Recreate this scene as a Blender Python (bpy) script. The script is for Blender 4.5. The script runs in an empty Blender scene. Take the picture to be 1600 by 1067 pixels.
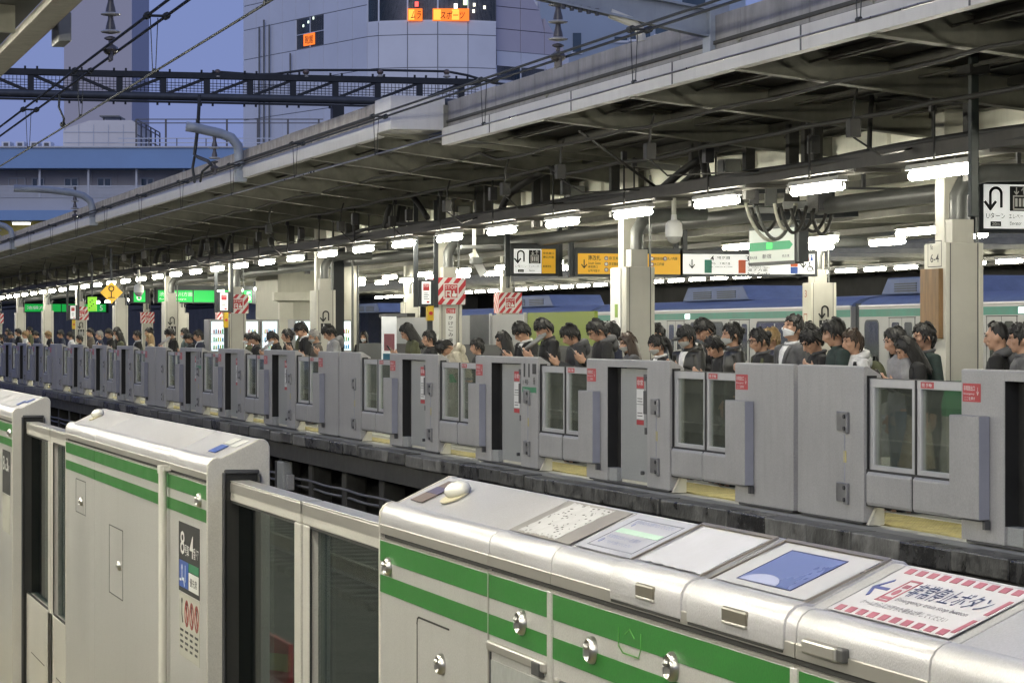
import bpy, bmesh, math, random
from mathutils import Vector, Matrix
random.seed(7)
R = math.radians
SC = bpy.context.scene
COL = SC.collection

# ------------------------------------------------------------------ camera
F, VPX, HY, CAMH = 4581.0, -430.0, 523.0, 1.58     # lens in photo pixels, vanishing point, horizon row, eye height
TH = math.atan((800 - VPX) / F)
CT, ST = math.cos(TH), math.sin(TH)
cam_d = bpy.data.cameras.new('camera')
cam = bpy.data.objects.new('camera', cam_d)
COL.objects.link(cam)
cam.location = (0, 0, CAMH)
cam.rotation_euler = (R(90), 0, R(90) - TH)
cam_d.sensor_width = 36
cam_d.lens = 36 * F / 1600
cam_d.shift_y = -(533.5 - HY) / 1600
cam_d.clip_start = 0.05
cam_d.clip_end = 3000
SC.camera = cam

# ------------------------------------------------------------------ sky, sun, exposure
SUN_EL, SUN_AZ = R(1.0), R(250)
W = bpy.data.worlds.new('World'); SC.world = W; W.use_nodes = True
wn = W.node_tree; wn.nodes.clear()
sky = wn.nodes.new('ShaderNodeTexSky'); sky.sky_type = 'NISHITA'; sky.sun_disc = False
sky.sun_elevation = SUN_EL; sky.sun_rotation = SUN_AZ
sky.air_density = 1.6; sky.dust_density = 0.6; sky.ozone_density = 4.0
tint = wn.nodes.new('ShaderNodeMixRGB'); tint.blend_type = 'MIX'; tint.inputs[0].default_value = 0.82
tint.inputs[2].default_value = (2.24, 2.97, 6.1, 1)      # even overcast dusk light over the clear sky
bg = wn.nodes.new('ShaderNodeBackground'); bg.inputs[1].default_value = 0.105
wo = wn.nodes.new('ShaderNodeOutputWorld')
wn.links.new(sky.outputs[0], tint.inputs[1]); wn.links.new(tint.outputs[0], bg.inputs[0]); wn.links.new(bg.outputs[0], wo.inputs[0])
sun_d = bpy.data.lights.new('sun', 'SUN'); sun_d.energy = 0.75; sun_d.angle = R(40); sun_d.color = (1.0, 0.97, 0.93)
sun = bpy.data.objects.new('sun', sun_d); COL.objects.link(sun)
sun.location = (0, 0, 60)
sun.rotation_euler = Vector((-.80, .42, -.42)).to_track_quat('-Z', 'Y').to_euler()
SC.view_settings.view_transform = 'Standard'
SC.view_settings.look = 'None'
SC.view_settings.exposure = 0.0
SC.view_settings.gamma = 1.0
SC.view_settings.use_curve_mapping = False
cy = SC.cycles
cy.max_bounces = 6; cy.diffuse_bounces = 3; cy.glossy_bounces = 3; cy.transmission_bounces = 4; cy.transparent_max_bounces = 12
cy.use_denoising = True
try: cy.denoiser = 'OPENIMAGEDENOISE'
except Exception: pass
cy.sample_clamp_indirect = 4.0
cy.caustics_reflective = False; cy.caustics_refractive = False
TUBE = 92.0      # brightness of a lit fluorescent tube

# ------------------------------------------------------------------ photo pixel -> place on a plane parallel to the track
def DZ(px, Y): return F * Y / ((px - VPX) * CT)
def XA(px, Y): return (Y * ST - DZ(px, Y)) / CT
def ZA(px, py, Y): return CAMH + (HY - py) * DZ(px, Y) / F
def RZ(r, z): return (r * ST - z * CT, r * CT + z * ST)      # right / forward metres -> world X, Y
def PZ(px, py, z):                                            # pixel at forward distance z -> world point
    r = (px - 800) * z / F
    x, y = RZ(r, z)
    return Vector((x, y, CAMH + (HY - py) * z / F))

# ------------------------------------------------------------------ materials
MATS = {}
def mat(name, col, rough=0.5, metal=0.0, var=0.10, scale=5.0, bump=0.0, bscale=60.0, streak=0.0, scol=None, spec=0.5, coat=0.0, stretch=(1, 1, 1), rvar=0.1, grain=0.0, gscale=350.0):
    if name in MATS: return MATS[name]
    m = bpy.data.materials.new(name); m.use_nodes = True
    nt = m.node_tree; n = nt.nodes; l = nt.links
    p = n['Principled BSDF']
    p.inputs['Roughness'].default_value = rough
    p.inputs['Metallic'].default_value = metal
    p.inputs['Specular IOR Level'].default_value = spec
    if coat:
        p.inputs['Coat Weight'].default_value = coat; p.inputs['Coat Roughness'].default_value = 0.12
    g = n.new('ShaderNodeNewGeometry')
    mp = n.new('ShaderNodeMapping'); mp.inputs['Scale'].default_value = stretch
    l.new(g.outputs['Position'], mp.inputs['Vector'])
    nz = n.new('ShaderNodeTexNoise'); nz.inputs['Scale'].default_value = scale; nz.inputs['Detail'].default_value = 5; nz.inputs['Roughness'].default_value = 0.62
    l.new(mp.outputs[0], nz.inputs['Vector'])
    mx = n.new('ShaderNodeMixRGB')
    mx.inputs[1].default_value = tuple(max(0, c * (1 - var)) for c in col) + (1,)
    mx.inputs[2].default_value = tuple(min(1, c * (1 + var)) for c in col) + (1,)
    rp = n.new('ShaderNodeMapRange'); rp.inputs['From Min'].default_value = 0.32; rp.inputs['From Max'].default_value = 0.68
    l.new(nz.outputs['Fac'], rp.inputs['Value']); l.new(rp.outputs[0], mx.inputs[0])
    out = mx.outputs[0]
    if streak:
        mp2 = n.new('ShaderNodeMapping'); mp2.inputs['Scale'].default_value = (7, 7, 0.7)
        l.new(g.outputs['Position'], mp2.inputs['Vector'])
        n2 = n.new('ShaderNodeTexNoise'); n2.inputs['Scale'].default_value = 1.3; n2.inputs['Detail'].default_value = 6; n2.inputs['Roughness'].default_value = 0.7
        l.new(mp2.outputs[0], n2.inputs['Vector'])
        r2 = n.new('ShaderNodeMapRange'); r2.inputs['From Min'].default_value = 0.50; r2.inputs['From Max'].default_value = 0.74; r2.inputs['To Max'].default_value = streak
        l.new(n2.outputs['Fac'], r2.inputs['Value'])
        m2 = n.new('ShaderNodeMixRGB'); m2.inputs[2].default_value = tuple(scol or tuple(c * 0.35 for c in col)) + (1,)
        l.new(r2.outputs[0], m2.inputs[0]); l.new(out, m2.inputs[1]); out = m2.outputs[0]
    if grain:
        ng = n.new('ShaderNodeTexNoise'); ng.inputs['Scale'].default_value = gscale; ng.inputs['Detail'].default_value = 2
        l.new(g.outputs['Position'], ng.inputs['Vector'])
        rg = n.new('ShaderNodeMapRange'); rg.inputs['From Min'].default_value = .3; rg.inputs['From Max'].default_value = .7
        rg.inputs['To Min'].default_value = 1 - grain; rg.inputs['To Max'].default_value = 1 + grain
        l.new(ng.outputs['Fac'], rg.inputs['Value'])
        mg = n.new('ShaderNodeVectorMath'); mg.operation = 'SCALE'; l.new(out, mg.inputs[0]); l.new(rg.outputs[0], mg.inputs['Scale']); out = mg.outputs[0]
    l.new(out, p.inputs['Base Color'])
    if rvar:
        r3 = n.new('ShaderNodeMapRange'); r3.inputs['To Min'].default_value = max(0.03, rough - rvar); r3.inputs['To Max'].default_value = min(1, rough + rvar)
        l.new(nz.outputs['Fac'], r3.inputs['Value']); l.new(r3.outputs[0], p.inputs['Roughness'])
    if bump:
        nb = n.new('ShaderNodeTexNoise'); nb.inputs['Scale'].default_value = bscale; nb.inputs['Detail'].default_value = 4
        l.new(mp.outputs[0], nb.inputs['Vector'])
        b = n.new('ShaderNodeBump'); b.inputs['Strength'].default_value = bump; b.inputs['Distance'].default_value = 0.01
        l.new(nb.outputs['Fac'], b.inputs['Height']); l.new(b.outputs[0], p.inputs['Normal'])
    MATS[name] = m
    return m
def emit(name, col, strength, sides=None):
    if name in MATS: return MATS[name]
    m = bpy.data.materials.new(name); m.use_nodes = True
    p = m.node_tree.nodes['Principled BSDF']
    p.inputs['Base Color'].default_value = (*[min(c, .8) for c in col], 1)
    p.inputs['Emission Color'].default_value = (*col, 1); p.inputs['Emission Strength'].default_value = strength
    MATS[name] = m
    return m
def glass(name, col=(0.85, 0.92, 0.88), refl=0.5, alpha=0.88, haze=0.5):
    """window glass: a clear sheet that reflects by angle, slightly tinted and dirty"""
    if name in MATS: return MATS[name]
    m = bpy.data.materials.new(name); m.use_nodes = True
    nt = m.node_tree; n = nt.nodes; l = nt.links; n.clear()
    o = n.new('ShaderNodeOutputMaterial')
    tr = n.new('ShaderNodeBsdfTransparent'); tr.inputs[0].default_value = (*col, 1)
    df = n.new('ShaderNodeBsdfDiffuse'); df.inputs[0].default_value = (0.5, 0.53, 0.5, 1)
    gl = n.new('ShaderNodeBsdfGlossy'); gl.inputs['Roughness'].default_value = 0.015; gl.inputs[0].default_value = (.95, .97, .95, 1)
    fr = n.new('ShaderNodeFresnel'); fr.inputs['IOR'].default_value = 1.5
    mu = n.new('ShaderNodeMath'); mu.operation = 'MULTIPLY'; mu.inputs[1].default_value = refl * 2; mu.use_clamp = True
    l.new(fr.outputs[0], mu.inputs[0])
    g = n.new('ShaderNodeNewGeometry'); nz = n.new('ShaderNodeTexNoise'); nz.inputs['Scale'].default_value = 4; nz.inputs['Detail'].default_value = 6
    l.new(g.outputs['Position'], nz.inputs['Vector'])
    r = n.new('ShaderNodeMapRange'); r.inputs['To Min'].default_value = (1 - alpha) * .4; r.inputs['To Max'].default_value = (1 - alpha) * 1.6
    l.new(nz.outputs['Fac'], r.inputs['Value'])
    tl = n.new('ShaderNodeBsdfTranslucent'); tl.inputs[0].default_value = (.62, .66, .60, 1)
    m0 = n.new('ShaderNodeMixShader'); m0.inputs[0].default_value = haze; l.new(df.outputs[0], m0.inputs[1]); l.new(tl.outputs[0], m0.inputs[2])
    m1 = n.new('ShaderNodeMixShader'); l.new(r.outputs[0], m1.inputs[0]); l.new(tr.outputs[0], m1.inputs[1]); l.new(m0.outputs[0], m1.inputs[2])
    m2 = n.new('ShaderNodeMixShader'); l.new(mu.outputs[0], m2.inputs[0]); l.new(m1.outputs[0], m2.inputs[1]); l.new(gl.outputs[0], m2.inputs[2])
    l.new(m2.outputs[0], o.inputs[0])
    MATS[name] = m
    return m

# ------------------------------------------------------------------ mesh helpers
class MB:
    def __init__(s): s.v = []; s.f = []
    def add(s, vs, fs):
        b = len(s.v); s.v += [tuple(v) for v in vs]; s.f += [[b + i for i in f] for f in fs]; return s
    def box(s, x0, x1, y0, y1, z0, z1):
        if x0 > x1: x0, x1 = x1, x0
        if y0 > y1: y0, y1 = y1, y0
        if z0 > z1: z0, z1 = z1, z0
        return s.add([(x0, y0, z0), (x1, y0, z0), (x1, y1, z0), (x0, y1, z0), (x0, y0, z1), (x1, y0, z1), (x1, y1, z1), (x0, y1, z1)],
                     [(0, 3, 2, 1), (4, 5, 6, 7), (0, 1, 5, 4), (1, 2, 6, 5), (2, 3, 7, 6), (3, 0, 4, 7)])
    def obox(s, c, ux, uy, uz, a, b, d):
        """box with half sizes a, b, d along three unit axes"""
        c = Vector(c); ux = Vector(ux) * a; uy = Vector(uy) * b; uz = Vector(uz) * d
        vs = [c + i * ux + j * uy + k * uz for k in (-1, 1) for (i, j) in ((-1, -1), (1, -1), (1, 1), (-1, 1))]
        return s.add(vs, [(0, 3, 2, 1), (4, 5, 6, 7), (0, 1, 5, 4), (1, 2, 6, 5), (2, 3, 7, 6), (3, 0, 4, 7)])
    def bar(s, p, q, w, h, up=(0, 0, 1)):
        p = Vector(p); q = Vector(q); d = (q - p); L = d.length; d.normalize()
        side = d.cross(Vector(up))
        if side.length < 1e-4: side = d.cross(Vector((1, 0, 0)))
        side.normalize(); u = side.cross(d)
        return s.obox((p + q) / 2, d, side, u, L / 2, w / 2, h / 2)
    def prism(s, pts, a0, a1, axis='x'):
        """extrude a closed outline; axis x: pts are (y,z); y: (x,z); z: (x,y)"""
        n = len(pts)
        def mk(a, p):
            return (a, p[0], p[1]) if axis == 'x' else (p[0], a, p[1]) if axis == 'y' else (p[0], p[1], a)
        vs = [mk(a0, p) for p in pts] + [mk(a1, p) for p in pts]
        fs = [(i, (i + 1) % n, n + (i + 1) % n, n + i) for i in range(n)]
        fs += [tuple(range(n))[::-1], tuple(range(n, 2 * n))]
        return s.add(vs, fs)
    def tube(s, pts, r, n=8, cap=True, flat=1.0):
        pts = [Vector(p) for p in pts]
        rs = r if isinstance(r, (list, tuple)) else [r] * len(pts)
        t0 = (pts[1] - pts[0]).normalized()
        up = Vector((0, 0, 1)) if abs(t0.z) < 0.9 else Vector((1, 0, 0))
        nrm = t0.cross(up).normalized()
        base = len(s.v); N = len(pts)
        for i, p in enumerate(pts):
            t = ((pts[min(i + 1, N - 1)] - pts[max(i - 1, 0)])).normalized()
            nrm = (nrm - t * nrm.dot(t)).normalized(); b = t.cross(nrm)
            for k in range(n):
                a = 2 * math.pi * k / n
                s.v.append(tuple(p + (nrm * math.cos(a) + b * math.sin(a) * flat) * rs[i]))
        for i in range(N - 1):
            for k in range(n):
                k2 = (k + 1) % n
                s.f.append([base + i * n + k, base + i * n + k2, base + (i + 1) * n + k2, base + (i + 1) * n + k])
        if cap:
            s.f.append([base + k for k in range(n)][::-1]); s.f.append([base + (N - 1) * n + k for k in range(n)])
        return s
    def ell(s, c, rx, ry, rz, nu=14, nv=8, M=None):
        c = Vector(c); vs = [(0, 0, -1)]
        for j in range(1, nv):
            ph = -math.pi / 2 + math.pi * j / nv
            for i in range(nu):
                a = 2 * math.pi * i / nu
                vs.append((math.cos(ph) * math.cos(a), math.cos(ph) * math.sin(a), math.sin(ph)))
        vs.append((0, 0, 1))
        out = []
        for v in vs:
            q = Vector((v[0] * rx, v[1] * ry, v[2] * rz))
            if M: q = M @ q
            out.append(c + q)
        fs = [(0, 1 + (i + 1) % nu, 1 + i) for i in range(nu)]
        for j in range(nv - 2):
            for i in range(nu):
                a = 1 + j * nu + i; b = 1 + j * nu + (i + 1) % nu
                fs.append((a, b, b + nu, a + nu))
        L = len(vs) - 1; o = 1 + (nv - 2) * nu
        fs += [(L, o + i, o + (i + 1) % nu) for i in range(nu)]
        return s.add(out, fs)
    def lathe(s, prof, c=(0, 0, 0), n=16, axis='z'):
        c = Vector(c); base = len(s.v); N = len(prof)
        for (r, h) in prof:
            for k in range(n):
                a = 2 * math.pi * k / n
                p = (r * math.cos(a), r * math.sin(a), h)
                if axis == 'y': p = (p[0], -p[2], p[1])
                if axis == 'x': p = (p[2], p[0], p[1])
                s.v.append(tuple(c + Vector(p)))
        for i in range(N - 1):
            for k in range(n):
                k2 = (k + 1) % n
                s.f.append([base + i * n + k, base + i * n + k2, base + (i + 1) * n + k2, base + (i + 1) * n + k])
        s.f.append([base + k for k in range(n)][::-1]); s.f.append([base + (N - 1) * n + k for k in range(n)])
        return s
    def mesh(s, name, bevel=0, smooth=None, off=(0, 0, 0)):
        me = bpy.data.meshes.new(name)
        ox, oy, oz = off
        me.from_pydata([(a - ox, b - oy, c - oz) for a, b, c in s.v], [], s.f)
        if bevel:
            bm = bmesh.new(); bm.from_mesh(me)
            bmesh.ops.recalc_face_normals(bm, faces=bm.faces)
            es = [e for e in bm.edges if len(e.link_faces) == 2 and e.calc_face_angle(0) > 0.6]
            bmesh.ops.bevel(bm, geom=es, offset=bevel, segments=2, profile=0.5, affect='EDGES', clamp_overlap=True)
            bm.to_mesh(me); bm.free()
        else:
            bm = bmesh.new(); bm.from_mesh(me); bmesh.ops.recalc_face_normals(bm, faces=bm.faces); bm.to_mesh(me); bm.free()
        if smooth:
            me.polygons.foreach_set('use_smooth', [True] * len(me.polygons))
            if smooth is not True:
                me.set_sharp_from_angle(angle=R(smooth))
        me.update()
        return me
    def build(s, name, m, parent=None, bevel=0, smooth=None, off=None):
        if off is None:
            off = Vector((0, 0, 0)); q = parent
            while q is not None: off = off + q.location; q = q.parent
        me = s.mesh(name, bevel, smooth, off)
        return link(name, me, m, parent)
def link(name, me, m, parent=None):
    if m is not None and not me.materials: me.materials.append(m)
    o = bpy.data.objects.new(name, me); COL.objects.link(o)
    if parent is not None: o.parent = parent
    return o
def thing(name, label, cat, loc=(0, 0, 0), group=None, rz=0):
    o = bpy.data.objects.new(name, None); COL.objects.link(o); o.empty_display_size = 0.2
    o.location = loc; o.rotation_euler = (0, 0, rz)
    return tag(o, label, cat, group)
def tag(o, label=None, cat=None, group=None, kind=None):
    if label: o['label'] = label
    if cat: o['category'] = cat
    if group: o['group'] = group
    if kind: o['kind'] = kind
    return o
def struct(name, mb, m, **k):
    o = mb.build(name, m, None, **k); o['kind'] = 'structure'; return o
def copy_tree(o, parent=None):
    c = o.copy(); COL.objects.link(c)
    if parent is not None: c.parent = parent
    for ch in list(o.children): copy_tree(ch, c)
    return c
def setmat(o, m):
    o.material_slots[0].link = 'OBJECT'; o.material_slots[0].material = m
_u = 'first second third fourth fifth sixth seventh eighth ninth tenth eleventh twelfth thirteenth fourteenth fifteenth sixteenth seventeenth eighteenth nineteenth'.split()
_t = {2: ('twentieth', 'twenty'), 3: ('thirtieth', 'thirty'), 4: ('fortieth', 'forty'), 5: ('fiftieth', 'fifty'), 6: ('sixtieth', 'sixty')}
ORD = _u + [(_t[n // 10][0] if n % 10 == 0 else _t[n // 10][1] + '-' + _u[n % 10 - 1]) for n in range(20, 70)]

# flat print: a frame on a surface, u to the right, v up, thickness along the normal
class Fr:
    def __init__(s, o, ux, uy):
        s.o = Vector(o); s.u = Vector(ux).normalized(); s.v = Vector(uy).normalized(); s.n = s.u.cross(s.v)
    def p(s, u, v, t=0): return s.o + s.u * u + s.v * v + s.n * t
    def rect(s, mb, u0, u1, v0, v1, t0=0, t1=0.001):
        return mb.add([s.p(u0, v0, t0), s.p(u1, v0, t0), s.p(u1, v1, t0), s.p(u0, v1, t0), s.p(u0, v0, t1), s.p(u1, v0, t1), s.p(u1, v1, t1), s.p(u0, v1, t1)],
                      [(0, 3, 2, 1), (4, 5, 6, 7), (0, 1, 5, 4), (1, 2, 6, 5), (2, 3, 7, 6), (3, 0, 4, 7)])
    def poly(s, mb, pts, t0=0, t1=0.001):
        n = len(pts)
        return mb.add([s.p(u, v, t0) for u, v in pts] + [s.p(u, v, t1) for u, v in pts],
                      [tuple(range(n))[::-1], tuple(range(n, 2 * n))] + [(i, (i + 1) % n, n + (i + 1) % n, n + i) for i in range(n)])
    def line(s, mb, pts, w, t0=0, t1=0.001):
        for (a, b) in zip(pts[:-1], pts[1:]):
            d = Vector((b[0] - a[0], b[1] - a[1])); 
            if d.length < 1e-6: continue
            d.normalize(); q = Vector((-d.y, d.x)) * w / 2; e = d * w * 0.35
            s.poly(mb, [(a[0] - q.x - e.x, a[1] - q.y - e.y), (b[0] - q.x + e.x, b[1] - q.y + e.y), (b[0] + q.x + e.x, b[1] + q.y + e.y), (a[0] + q.x - e.x, a[1] + q.y - e.y)], t0, t1)
        return mb
    def ring(s, mb, cu, cv, r, w, n=20, t0=0, t1=0.001, a0=0, a1=360):
        pts = [(cu + r * math.cos(R(a0 + (a1 - a0) * i / n)), cv + r * math.sin(R(a0 + (a1 - a0) * i / n))) for i in range(n + 1)]
        return s.line(mb, pts, w, t0, t1)
    def disc(s, mb, cu, cv, r, n=16, t0=0, t1=0.001, ry=None):
        return s.poly(mb, [(cu + r * math.cos(2 * math.pi * i / n), cv + (ry or r) * math.sin(2 * math.pi * i / n)) for i in range(n)], t0, t1)
_tx = {}
def text_geo(sv):
    if sv not in _tx:
        cu = bpy.data.curves.new('lettering', 'FONT'); cu.body = sv; cu.size = 1.0; cu.resolution_u = 2; cu.offset = 0.006
        cu.align_x = 'LEFT'; cu.align_y = 'BOTTOM'
        ob = bpy.data.objects.new('lettering', cu); COL.objects.link(ob)
        dg = bpy.context.evaluated_depsgraph_get(); dg.update()
        me = bpy.data.meshes.new_from_object(ob.evaluated_get(dg))
        vs = [tuple(v.co) for v in me.vertices]; fs = [list(p.vertices) for p in me.polygons]
        bpy.data.objects.remove(ob); bpy.data.curves.remove(cu); bpy.data.meshes.remove(me)
        if vs:
            x0 = min(v[0] for v in vs); x1 = max(v[0] for v in vs); y0 = min(v[1] for v in vs); y1 = max(v[1] for v in vs)
        else: x0 = y0 = 0; x1 = y1 = 1
        _tx[sv] = (vs, fs, x0, x1, y0, y1)
    return _tx[sv]
def write(mb, fr, sv, u, v, h, w=None, align='l', t=0.0016, shear=0):
    """flat lettering: bottom-left (or centre) at u, v, with height h and, if given, width w"""
    vs, fs, x0, x1, y0, y1 = text_geo(sv)
    sy = h / max(1e-6, (y1 - y0)); sx = w / max(1e-6, (x1 - x0)) if w else sy
    W_ = (x1 - x0) * sx
    du = u - (W_ / 2 if align == 'c' else 0)
    mb.add([fr.p(du + (a - x0) * sx + shear * (b - y0) * sy, v + (b - y0) * sy, t) for a, b, c in vs], fs)
    return mb
def arrow_down(mb, fr, u, v, h, w, t=0.0016):
    fr.line(mb, [(u, v + h), (u, v)], h * 0.13, 0, t); fr.line(mb, [(u - w / 2, v + h * .42), (u, v), (u + w / 2, v + h * .42)], h * 0.13, 0, t * 1.3)
def u_turn(mb, fr, u, v, h, t=0.0016):
    r = h * 0.27; w = h * .13
    fr.line(mb, [(u + r, v + h * .15), (u + r, v + h - r)], w, 0, t)
    fr.ring(mb, u, v + h - r, r, w, 14, 0, t * 1.2, 0, 180)
    fr.line(mb, [(u - r, v + h - r), (u - r, v + h * .1)], w, 0, t * 1.1)
    fr.line(mb, [(u - r - h * .25, v + h * .36), (u - r, v + h * .04), (u - r + h * .25, v + h * .36)], w, 0, t * 1.3)
XF = lambda x, y, z: Fr((x, y, z), (0, 1, 0), (0, 0, 1))       # faces +X, the camera's side
YF = lambda x, y, z: Fr((x, y, z), (1, 0, 0), (0, 0, 1))       # faces -Y, the track side
# ------------------------------------------------------------------ palette
m_ballast = mat('ballast', (0.045, 0.042, 0.037), 0.9, var=0.85, scale=16, bump=1.0, bscale=28)
m_conc_dk = mat('dark_wet_concrete', (0.03, 0.03, 0.029), 0.55, var=0.5, scale=3, bump=0.3, streak=0.5, rvar=0.25)
m_coping = mat('wet_coping', (0.075, 0.075, 0.07), 0.36, var=0.75, scale=5, bump=0.8, bscale=18, rvar=0.34, streak=.4)
m_plat = mat('platform_asphalt', (0.36, 0.36, 0.33), 0.55, var=0.2, scale=3, bump=0.2, rvar=0.2)
m_tile = mat('yellow_tile', (0.46, 0.40, 0.16), 0.5, var=0.25, scale=4, streak=0)
m_whiteline = mat('white_line', (0.6, 0.6, 0.57), 0.5, var=0.2, scale=4)
m_rail = mat('rail_steel', (0.20, 0.16, 0.13), 0.45, 0.7, var=0.3)
m_sleeper = mat('sleeper', (0.085, 0.08, 0.075), 0.8, var=0.3, scale=8)
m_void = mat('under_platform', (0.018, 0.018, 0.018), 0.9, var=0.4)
m_gate = mat('gate_grey_paint', (0.375, 0.37, 0.365), 0.42, grain=.10, gscale=70, metal=0.0, var=0.07, scale=3, bump=0.06, bscale=180, streak=0.34, scol=(0.27, 0.26, 0.25))
m_gate2 = mat('gate_panel_paint', (0.325, 0.335, 0.33), 0.42, grain=.10, gscale=70, var=0.05, scale=3, streak=0.14, scol=(0.22, 0.21, 0.20))
m_gate_bl = mat('gate_joint_blue_lit_grey', (0.30, 0.31, 0.37), 0.45, var=0.06)  # joint grey, also the blue-lit side tone of the sensor boxes
m_cream = mat('gate_foot_cream', (0.62, 0.60, 0.50), 0.5, var=0.08)
m_rubber = mat('black_rubber', (0.012, 0.012, 0.012), 0.6, var=0.3)
m_dkmetal = mat('dark_metal', (0.09, 0.09, 0.095), 0.45, 0.5, var=0.2)
m_hinge = mat('hinge_metal', (0.33, 0.33, 0.34), 0.35, 0.7, var=0.2)
m_alu = mat('door_aluminium', (0.60, 0.60, 0.61), 0.35, 0.35, var=0.05)
m_red = mat('red_print', (0.50, 0.04, 0.05), 0.4, var=0.08)
m_white = mat('white_print', (0.75, 0.75, 0.73), 0.45, var=0.05)
m_black = mat('black_print', (0.02, 0.02, 0.022), 0.5, var=0.1)
m_green_p = mat('green_print', (0.03, 0.22, 0.10), 0.4, var=0.06)
m_blue_p = mat('blue_print', (0.03, 0.10, 0.42), 0.4, var=0.08)
m_gl_far = glass('gate_glass', (0.96, 0.99, 0.965), 0.35, 0.89, 0.85)
m_gl_near = glass('near_door_glass', (0.56, 0.62, 0.59), 0.22, 0.996)
m_st = mat('stainless_body', (0.60, 0.59, 0.575), 0.33, 0.32, var=0.03, scale=2, bump=0.08, bscale=300, streak=0.22, scol=(0.42, 0.40, 0.36), rvar=0.12, grain=.09)
m_st_top = mat('stainless_cover', (0.575, 0.565, 0.60), 0.36, 0.30, var=0.04, scale=4, bump=0.10, bscale=320, rvar=0.14, streak=0.16, grain=.08, scol=(0.42, 0.39, 0.35))  # violet in the grey: the reflected dusk sky is put into the colour
m_st_lip = mat('stainless_lip', (0.52, 0.50, 0.47), 0.36, 0.7, var=0.04, scale=4, rvar=0.02)
m_end = mat('gate_end_beige', (0.60, 0.58, 0.54), 0.40, 0.15, grain=.08, var=0.05, scale=3, bump=0.05, bscale=200, streak=0.12, scol=(0.42, 0.39, 0.32))
m_stripe = mat('green_stripe', (0.022, 0.165, 0.024), 0.38, grain=.14, var=0.09, scale=7, bump=0.03, bscale=200)
m_chrome = mat('chrome_lock', (0.62, 0.61, 0.60), 0.30, 1.0, var=0.05)

# ------------------------------------------------------------------ ground, tracks
XL, XR = -230.0, 20.0
struct('ground', MB().box(-900, 400, -300, 700, -1.9, -1.35), m_conc_dk)
struct('trackbed', MB().box(XL, XR, 1.9, 8.95, -1.349, -1.20), m_ballast)
def track(yc, label):
    t = thing('railway_track', label, 'railway track', (-60, yc, -1.2), 'tracks between the platforms')
    for s in (-.56, .56):
        b = MB(); b.prism([(yc + s - .065, -1.10), (yc + s + .065, -1.10), (yc + s + .02, -1.08), (yc + s + .012, -.98), (yc + s + .035, -.965), (yc + s + .035, -.93), (yc + s - .035, -.93), (yc + s - .035, -.965), (yc + s - .012, -.98), (yc + s - .02, -1.08)], XL, XR)
        b.build('rail', m_rail, t)
    me = MB().box(-.12, .12, -1.05, 1.05, 0.002, .095).mesh('sleeper', .015)
    for i in range(110):
        o = link('sleeper', me, m_sleeper, t); o.location = (60 + 2 - .62 * i + random.uniform(-.02, .02), 0, 0)
track(3.3, 'pair of steel rails on sleepers beside the green striped gates')
track(7.3, 'pair of steel rails on sleepers below the wet edge of the opposite platform')

# ------------------------------------------------------------------ far platform
struct('far_platform', MB().box(XL, XR, 8.96, 22.4, -0.35, -0.012), m_plat)
EDGE = 8.72
b = MB()
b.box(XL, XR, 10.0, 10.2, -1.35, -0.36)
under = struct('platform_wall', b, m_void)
meA = MB().box(0, .985, EDGE, 8.955, -.16, 0).mesh('coping_stone', .012)
meB = MB().box(0, .985, EDGE + .012, 8.955, -.17, -.006).mesh('coping_stone', .018)
meC = MB().box(0, .985, EDGE - .006, 8.955, -.155, .004).mesh('coping_stone', .012)
m_cops = [m_coping, mat('wet_coping_dark', (0.035, 0.035, 0.035), 0.28, var=0.7, scale=5, bump=0.7, bscale=18, rvar=0.25), mat('worn_coping', (0.14, 0.138, 0.13), 0.45, var=0.6, scale=6, bump=0.8, bscale=18, rvar=0.3, streak=.5)]
edge = thing('platform_edge', 'wet dark stone edge of the opposite platform under the grey gates', 'platform edge', (0, EDGE, 0))
edge['kind'] = 'structure'
for i in range(110):
    x = -3.0 - i
    me = random.choice((meA, meA, meB, meC))
    o = link('coping_stone', me, None, edge)
    if not me.materials: me.materials.append(m_coping)
    o.location = (x, -EDGE, random.uniform(-.006, .004)); setmat(o, random.choice(m_cops))
MB().box(XL, -113, EDGE, 8.955, -.16, 0).build('edge_run', m_coping, edge)
MB().box(-3.0, XR, EDGE, 8.955, -.16, 0).build('edge_run', m_coping, edge)
MB().box(XL, XR, EDGE + .10, 9.25, -.44, -.172).build('edge_beam', m_conc_dk, edge)
me = MB().box(-.16, .16, 8.98, 9.3, -1.34, -.445).mesh('edge_post', .02)
for i in range(40):
    o = link('edge_post', me, m_conc_dk, edge); o.location = (-4.2 - 2.6 * i, -EDGE, 0)
b = MB()
for y in (8.98, 9.02):
    b.tube([(x, y, -.80 - .018 * math.sin((x + 4.2) * math.pi / 2.6) ** 2 - (y - 9) * 3) for x in [-100 + i * .65 for i in range(150)]], .022, 6)
tag(b.build('trackside_cable', m_dkmetal), 'dark cables slung under the edge of the opposite platform', 'cable')
for i, x in enumerate((-47.5, -30.6)):
    t = thing('trackside_box', ('grey trackside box under the platform edge, far one' if i == 0 else 'grey trackside box under the platform edge, near one'), 'junction box', (x, 8.9, -.85))
    MB().box(x - .25, x + .25, 8.8, 8.97, -.95, -.5).build('box_case', m_gate2, t, .02)
    MB().box(x + .3, x + .42, 8.85, 8.97, -.95, -.7).build('cable_gland', m_gate, t, .01)
    MB().box(x - .3, x - .26, 8.78, 8.97, -1.35, -.5).build('box_stand', m_dkmetal, t)

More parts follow.
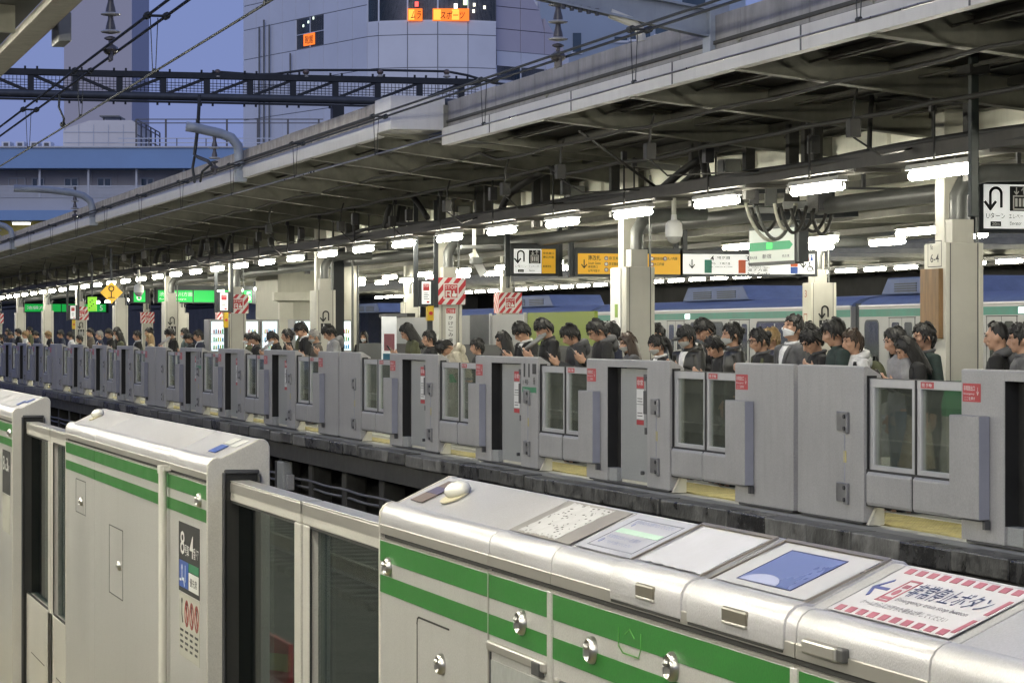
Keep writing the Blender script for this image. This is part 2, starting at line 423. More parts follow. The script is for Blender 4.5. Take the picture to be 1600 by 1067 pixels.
# yellow tactile strip: dotted tiles behind the gates
tact = thing('tactile_paving', 'yellow dotted warning tiles on the platform behind the grey gates', 'paving', (0, 9.5, 0))
tact['kind'] = 'structure'
b = MB().box(.003, .297, -.147, .147, -.012, 0.004)
for i in range(5):
    for j in range(5):
        x = .03 + i * .06; y = -.12 + j * .06
        b.add([(x - .017, y - .017, .004), (x + .017, y - .017, .004), (x + .017, y + .017, .004), (x - .017, y + .017, .004), (x - .011, y - .011, .009), (x + .011, y - .011, .009), (x + .011, y + .011, .009), (x - .011, y + .011, .009)],
              [(4, 5, 6, 7), (0, 1, 5, 4), (1, 2, 6, 5), (2, 3, 7, 6), (3, 0, 4, 7)])
tile_me = b.mesh('tile')
for row, y in enumerate((0.0, 0.30)):
    for i in range(100 if row else 200):
        o = link('tile', tile_me, m_tile, tact); o.location = (-5.3 - .3 * i, y, 0)
MB().box(-140, -65.4, 9.35, 9.65, -.012, .006).build('tile_run', m_tile, tact)['kind'] = 'stuff'
struct('white_line', MB().box(XL, XR, 10.0, 10.1, -.012, -.007), m_whiteline)

# ------------------------------------------------------------------ gates on the far platform (seen from the track)
GY = 9.155
T0 = 1 / (1243.0 - VPX)
XS = (GY * ST - F * GY / CT * T0) / CT          # the joint between two cars
def decal(fr, u, v, w, h, lines, bgm, fgm, parent, name='sticker'):
    b = MB(); fr.rect(b, u, u + w, v, v + h, 0, .0015); o = b.build(name, bgm, parent)
    b = MB()
    for (s, uu, vv, hh, ww) in lines: write(b, fr, s, u + uu * w, v + vv * h, hh * h, ww * w, 'l', .0024)
    if b.v: b.build('lettering', fgm, o)
    return o
def housing_parts(L, kind, t):
    P = [(0, 0.02), (0, 1.305), (.012, 1.318), (.03, 1.32), (.150, 1.25), (.155, 1.24), (.155, 0.02)]
    def shell(x0, x1, y0):
        return [(y0, .02)] + [(max(y, y0), z) for (y, z) in P[1:-1] if y >= y0 - 1e-6] + [(.155, .02)]
    b = MB()
    if kind == 'open':
        b.prism(P, 0, .78); b.prism(P, 2.19, L)
        zt = lambda y: 1.32 - (y - .03) / .12 * .07
        b.prism([(0, 1.235), (0, 1.305), (.012, 1.318), (.03, 1.32), (.150, 1.25), (.155, 1.235)], .78, 2.19)
        b.prism([(.12, .02), (.12, 1.235), (.155, 1.235), (.155, .02)], .78, 2.19)
        h = b.build('housing', m_gate, t, .004)
        MB().box(.781, .786, .006, .12, .16, 1.234).build('recess_side', m_rubber, t)
        MB().box(.786, 1.10, .112, .119, .16, 1.234).build('recess_back', m_rubber, t)
        MB().box(.786, 1.06, .02, .119, .02, .16).build('recess_sill', m_gate2, t, .006)
        p = MB().box(1.06, 2.185, .075, .118, .05, 1.225).build('service_panel', m_gate2, t, .004)
        MB().box(1.055, 1.065, .072, .119, .05, 1.228).build('panel_edge', m_alu, p)
        MB().box(1.1, 2.15, .07, .118, .02, .048).build('panel_skirting', m_cream, p)
        f = YF(1.35, .074, 0)
        b = MB(); f.rect(b, .25, .50, 1.02, 1.14, 0, .0015); b.build('warning_label', m_red, p)
        b = MB(); f.rect(b, .25, .50, .86, 1.01, 0, .0015); f.rect(b, .25, .50, .70, .85, 0, .0015); b.build('notice_label', m_white, p)
        b = MB(); f.rect(b, .25, .50, .64, .69, 0, .0015); b.build('warning_label', m_red, p)
        b = MB()
        write(b, f, '非常', .27, 1.05, .06, .2, 'l', .002); b.build('lettering', m_white, p)
        b = MB()
        for k in range(4): f.rect(b, .28, .45, .73 + .03 * k + (.09 if k > 1 else 0), .738 + .03 * k + (.09 if k > 1 else 0), 0, .0022)
        b.build('lettering', m_black, p)
        hd = MB(); hd.tube([(2.0, .06, 1.16), (2.1, .03, 1.14), (2.13, .03, .62), (2.03, .06, .58)], .014, 6); hd.box(1.96, 2.14, .03, .075, .76, 1.0); hd.box(1.97, 2.06, .04, .075, .55, .62); hd.box(1.97, 2.1, .03, .075, 1.10, 1.17)
        hd.build('panel_handle', m_dkmetal, p, .004)
        MB().tube([(1.85, .04, .145), (1.85, .076, .145)], .02, 8).build('panel_lock', m_dkmetal, p)
    else:
        b.prism(P, 0, L); b.build('housing', m_gate, t, .004)
    b = MB(); b.box(0.06, L - .06, .015, .15, 0, .02); b.build('base_plate', m_dkmetal, t)
def hinges(x, t):
    for z in (.84, .24):
        b = MB(); b.box(x - .17, x + .02, -.018, .0, z - .07, z + .09); b.box(x + .02, x + .10, -.03, 0, z - .09, z + .09)
        o = b.build('hinge', m_hinge, t, .006)
        for dz in (-.05, .05): MB().tube([(x + .06, -.042, z + dz), (x + .06, -.029, z + dz)], .02, 6).build('hinge_bolt', m_dkmetal, o)
    MB().box(x - .02, x + .0, -.003, 0, .34, .74).build('door_joint', m_gate_bl, t)
    b = MB(); b.box(x - .03, x + .03, -.003, 0, .50, .60); b.build('caution_mark', m_tile, t)
def leaf(x0, x1, t, side):
    """half of a sliding gate door, in the housing's own coordinates"""
    lf = MB()
    lf.box(x0, x1, .048, .092, 1.145, 1.215)
    a, bb = min(x0, x1), max(x0, x1)
    lf.box(a, a + .09, .05, .09, .45, 1.146); lf.box(bb - .09, bb, .05, .09, .45, 1.146); lf.box(a + .08, bb - .08, .05, .09, .45, .50)
    o = lf.build('door_leaf', m_alu, t, .004)
    MB().box(a + .085, bb - .085, .066, .072, .49, 1.147).build('door_glass', m_gl_far, o)
    k = MB(); k.prism([(.012, .18), (.006, .19), (.006, .425), (.03, .455), (.09, .455), (.12, .43), (.12, .165), (.018, .165)], a + .022, bb - .022)
    k.build('kick_panel', m_gate, o, .01)
    xe = bb if side > 0 else a
    MB().box(xe - .014, xe + .014, .042, .096, .17, 1.217).build('edge_seal', m_rubber, o)
    MB().box(a - .01, bb + .01, .022, .09, .16, .462).build('kick_gasket', m_rubber, o)
    MB().box(a + .005, bb - .005, .044, .1, 1.216, 1.221).build('leaf_cap', m_dkmetal, o)
    return o
def seals(L, t, near=True, far=True):
    b = MB()
    for (do, x) in ((near, L), (far, 0)):
        if not do: continue
        x1 = x + (.012 if x else -.012)
        b.box(x, x1, .028, .044, .16, 1.24); b.box(x, x1, .096, .112, .16, 1.24); b.box(x, x1, .028, .112, 1.222, 1.24)
    b.build('door_slot_seal', m_rubber, t)
def foot(x, t, s):
    b = MB(); b.prism([(.02, .0), (.16, .0), (.16, .15), (.10, .155)], x + (.002 if s > 0 else -.06), x + (.06 if s > 0 else -.002)); b.build('foot_wedge', m_cream, t)
def sensor_box(t):
    MB().box(-.03, .52, -.09, 0.0, .19, .97).build('sensor_box', m_gate, t, .008)
    MB().box(.5205, .526, -.088, -.004, .195, .965).build('sensor_blue_lit_side', m_gate_bl, t)  # thin sheet: the blue light on this side is put into its colour
    MB().box(.50, .55, -.05, -.01, .12, .188).build('sensor_bracket', m_dkmetal, t)
def stickers(t, L, signs):
    f = YF(0, -.0005, 0)
    decal(f, .03, 1.07, .33, .14, [('非常脱出口', .06, .60, .28, .62), ('Emergency', .06, .36, .14, .6), ('ここを押す', .10, .08, .2, .6), ('↓', .78, .35, .45, .12)], m_red, m_white, t, 'emergency_sticker')
    f = YF(-.95, .0475, 0)
    decal(f, .05, 1.155, .26, .05, [('開 手動', .1, .2, .6, .75)], m_red, m_white, t, 'door_sticker')
    if signs:
        f = YF(2.25, -.0005, 0)
        b = MB(); f.rect(b, .0, .62, .90, .965, 0, .0015); o = b.build('green_label', m_green_p, t)
        b = MB(); write(b, f, 'ホーム', .05, .915, .035, .2, 'l', .002); b.build('lettering', m_white, o)
        b = MB(); f.rect(b, .45, .62, 1.12, 1.24, 0, .0015); f.rect(b, .06, .13, 1.08, 1.24, 0, .0015); f.rect(b, .27, .33, 1.08, 1.24, 0, .0015)
        write(b, f, '1号', .03, .99, .06, .26, 'l', .002); write(b, f, '乗', .48, .99, .09, .1, 'l', .002); b.build('wall_notice', m_black, t)
LU, LE = 2.93, 1.555
def finish(t, L, near, far, hinge, sens, sg=False):
    if near:
        leaf(L + .012, L + .995, t, 1)
        foot(L, t, 1)
    if far:
        leaf(-.995, -.012, t, -1)
    seals(L, t, near, far)
    if hinge: hinges(L - .42, t)
    if sens: sensor_box(t); stickers(t, L, sg)
def local_gate(kind, near, far, hinge, sens, sg=False):
    t, L = None, None
    t = thing('platform_gate', '', 'platform gate', (0, 0, 0), 'grey gates along the opposite platform')
    L = LU if kind == 'open' else LE
    housing_parts(L, kind, t); finish(t, L, near, far, hinge, sens, sg)
    return t, L
proto_open, _ = local_gate('open', True, True, True, True)
proto_sign, _ = local_gate('open', True, True, True, True, True)
proto_far, _ = local_gate('plain', False, True, False, True)     # far side of a car joint: its far end meets a door
proto_near, _ = local_gate('plain', True, False, True, False)    # near side of a joint
for p_, x_ in ((proto_far, LE), (proto_near, 0)):
    b = MB(); b.box((LE + .0 if p_ is proto_far else -.05), (LE + .05 if p_ is proto_far else 0), .06, .12, .02, 1.22); b.build('joint_filler', m_gate_bl, p_)
slots = []
for c in range(-1, 6):
    xs = XS - 20.0 * c
    slots.append((xs + .055, proto_near, 'with plain face and hinges'))
    slots.append((xs - .055 - LE, proto_far, 'with plain face and sensor box'))
    for k in range(3):
        slots.append((xs - 2.585 - 4.94 * k - 1.0 - LU, proto_sign if (c == 0 and k == 1) or (c == 1 and k == 2) else proto_open, 'with recessed service panel'))
slots = sorted([s for s in slots if -122 < s[0] < -14], key=lambda s: -s[0])
used = set()
for i, (x, p_, d) in enumerate(slots):
    o = p_ if id(p_) not in used else copy_tree(p_)
    used.add(id(p_)); o.location = (x, GY, 0)
    o['label'] = ('grey opposite platform gate ' + d + (' and notices' if p_ is proto_sign else '') + ', %s gate from the near end' % ORD[i])
for p_ in (proto_open, proto_sign, proto_far, proto_near):
    if id(p_) not in used:
        for q in [p_] + list(p_.children_recursive): bpy.data.objects.remove(q)
# ------------------------------------------------------------------ near platform and its green striped gates
struct('near_platform', MB().box(XL, 14, -7, 1.72, -0.6, -0.012), mat('near_platform_floor', (.075, .075, .07), .85, var=.35, scale=2, bump=.2, spec=.15))
struct('near_platform_edge', MB().box(XL, 14, 1.45, 1.76, -.16, 0.0), m_coping)
me_n = tile_me
nt_ = thing('near_tactile_paving', 'yellow warning tiles behind the green striped gates', 'paving', (0, .85, 0)); nt_['kind'] = 'structure'
for i in range(60):
    o = link('tile', me_n, m_tile, nt_); o.location = (-.8 - .3 * i, 0, 0)
YF0, YB = 1.165, 1.322
GN = 'green striped gates on the near platform'
def cover_profile(up=0.0, front_low=1.217):
    """top cover of a near gate: steel lip, rounded front edge, slope up to the track side"""
    pts = [(YF0 - up, front_low), (YF0 - up, 1.246)]
    c = (YF0 + .024, 1.246)
    for k in range(1, 6):
        a = math.pi - k * (math.pi * .62) / 5
        pts.append((c[0] + (.024 + up) * math.cos(a), c[1] + (.026 + up) * math.sin(a)))
    pts.append((1.297, 1.3175 + up))
    for a in (60, 35, 10): pts.append((1.297 + (.025 + up) * math.cos(R(a)), 1.294 + (.026 + up) * math.sin(R(a))))
    pts.append((YB + up, front_low))
    return pts
TOPO = Vector((0, 1.192, 1.2705)); TOPV = Vector((0, 1.297 - 1.192, 1.3175 - 1.2705)); TOPL = TOPV.length
def top_frame(x, lift=0.0):
    f = Fr(TOPO + Vector((x, 0, 0)), (1, 0, 0), TOPV); f.o = f.o + f.n * lift
    return f
def lock(x, z, r, t, y=YF0 - .002):
    r *= .9
    b = MB(); b.lathe([(r * .72, -.004), (r, -.002), (r, .004), (r * .8, .009), (r * .62, .007), (r * .55, .004)], (x, y, z), 18, 'y')
    o = b.build('key_lock', m_chrome, t, smooth=40)
    b = MB(); b.ell((x, y - .009, z + r * .25), r * .24, .006, r * .28, 10, 6); b.box(x - r * .12, x + r * .12, y - .014, y - .004, z - r * .45, z + r * .1)
    b.build('lock_core', m_chrome, o, .001)
def stripes(x0, x1, t):
    b = MB()
    for (z0, z1) in ((1.166, 1.203), (1.109, 1.1405)):
        b.box(x0, x1, YF0 - .0012, YF0 + .002, z0, z1)
    b.build('green_stripe', m_stripe, t)
def end_face(x, t, s):
    """pale end of a housing with the black slot the door slides into"""
    prof = cover_profile(0.0015, .03)
    b = MB(); b.prism(prof, x, x + s * .012); b.build('end_plate', m_end, t, .003)
    xx = x + s * .012
    b = MB()
    b.prism([(1.204, .05), (1.204, 1.222), (1.212, 1.234), (1.222, 1.238), (1.282, 1.238), (1.290, 1.234), (1.296, 1.224), (1.296, .05)], xx, xx + s * .004)
    o = b.build('door_slot', m_rubber, t)
    b = MB()
    for (a, c, z0, z1) in ((1.201, 1.209, .05, 1.236), (1.291, 1.299, .05, 1.232)): b.box(xx, xx + s * .012, a, c, z0, z1)
    b.box(xx, xx + s * .012, 1.206, 1.294, 1.232, 1.243)
    b.build('slot_gasket', m_dkmetal, o, .003)
def near_housing(x0, x1, label, seams, trims=()):
    t = thing('platform_door_housing', label, 'platform gate', (x0, 1.24, 0), GN)
    edges = [x0] + list(seams) + [x1]
    MB().box(x0 + .012, x1 - .012, YF0 + .006, YB - .004, .02, 1.214).build('inner_box', m_rubber, t)
    MB().box(x0 + .012, x1 - .012, YB - .003, YB, .03, 1.2).build('back_panel', m_gate, t)
    for a, c in zip(edges[:-1], edges[1:]):
        g0 = .0 if a == x0 else .0022; g1 = 0 if c == x1 else .0022
        b = MB(); b.prism(cover_profile(), a + g0, c - g1); b.build('top_cover', m_st_top, t, .0008, smooth=25)
        b = MB(); b.prism([(YF0 - .0015, 1.2165), (YF0 - .0015, 1.232), (YF0 - .0005, 1.2335), (YF0 + .001, 1.232), (YF0 + .001, 1.2165)], a + g0, c - g1); b.build('steel_lip', m_st_lip, t)
        MB().box(a + g0, c - g1, YF0, YF0 + .02, .03, 1.2045).build('front_panel', m_st, t, .0012)
        MB().box(a + g0, c - g1, YF0 - .0015, YF0 + .004, 1.2046, 1.208).build('panel_bead', m_st_lip, t)
        stripes(a + g0 + .001, c - g1 - .001, t)
    return t
def glass_pair(x0, x1, tl, tr):
    """two door leaves meeting in the middle: each belongs to the housing it slides into"""
    xm = (x0 + x1) / 2 - .055
    for (a, c, t) in ((x0 + .0, xm - .014, tl), (xm + .014, x1 - .0, tr)):
        b = MB(); ya, yb = 1.222, 1.270
        b.box(a, c, ya, yb, 1.166, 1.212)
        st = .07
        if t is tl: b.box(c - st, c, ya, yb, .05, 1.165)
        else: b.box(a, a + st, ya, yb, .05, 1.165)
        b.box(a, c, ya, yb, .05, .50)
        o = b.build('door_leaf', m_end, t, .0025)
        MB().box(a, c, ya - .001, ya + .004, 1.187, 1.2095).build('header_strip', m_st_lip, o)
        MB().box(a, c, ya - .0015, yb + .0015, 1.2122, 1.216).build('leaf_cap', m_st_lip, o, .001)
        g0, g1 = (a, c - st) if t is tl else (a + st, c)
        MB().box(g0, g1, 1.243, 1.249, .50, 1.166).build('door_glass', m_gl_near, o)
        b = MB(); b.box(g0, g1, ya + .002, ya + .006, 1.160, 1.166); b.box(g0, g1, ya + .002, ya + .006, .50, .508)
        xe = g1 if t is tl else g0
        b.box(xe - .004, xe + .004, ya + .002, ya + .006, .50, 1.166); b.build('glass_seal', m_rubber, o)
        MB().box(a + .2, c - .2, ya - .001, ya + .002, .27, .273).build('kick_seam', m_rubber, o)
    b = MB(); b.box(xm - .0135, xm + .0135, 1.232, 1.262, .05, 1.208); b.build('meeting_seal', m_rubber, tr)

XR0, XR1 = -5.272, -1.75
XM0, XM1 = -10.42, -7.285
XQ0, XQ1 = -15.4, -12.42
gR = near_housing(XR0, XR1, 'nearest steel gate housing with green stripes, printed covers and red bordered emergency button sign', (-4.48, -4.118, -3.105, -2.727))
gM = near_housing(XM0, XM1, 'steel gate housing with green stripes, white pole and black car number plate', (-9.585, -7.93))
gL = near_housing(XQ0, XQ1, 'steel gate housing with green stripes cut off by the photo edge', (-14.5, -13.2))
for (t, a, c) in ((gR, XR0, XR1), (gM, XM0, XM1), (gL, XQ0, XQ1)):
    end_face(a, t, -1); end_face(c, t, 1)
glass_pair(XM1 + .018, XR0 - .018, gM, gR)
glass_pair(XQ1 + .018, XM0 - .018, gL, gM)

# --- right housing
for x in (-4.118, -3.105, -2.727):
    MB().box(x - .012, x + .012, YF0 - .0035, YF0 + .002, .03, 1.2055).build('cover_strip', m_st, gR, .001)
MB().box(-4.4825, -4.4775, YF0 - .002, YF0 + .004, .03, 1.21).build('seam', m_st_lip, gR)
for (px, py, r) in ((609.5, 885, .019), (692, 1037, .020), (818, 972, .0215), (928, 1015, .0215), (1054, 1041, .0215)):
    lock(XA(px, YF0), ZA(px, py, YF0), r, gR)
xa, xb = XA(652, YF0), XA(702, YF0); zt = ZA(652, 963, YF0)
b = MB()
b.box(xa - .0016, xa + .0016, YF0 - .0008, YF0 + .002, .3, zt - .01); b.box(xa + .012, xb, YF0 - .0008, YF0 + .002, zt - .0016, zt + .0016)
f = YF(0, YF0 - .0002, 0); f.line(b, [(xa, zt - .012), (xa + .004, zt - .003), (xa + .013, zt)], .003, 0, .001)
b.build('hatch_outline', m_rubber, gR)
# recessed bay under the second cover, with its dark pull
z = 1.100
MB().box(-4.472, -4.132, YF0 - .007, YF0 + .002, z - .016, z).build('bay_hood', m_st_lip, gR, .003)
MB().box(-4.462, -4.140, YF0 - .0015, YF0 + .002, .3, z - .03).build('bay_panel', m_gate2, gR)
b = MB(); b.box(-4.470, -4.463, YF0 - .002, YF0 + .002, .3, z - .018); b.build('bay_shadow_gap', m_rubber, gR)
MB().box(-4.20, -4.155, YF0 - .0085, YF0 + .002, z - .024, z - .003).build('bay_catch', m_dkmetal, gR, .002)
MB().box(-4.07, -3.96, YF0 - .003, YF0 + .003, 1.062, 1.082).build('pull_recess', m_dkmetal, gR, .002)
MB().box(-4.088, -4.065, YF0 - .006, YF0 + .003, 1.064, 1.084).build('pull_latch', m_st_lip, gR, .002)
b = MB(); f = YF(-3.73, YF0 - .0012, 1.166)
f.line(b, [(-.05, .02), (-.05, -.004), (-.03, -.012), (.04, -.012), (.05, 0), (.05, .02)], .002, 0, .0008); f.line(b, [(-.02, .014), (0, .022), (.02, .012)], .002, 0, .0008)
b.build('worn_mark', mat('worn_green', (0.10, 0.30, 0.07), .5), gR)
# domed light on the far end of the cover, on a yellowed base, with its small plate
ft = top_frame(-5.0)
def dome(x, t):
    f = top_frame(x, .0)
    M = Matrix((f.u, f.v, f.n)).transposed()
    b = MB(); f.disc(b, .01, .057, .040, 20, 0, .003, .027); b.build('lamp_base', mat('yellowed_plastic', (.70, .64, .46), .35, var=.1), t)
    Mr = M @ Matrix.Rotation(R(14), 3, 'Z')
    b = MB(); b.ell(f.p(.01, .066, .010), .036, .020, .016, 20, 12, Mr); b.build('lamp_dome', mat('white_plastic', (.80, .79, .74), .22, var=.03, coat=.4), t, smooth=True)
dome(-5.03, gR); dome(-10.2, gM); dome(-15.2, gL)
b = MB(); ft.rect(b, -.22, -.13, .02, .098, 0, .0012); b.build('small_plate', mat('brown_plate', (.20, .15, .13), .4, var=.2), gR)
b = MB(); ft.rect(b, -.22, -.13, .052, .075, 0, .0016); b.build('small_plate_band', mat('violet_band', (.09, .08, .16), .4), gR)
def ragged(f, mb, u0, u1, v0, v1, n, amp, t1, seed):
    rnd = random.Random(seed); pts = []
    for i in range(n): pts.append((u0 + (u1 - u0) * i / n, v0 + rnd.uniform(0, amp)))
    for i in range(n // 2): pts.append((u1 - rnd.uniform(0, amp) * 1.6, v0 + (v1 - v0) * i / (n // 2)))
    for i in range(n): pts.append((u1 - (u1 - u0) * i / n, v1 - rnd.uniform(0, amp)))
    for i in range(n // 2): pts.append((u0 + rnd.uniform(0, amp) * 1.2, v1 - (v1 - v0) * i / (n // 2)))
    return f.poly(mb, pts, 0, t1)
# worn white notice on a grey band
f = top_frame(-4.48, .0006)
b = MB(); f.rect(b, .012, .352, .004, TOPL - .004, 0, .0008); b.build('grey_band', mat('grey_band', (.30, .28, .27), .4, var=.12), gR)
m_worn = mat('worn_sky_tinted_notice', (.58, .575, .59), .5, var=.10, scale=40)  # worn white with a trace of reflected sky mixed into the colour
b = MB(); ragged(f, b, .055, .275, .006, TOPL - .006, 26, .005, .0016, 3); b.build('worn_notice', m_worn, gR)
b = MB(); rnd = random.Random(5)
for k in range(64):
    u = rnd.uniform(.062, .265); v = rnd.uniform(.01, TOPL - .012); s_ = rnd.uniform(.001, .0035)
    f.poly(b, [(u, v), (u + s_ * rnd.uniform(1, 3), v + s_ * .2), (u + s_ * rnd.uniform(1, 2.6), v + s_), (u + s_ * .1, v + s_ * .8)], .0016, .002)
b.build('worn_flecks', m_dkmetal, gR)
# control cover with a pale panel
f = top_frame(-4.118, .0006)
b = MB(); f.rect(b, .012, .285, .006, TOPL - .004, 0, .001); b.build('control_plate', mat('sky_tinted_plate', (.52, .52, .60), .32, var=.04, scale=6), gR)  # the plate's blue is reflected sky, put into the colour
f2 = top_frame(-4.118, .0016)
b = MB(); f2.line(b, [(.05, .016), (.262, .016), (.262, TOPL - .016), (.05, TOPL - .016), (.05, .016)], .002, 0, .0006); b.build('plate_outline', mat('plate_line', (.25, .26, .33), .4), gR)
b = MB(); f2.rect(b, .06, .255, .058, .070, 0, .0006); b.build('green_band', mat('pale_green_print', (.55, .74, .64), .4), gR)
b = MB()
for (sv, u, v, h, w_) in (('緊急時以外は開けないでください', .066, .086, .010, .18), ('非常時はカバーを開け', .066, .040, .010, .15), ('ドアを手で開けてください', .09, .026, .008, .13)):
    write(b, f2, sv, u, v, h, w_, 'l', .0009)
f2.disc(b, .07, .032, .006, 12, 0, .0008); f2.disc(b, .078, .082, .004, 12, 0, .0008)
b.build('faded_lettering', mat('faded_blue_print', (.30, .33, .52), .45), gR)
# two flip lids with finger holes
def lid(x0, x1, name, label=None):
    b = MB(); b.prism(cover_profile(.0035, 1.222), x0, x1)
    o = b.build(name, m_st_top, gR, .002, smooth=25)
    if label: o['label'] = label
    w_ = x1 - x0
    MB().box(x0 + w_ * .40, x0 + w_ * .66, YF0 - .0058, YF0 + .004, 1.236, 1.254).build('finger_hole', mat('hole_shade', (.20, .18, .15), .4, .5), o, .003)
    MB().box(x0 + w_ * .42, x0 + w_ * .66, YF0 - .0075, YF0 + .002, 1.2335, 1.2375).build('hole_lip', m_st_lip, o, .001)
    MB().box(x0 + .004, x1 - .004, YF0 - .003, YF0 + .001, 1.2185, 1.2215).build('lid_gap', m_rubber, o)
    f = top_frame(x0, .004)
    b = MB(); f.line(b, [(.006, .000), (.006, TOPL - .002), (w_ - .006, TOPL - .002), (w_ - .006, 0)], .006, 0, .0022); b.build('lid_rim', mat('brass_rim', (.50, .44, .37), .3, .8, var=.1), o)
    return o, f, w_
o, f, w_ = lid(-3.815, -3.512, 'flip_lid', 'flip lid under a torn white notice')
b = MB(); ragged(f, b, .028, w_ - .014, .004, TOPL - .008, 16, .0035, .0012, 9); b.build('torn_notice', mat('sky_tinted_notice', (.56, .56, .64), .45, var=.05, scale=20), o)  # white sheet, its bluish sky reflection put into the tone
o, f, w_ = lid(-3.486, -3.140, 'flip_lid', 'flip lid with a blue panel')
b = MB(); f.rect(b, .02, w_ - .014, .004, TOPL - .008, 0, .001); b.build('lid_plate', mat('sky_tinted_lid_plate', (.53, .525, .57), .35, var=.04), o)  # lid plate colour carries the tint of the sky it reflects
b = MB(); f.rect(b, .075, w_ - .085, .014, TOPL - .022, .001, .0016); b.build('blue_panel', mat('blue_panel', (.15, .19, .42), .28, var=.06), o)
b = MB(); f.line(b, [(.075, .014), (w_ - .085, .014), (w_ - .085, TOPL - .022), (.075, TOPL - .022), (.075, .014)], .0018, .0016, .0021); b.build('panel_outline', mat('panel_line', (.05, .06, .16), .4), o)
b = MB(); f.poly(b, [(.145 + .062 * math.cos(R(a)), .0145 + .020 * math.sin(R(a))) for a in range(0, 181, 15)], .0016, .002); b.build('worn_patch', mat('worn_blue', (.42, .45, .66), .4), o)
# emergency stop button sign
f = top_frame(-3.105, .0008)
MB_ = MB(); f.rect(MB_, .018, .355, .004, TOPL - .004, 0, .0008); sg = MB_.build('emergency_sign', mat('sky_tinted_sign_white', (.60, .59, .64), .4, var=.03), gR)  # sign white tinted with the lavender sky reflected on it
m_pink = mat('faded_red_print', (.42, .13, .18), .42, var=.10, scale=30)
b = MB()
for k in range(10):
    u = .035 + k * .0315
    for v in (.006, TOPL - .017): f.poly(b, [(u, v), (u + .019, v), (u + .016, v + .011), (u - .003, v + .011)], .0008, .0014)
f.rect(b, .340, .350, .014, .042, .0008, .0014); f.rect(b, .340, .350, .054, .086, .0008, .0014)
b.build('sign_border', m_pink, sg)
b = MB(); write(b, f, '非常停止ボタン', .120, .056, .030, .205, 'l', .0015); b.build('lettering', mat('navy_print', (.05, .07, .17), .45), sg)
b = MB(); write(b, f, 'Emergency train stop button', .125, .042, .0095, .19, 'l', .0015); write(b, f, 'ホームから人が落ちた場合は押してください', .062, .026, .0095, .235, 'l', .0015); b.build('lettering', mat('grey_print', (.20, .20, .24), .45), sg)
b = MB()
f.line(b, [(.028, .062), (.068, .062)], .005, .0008, .0015); f.line(b, [(.046, .080), (.028, .062), (.046, .046)], .005, .0008, .0016); b.build('arrow', mat('navy_print2', (.07, .09, .30), .45), sg)
b = MB()
f.line(b, [(.082, .040), (.112, .040), (.112, .086), (.082, .086), (.082, .040)], .003, .0008, .0015); f.disc(b, .097, .060, .0065, 12, .0008, .0015); f.rect(b, .090, .104, .070, .077, .0008, .0015); f.rect(b, .086, .108, .044, .049, .0008, .0015)
b.build('button_symbol', m_pink, sg)
x0 = XA(1292, YF0)
MB().box(x0 - .055, x0 + .045, YF0 - .010, YF0 + .002, 1.2265, 1.243).build('latch_plate', m_st_lip, gR, .003)
MB().box(x0 + .047, x0 + .066, YF0 - .008, YF0 + .002, 1.2275, 1.243).build('latch_slot', m_dkmetal, gR, .002)

# --- middle housing
xp = XA(250, 1.14)
b = MB(); b.tube([(xp, 1.147, .03), (xp, 1.147, 1.222)], .0115, 12); b.tube([(xp, 1.147, 1.205), (xp, 1.147, 1.226)], .0145, 12); b.box(xp - .012, xp + .03, 1.146, 1.166, 1.212, 1.224)
b.build('white_pole', mat('white_pole', (.72, .70, .65), .35, var=.04), gM, smooth=40)
for (px, py, r) in ((313.5, 781, .020), (129, 783, .017), (188.5, 883, .017)):
    lock(XA(px, YF0), ZA(px, py, YF0), r, gM)
f = YF(0, YF0 - .0002, 0); b = MB()
for (pa, pb, ya, yb) in ((119, 134, 747, 812), (171, 192, 819, 938)):
    a, c = XA(pa, YF0), XA(pb, YF0); z1, z0 = ZA(pa, ya, YF0), ZA(pa, yb - 14, YF0)
    f.line(b, [(a, z0), (a, z1), (c, z1), (c, z0), (a, z0)], .003, 0, .0008)
b.build('hatch_outline', m_dkmetal, gM)
f = YF(-7.745, YF0 - .0002, .905)
b = MB(); f.rect(b, 0, .35, 0, .182, 0, .001); pl = b.build('car_number_plate', m_black, gM)
b = MB(); write(b, f, '8', .03, .098, .062, .075, 'l'); write(b, f, '号車', .108, .098, .030, .07, 'l'); write(b, f, '4', .19, .098, .058, .066, 'l'); write(b, f, '番ドア', .258, .098, .030, .08, 'l'); b.build('lettering', m_white, pl)
b = MB(); f.rect(b, .012, .165, .012, .082, .001, .0014); b.build('blue_box', m_blue_p, pl)
b = MB(); f.rect(b, .172, .338, .012, .058, .001, .0014); b.build('white_box', m_white, pl)
b = MB(); f.rect(b, .172, .338, .060, .082, .001, .0014); b.build('green_box', m_green_p, pl)
b = MB(); write(b, f, '優先席', .172 + .02, .024, .022, .12, 'l'); b.build('lettering', m_black, pl)
b = MB(); f.disc(b, .06, .064, .008, 10, .001, .0018); f.line(b, [(.06, .054), (.06, .034), (.09, .034), (.10, .018)], .008, .001, .0018); f.line(b, [(.115, .07), (.115, .03)], .006, .001, .0018); f.line(b, [(.02, .03), (.045, .03)], .006, .001, .0018); b.build('pictogram', m_white, pl)
b = MB()
f2 = YF(-7.735, YF0 - .0002, .735)
f2.rect(b, 0, .34, 0, .166, 0, .0008); pn = b.build('prohibition_notice', mat('clear_notice', (.52, .51, .45), .4, var=.05), gM)
b = MB(); k_ = MB()
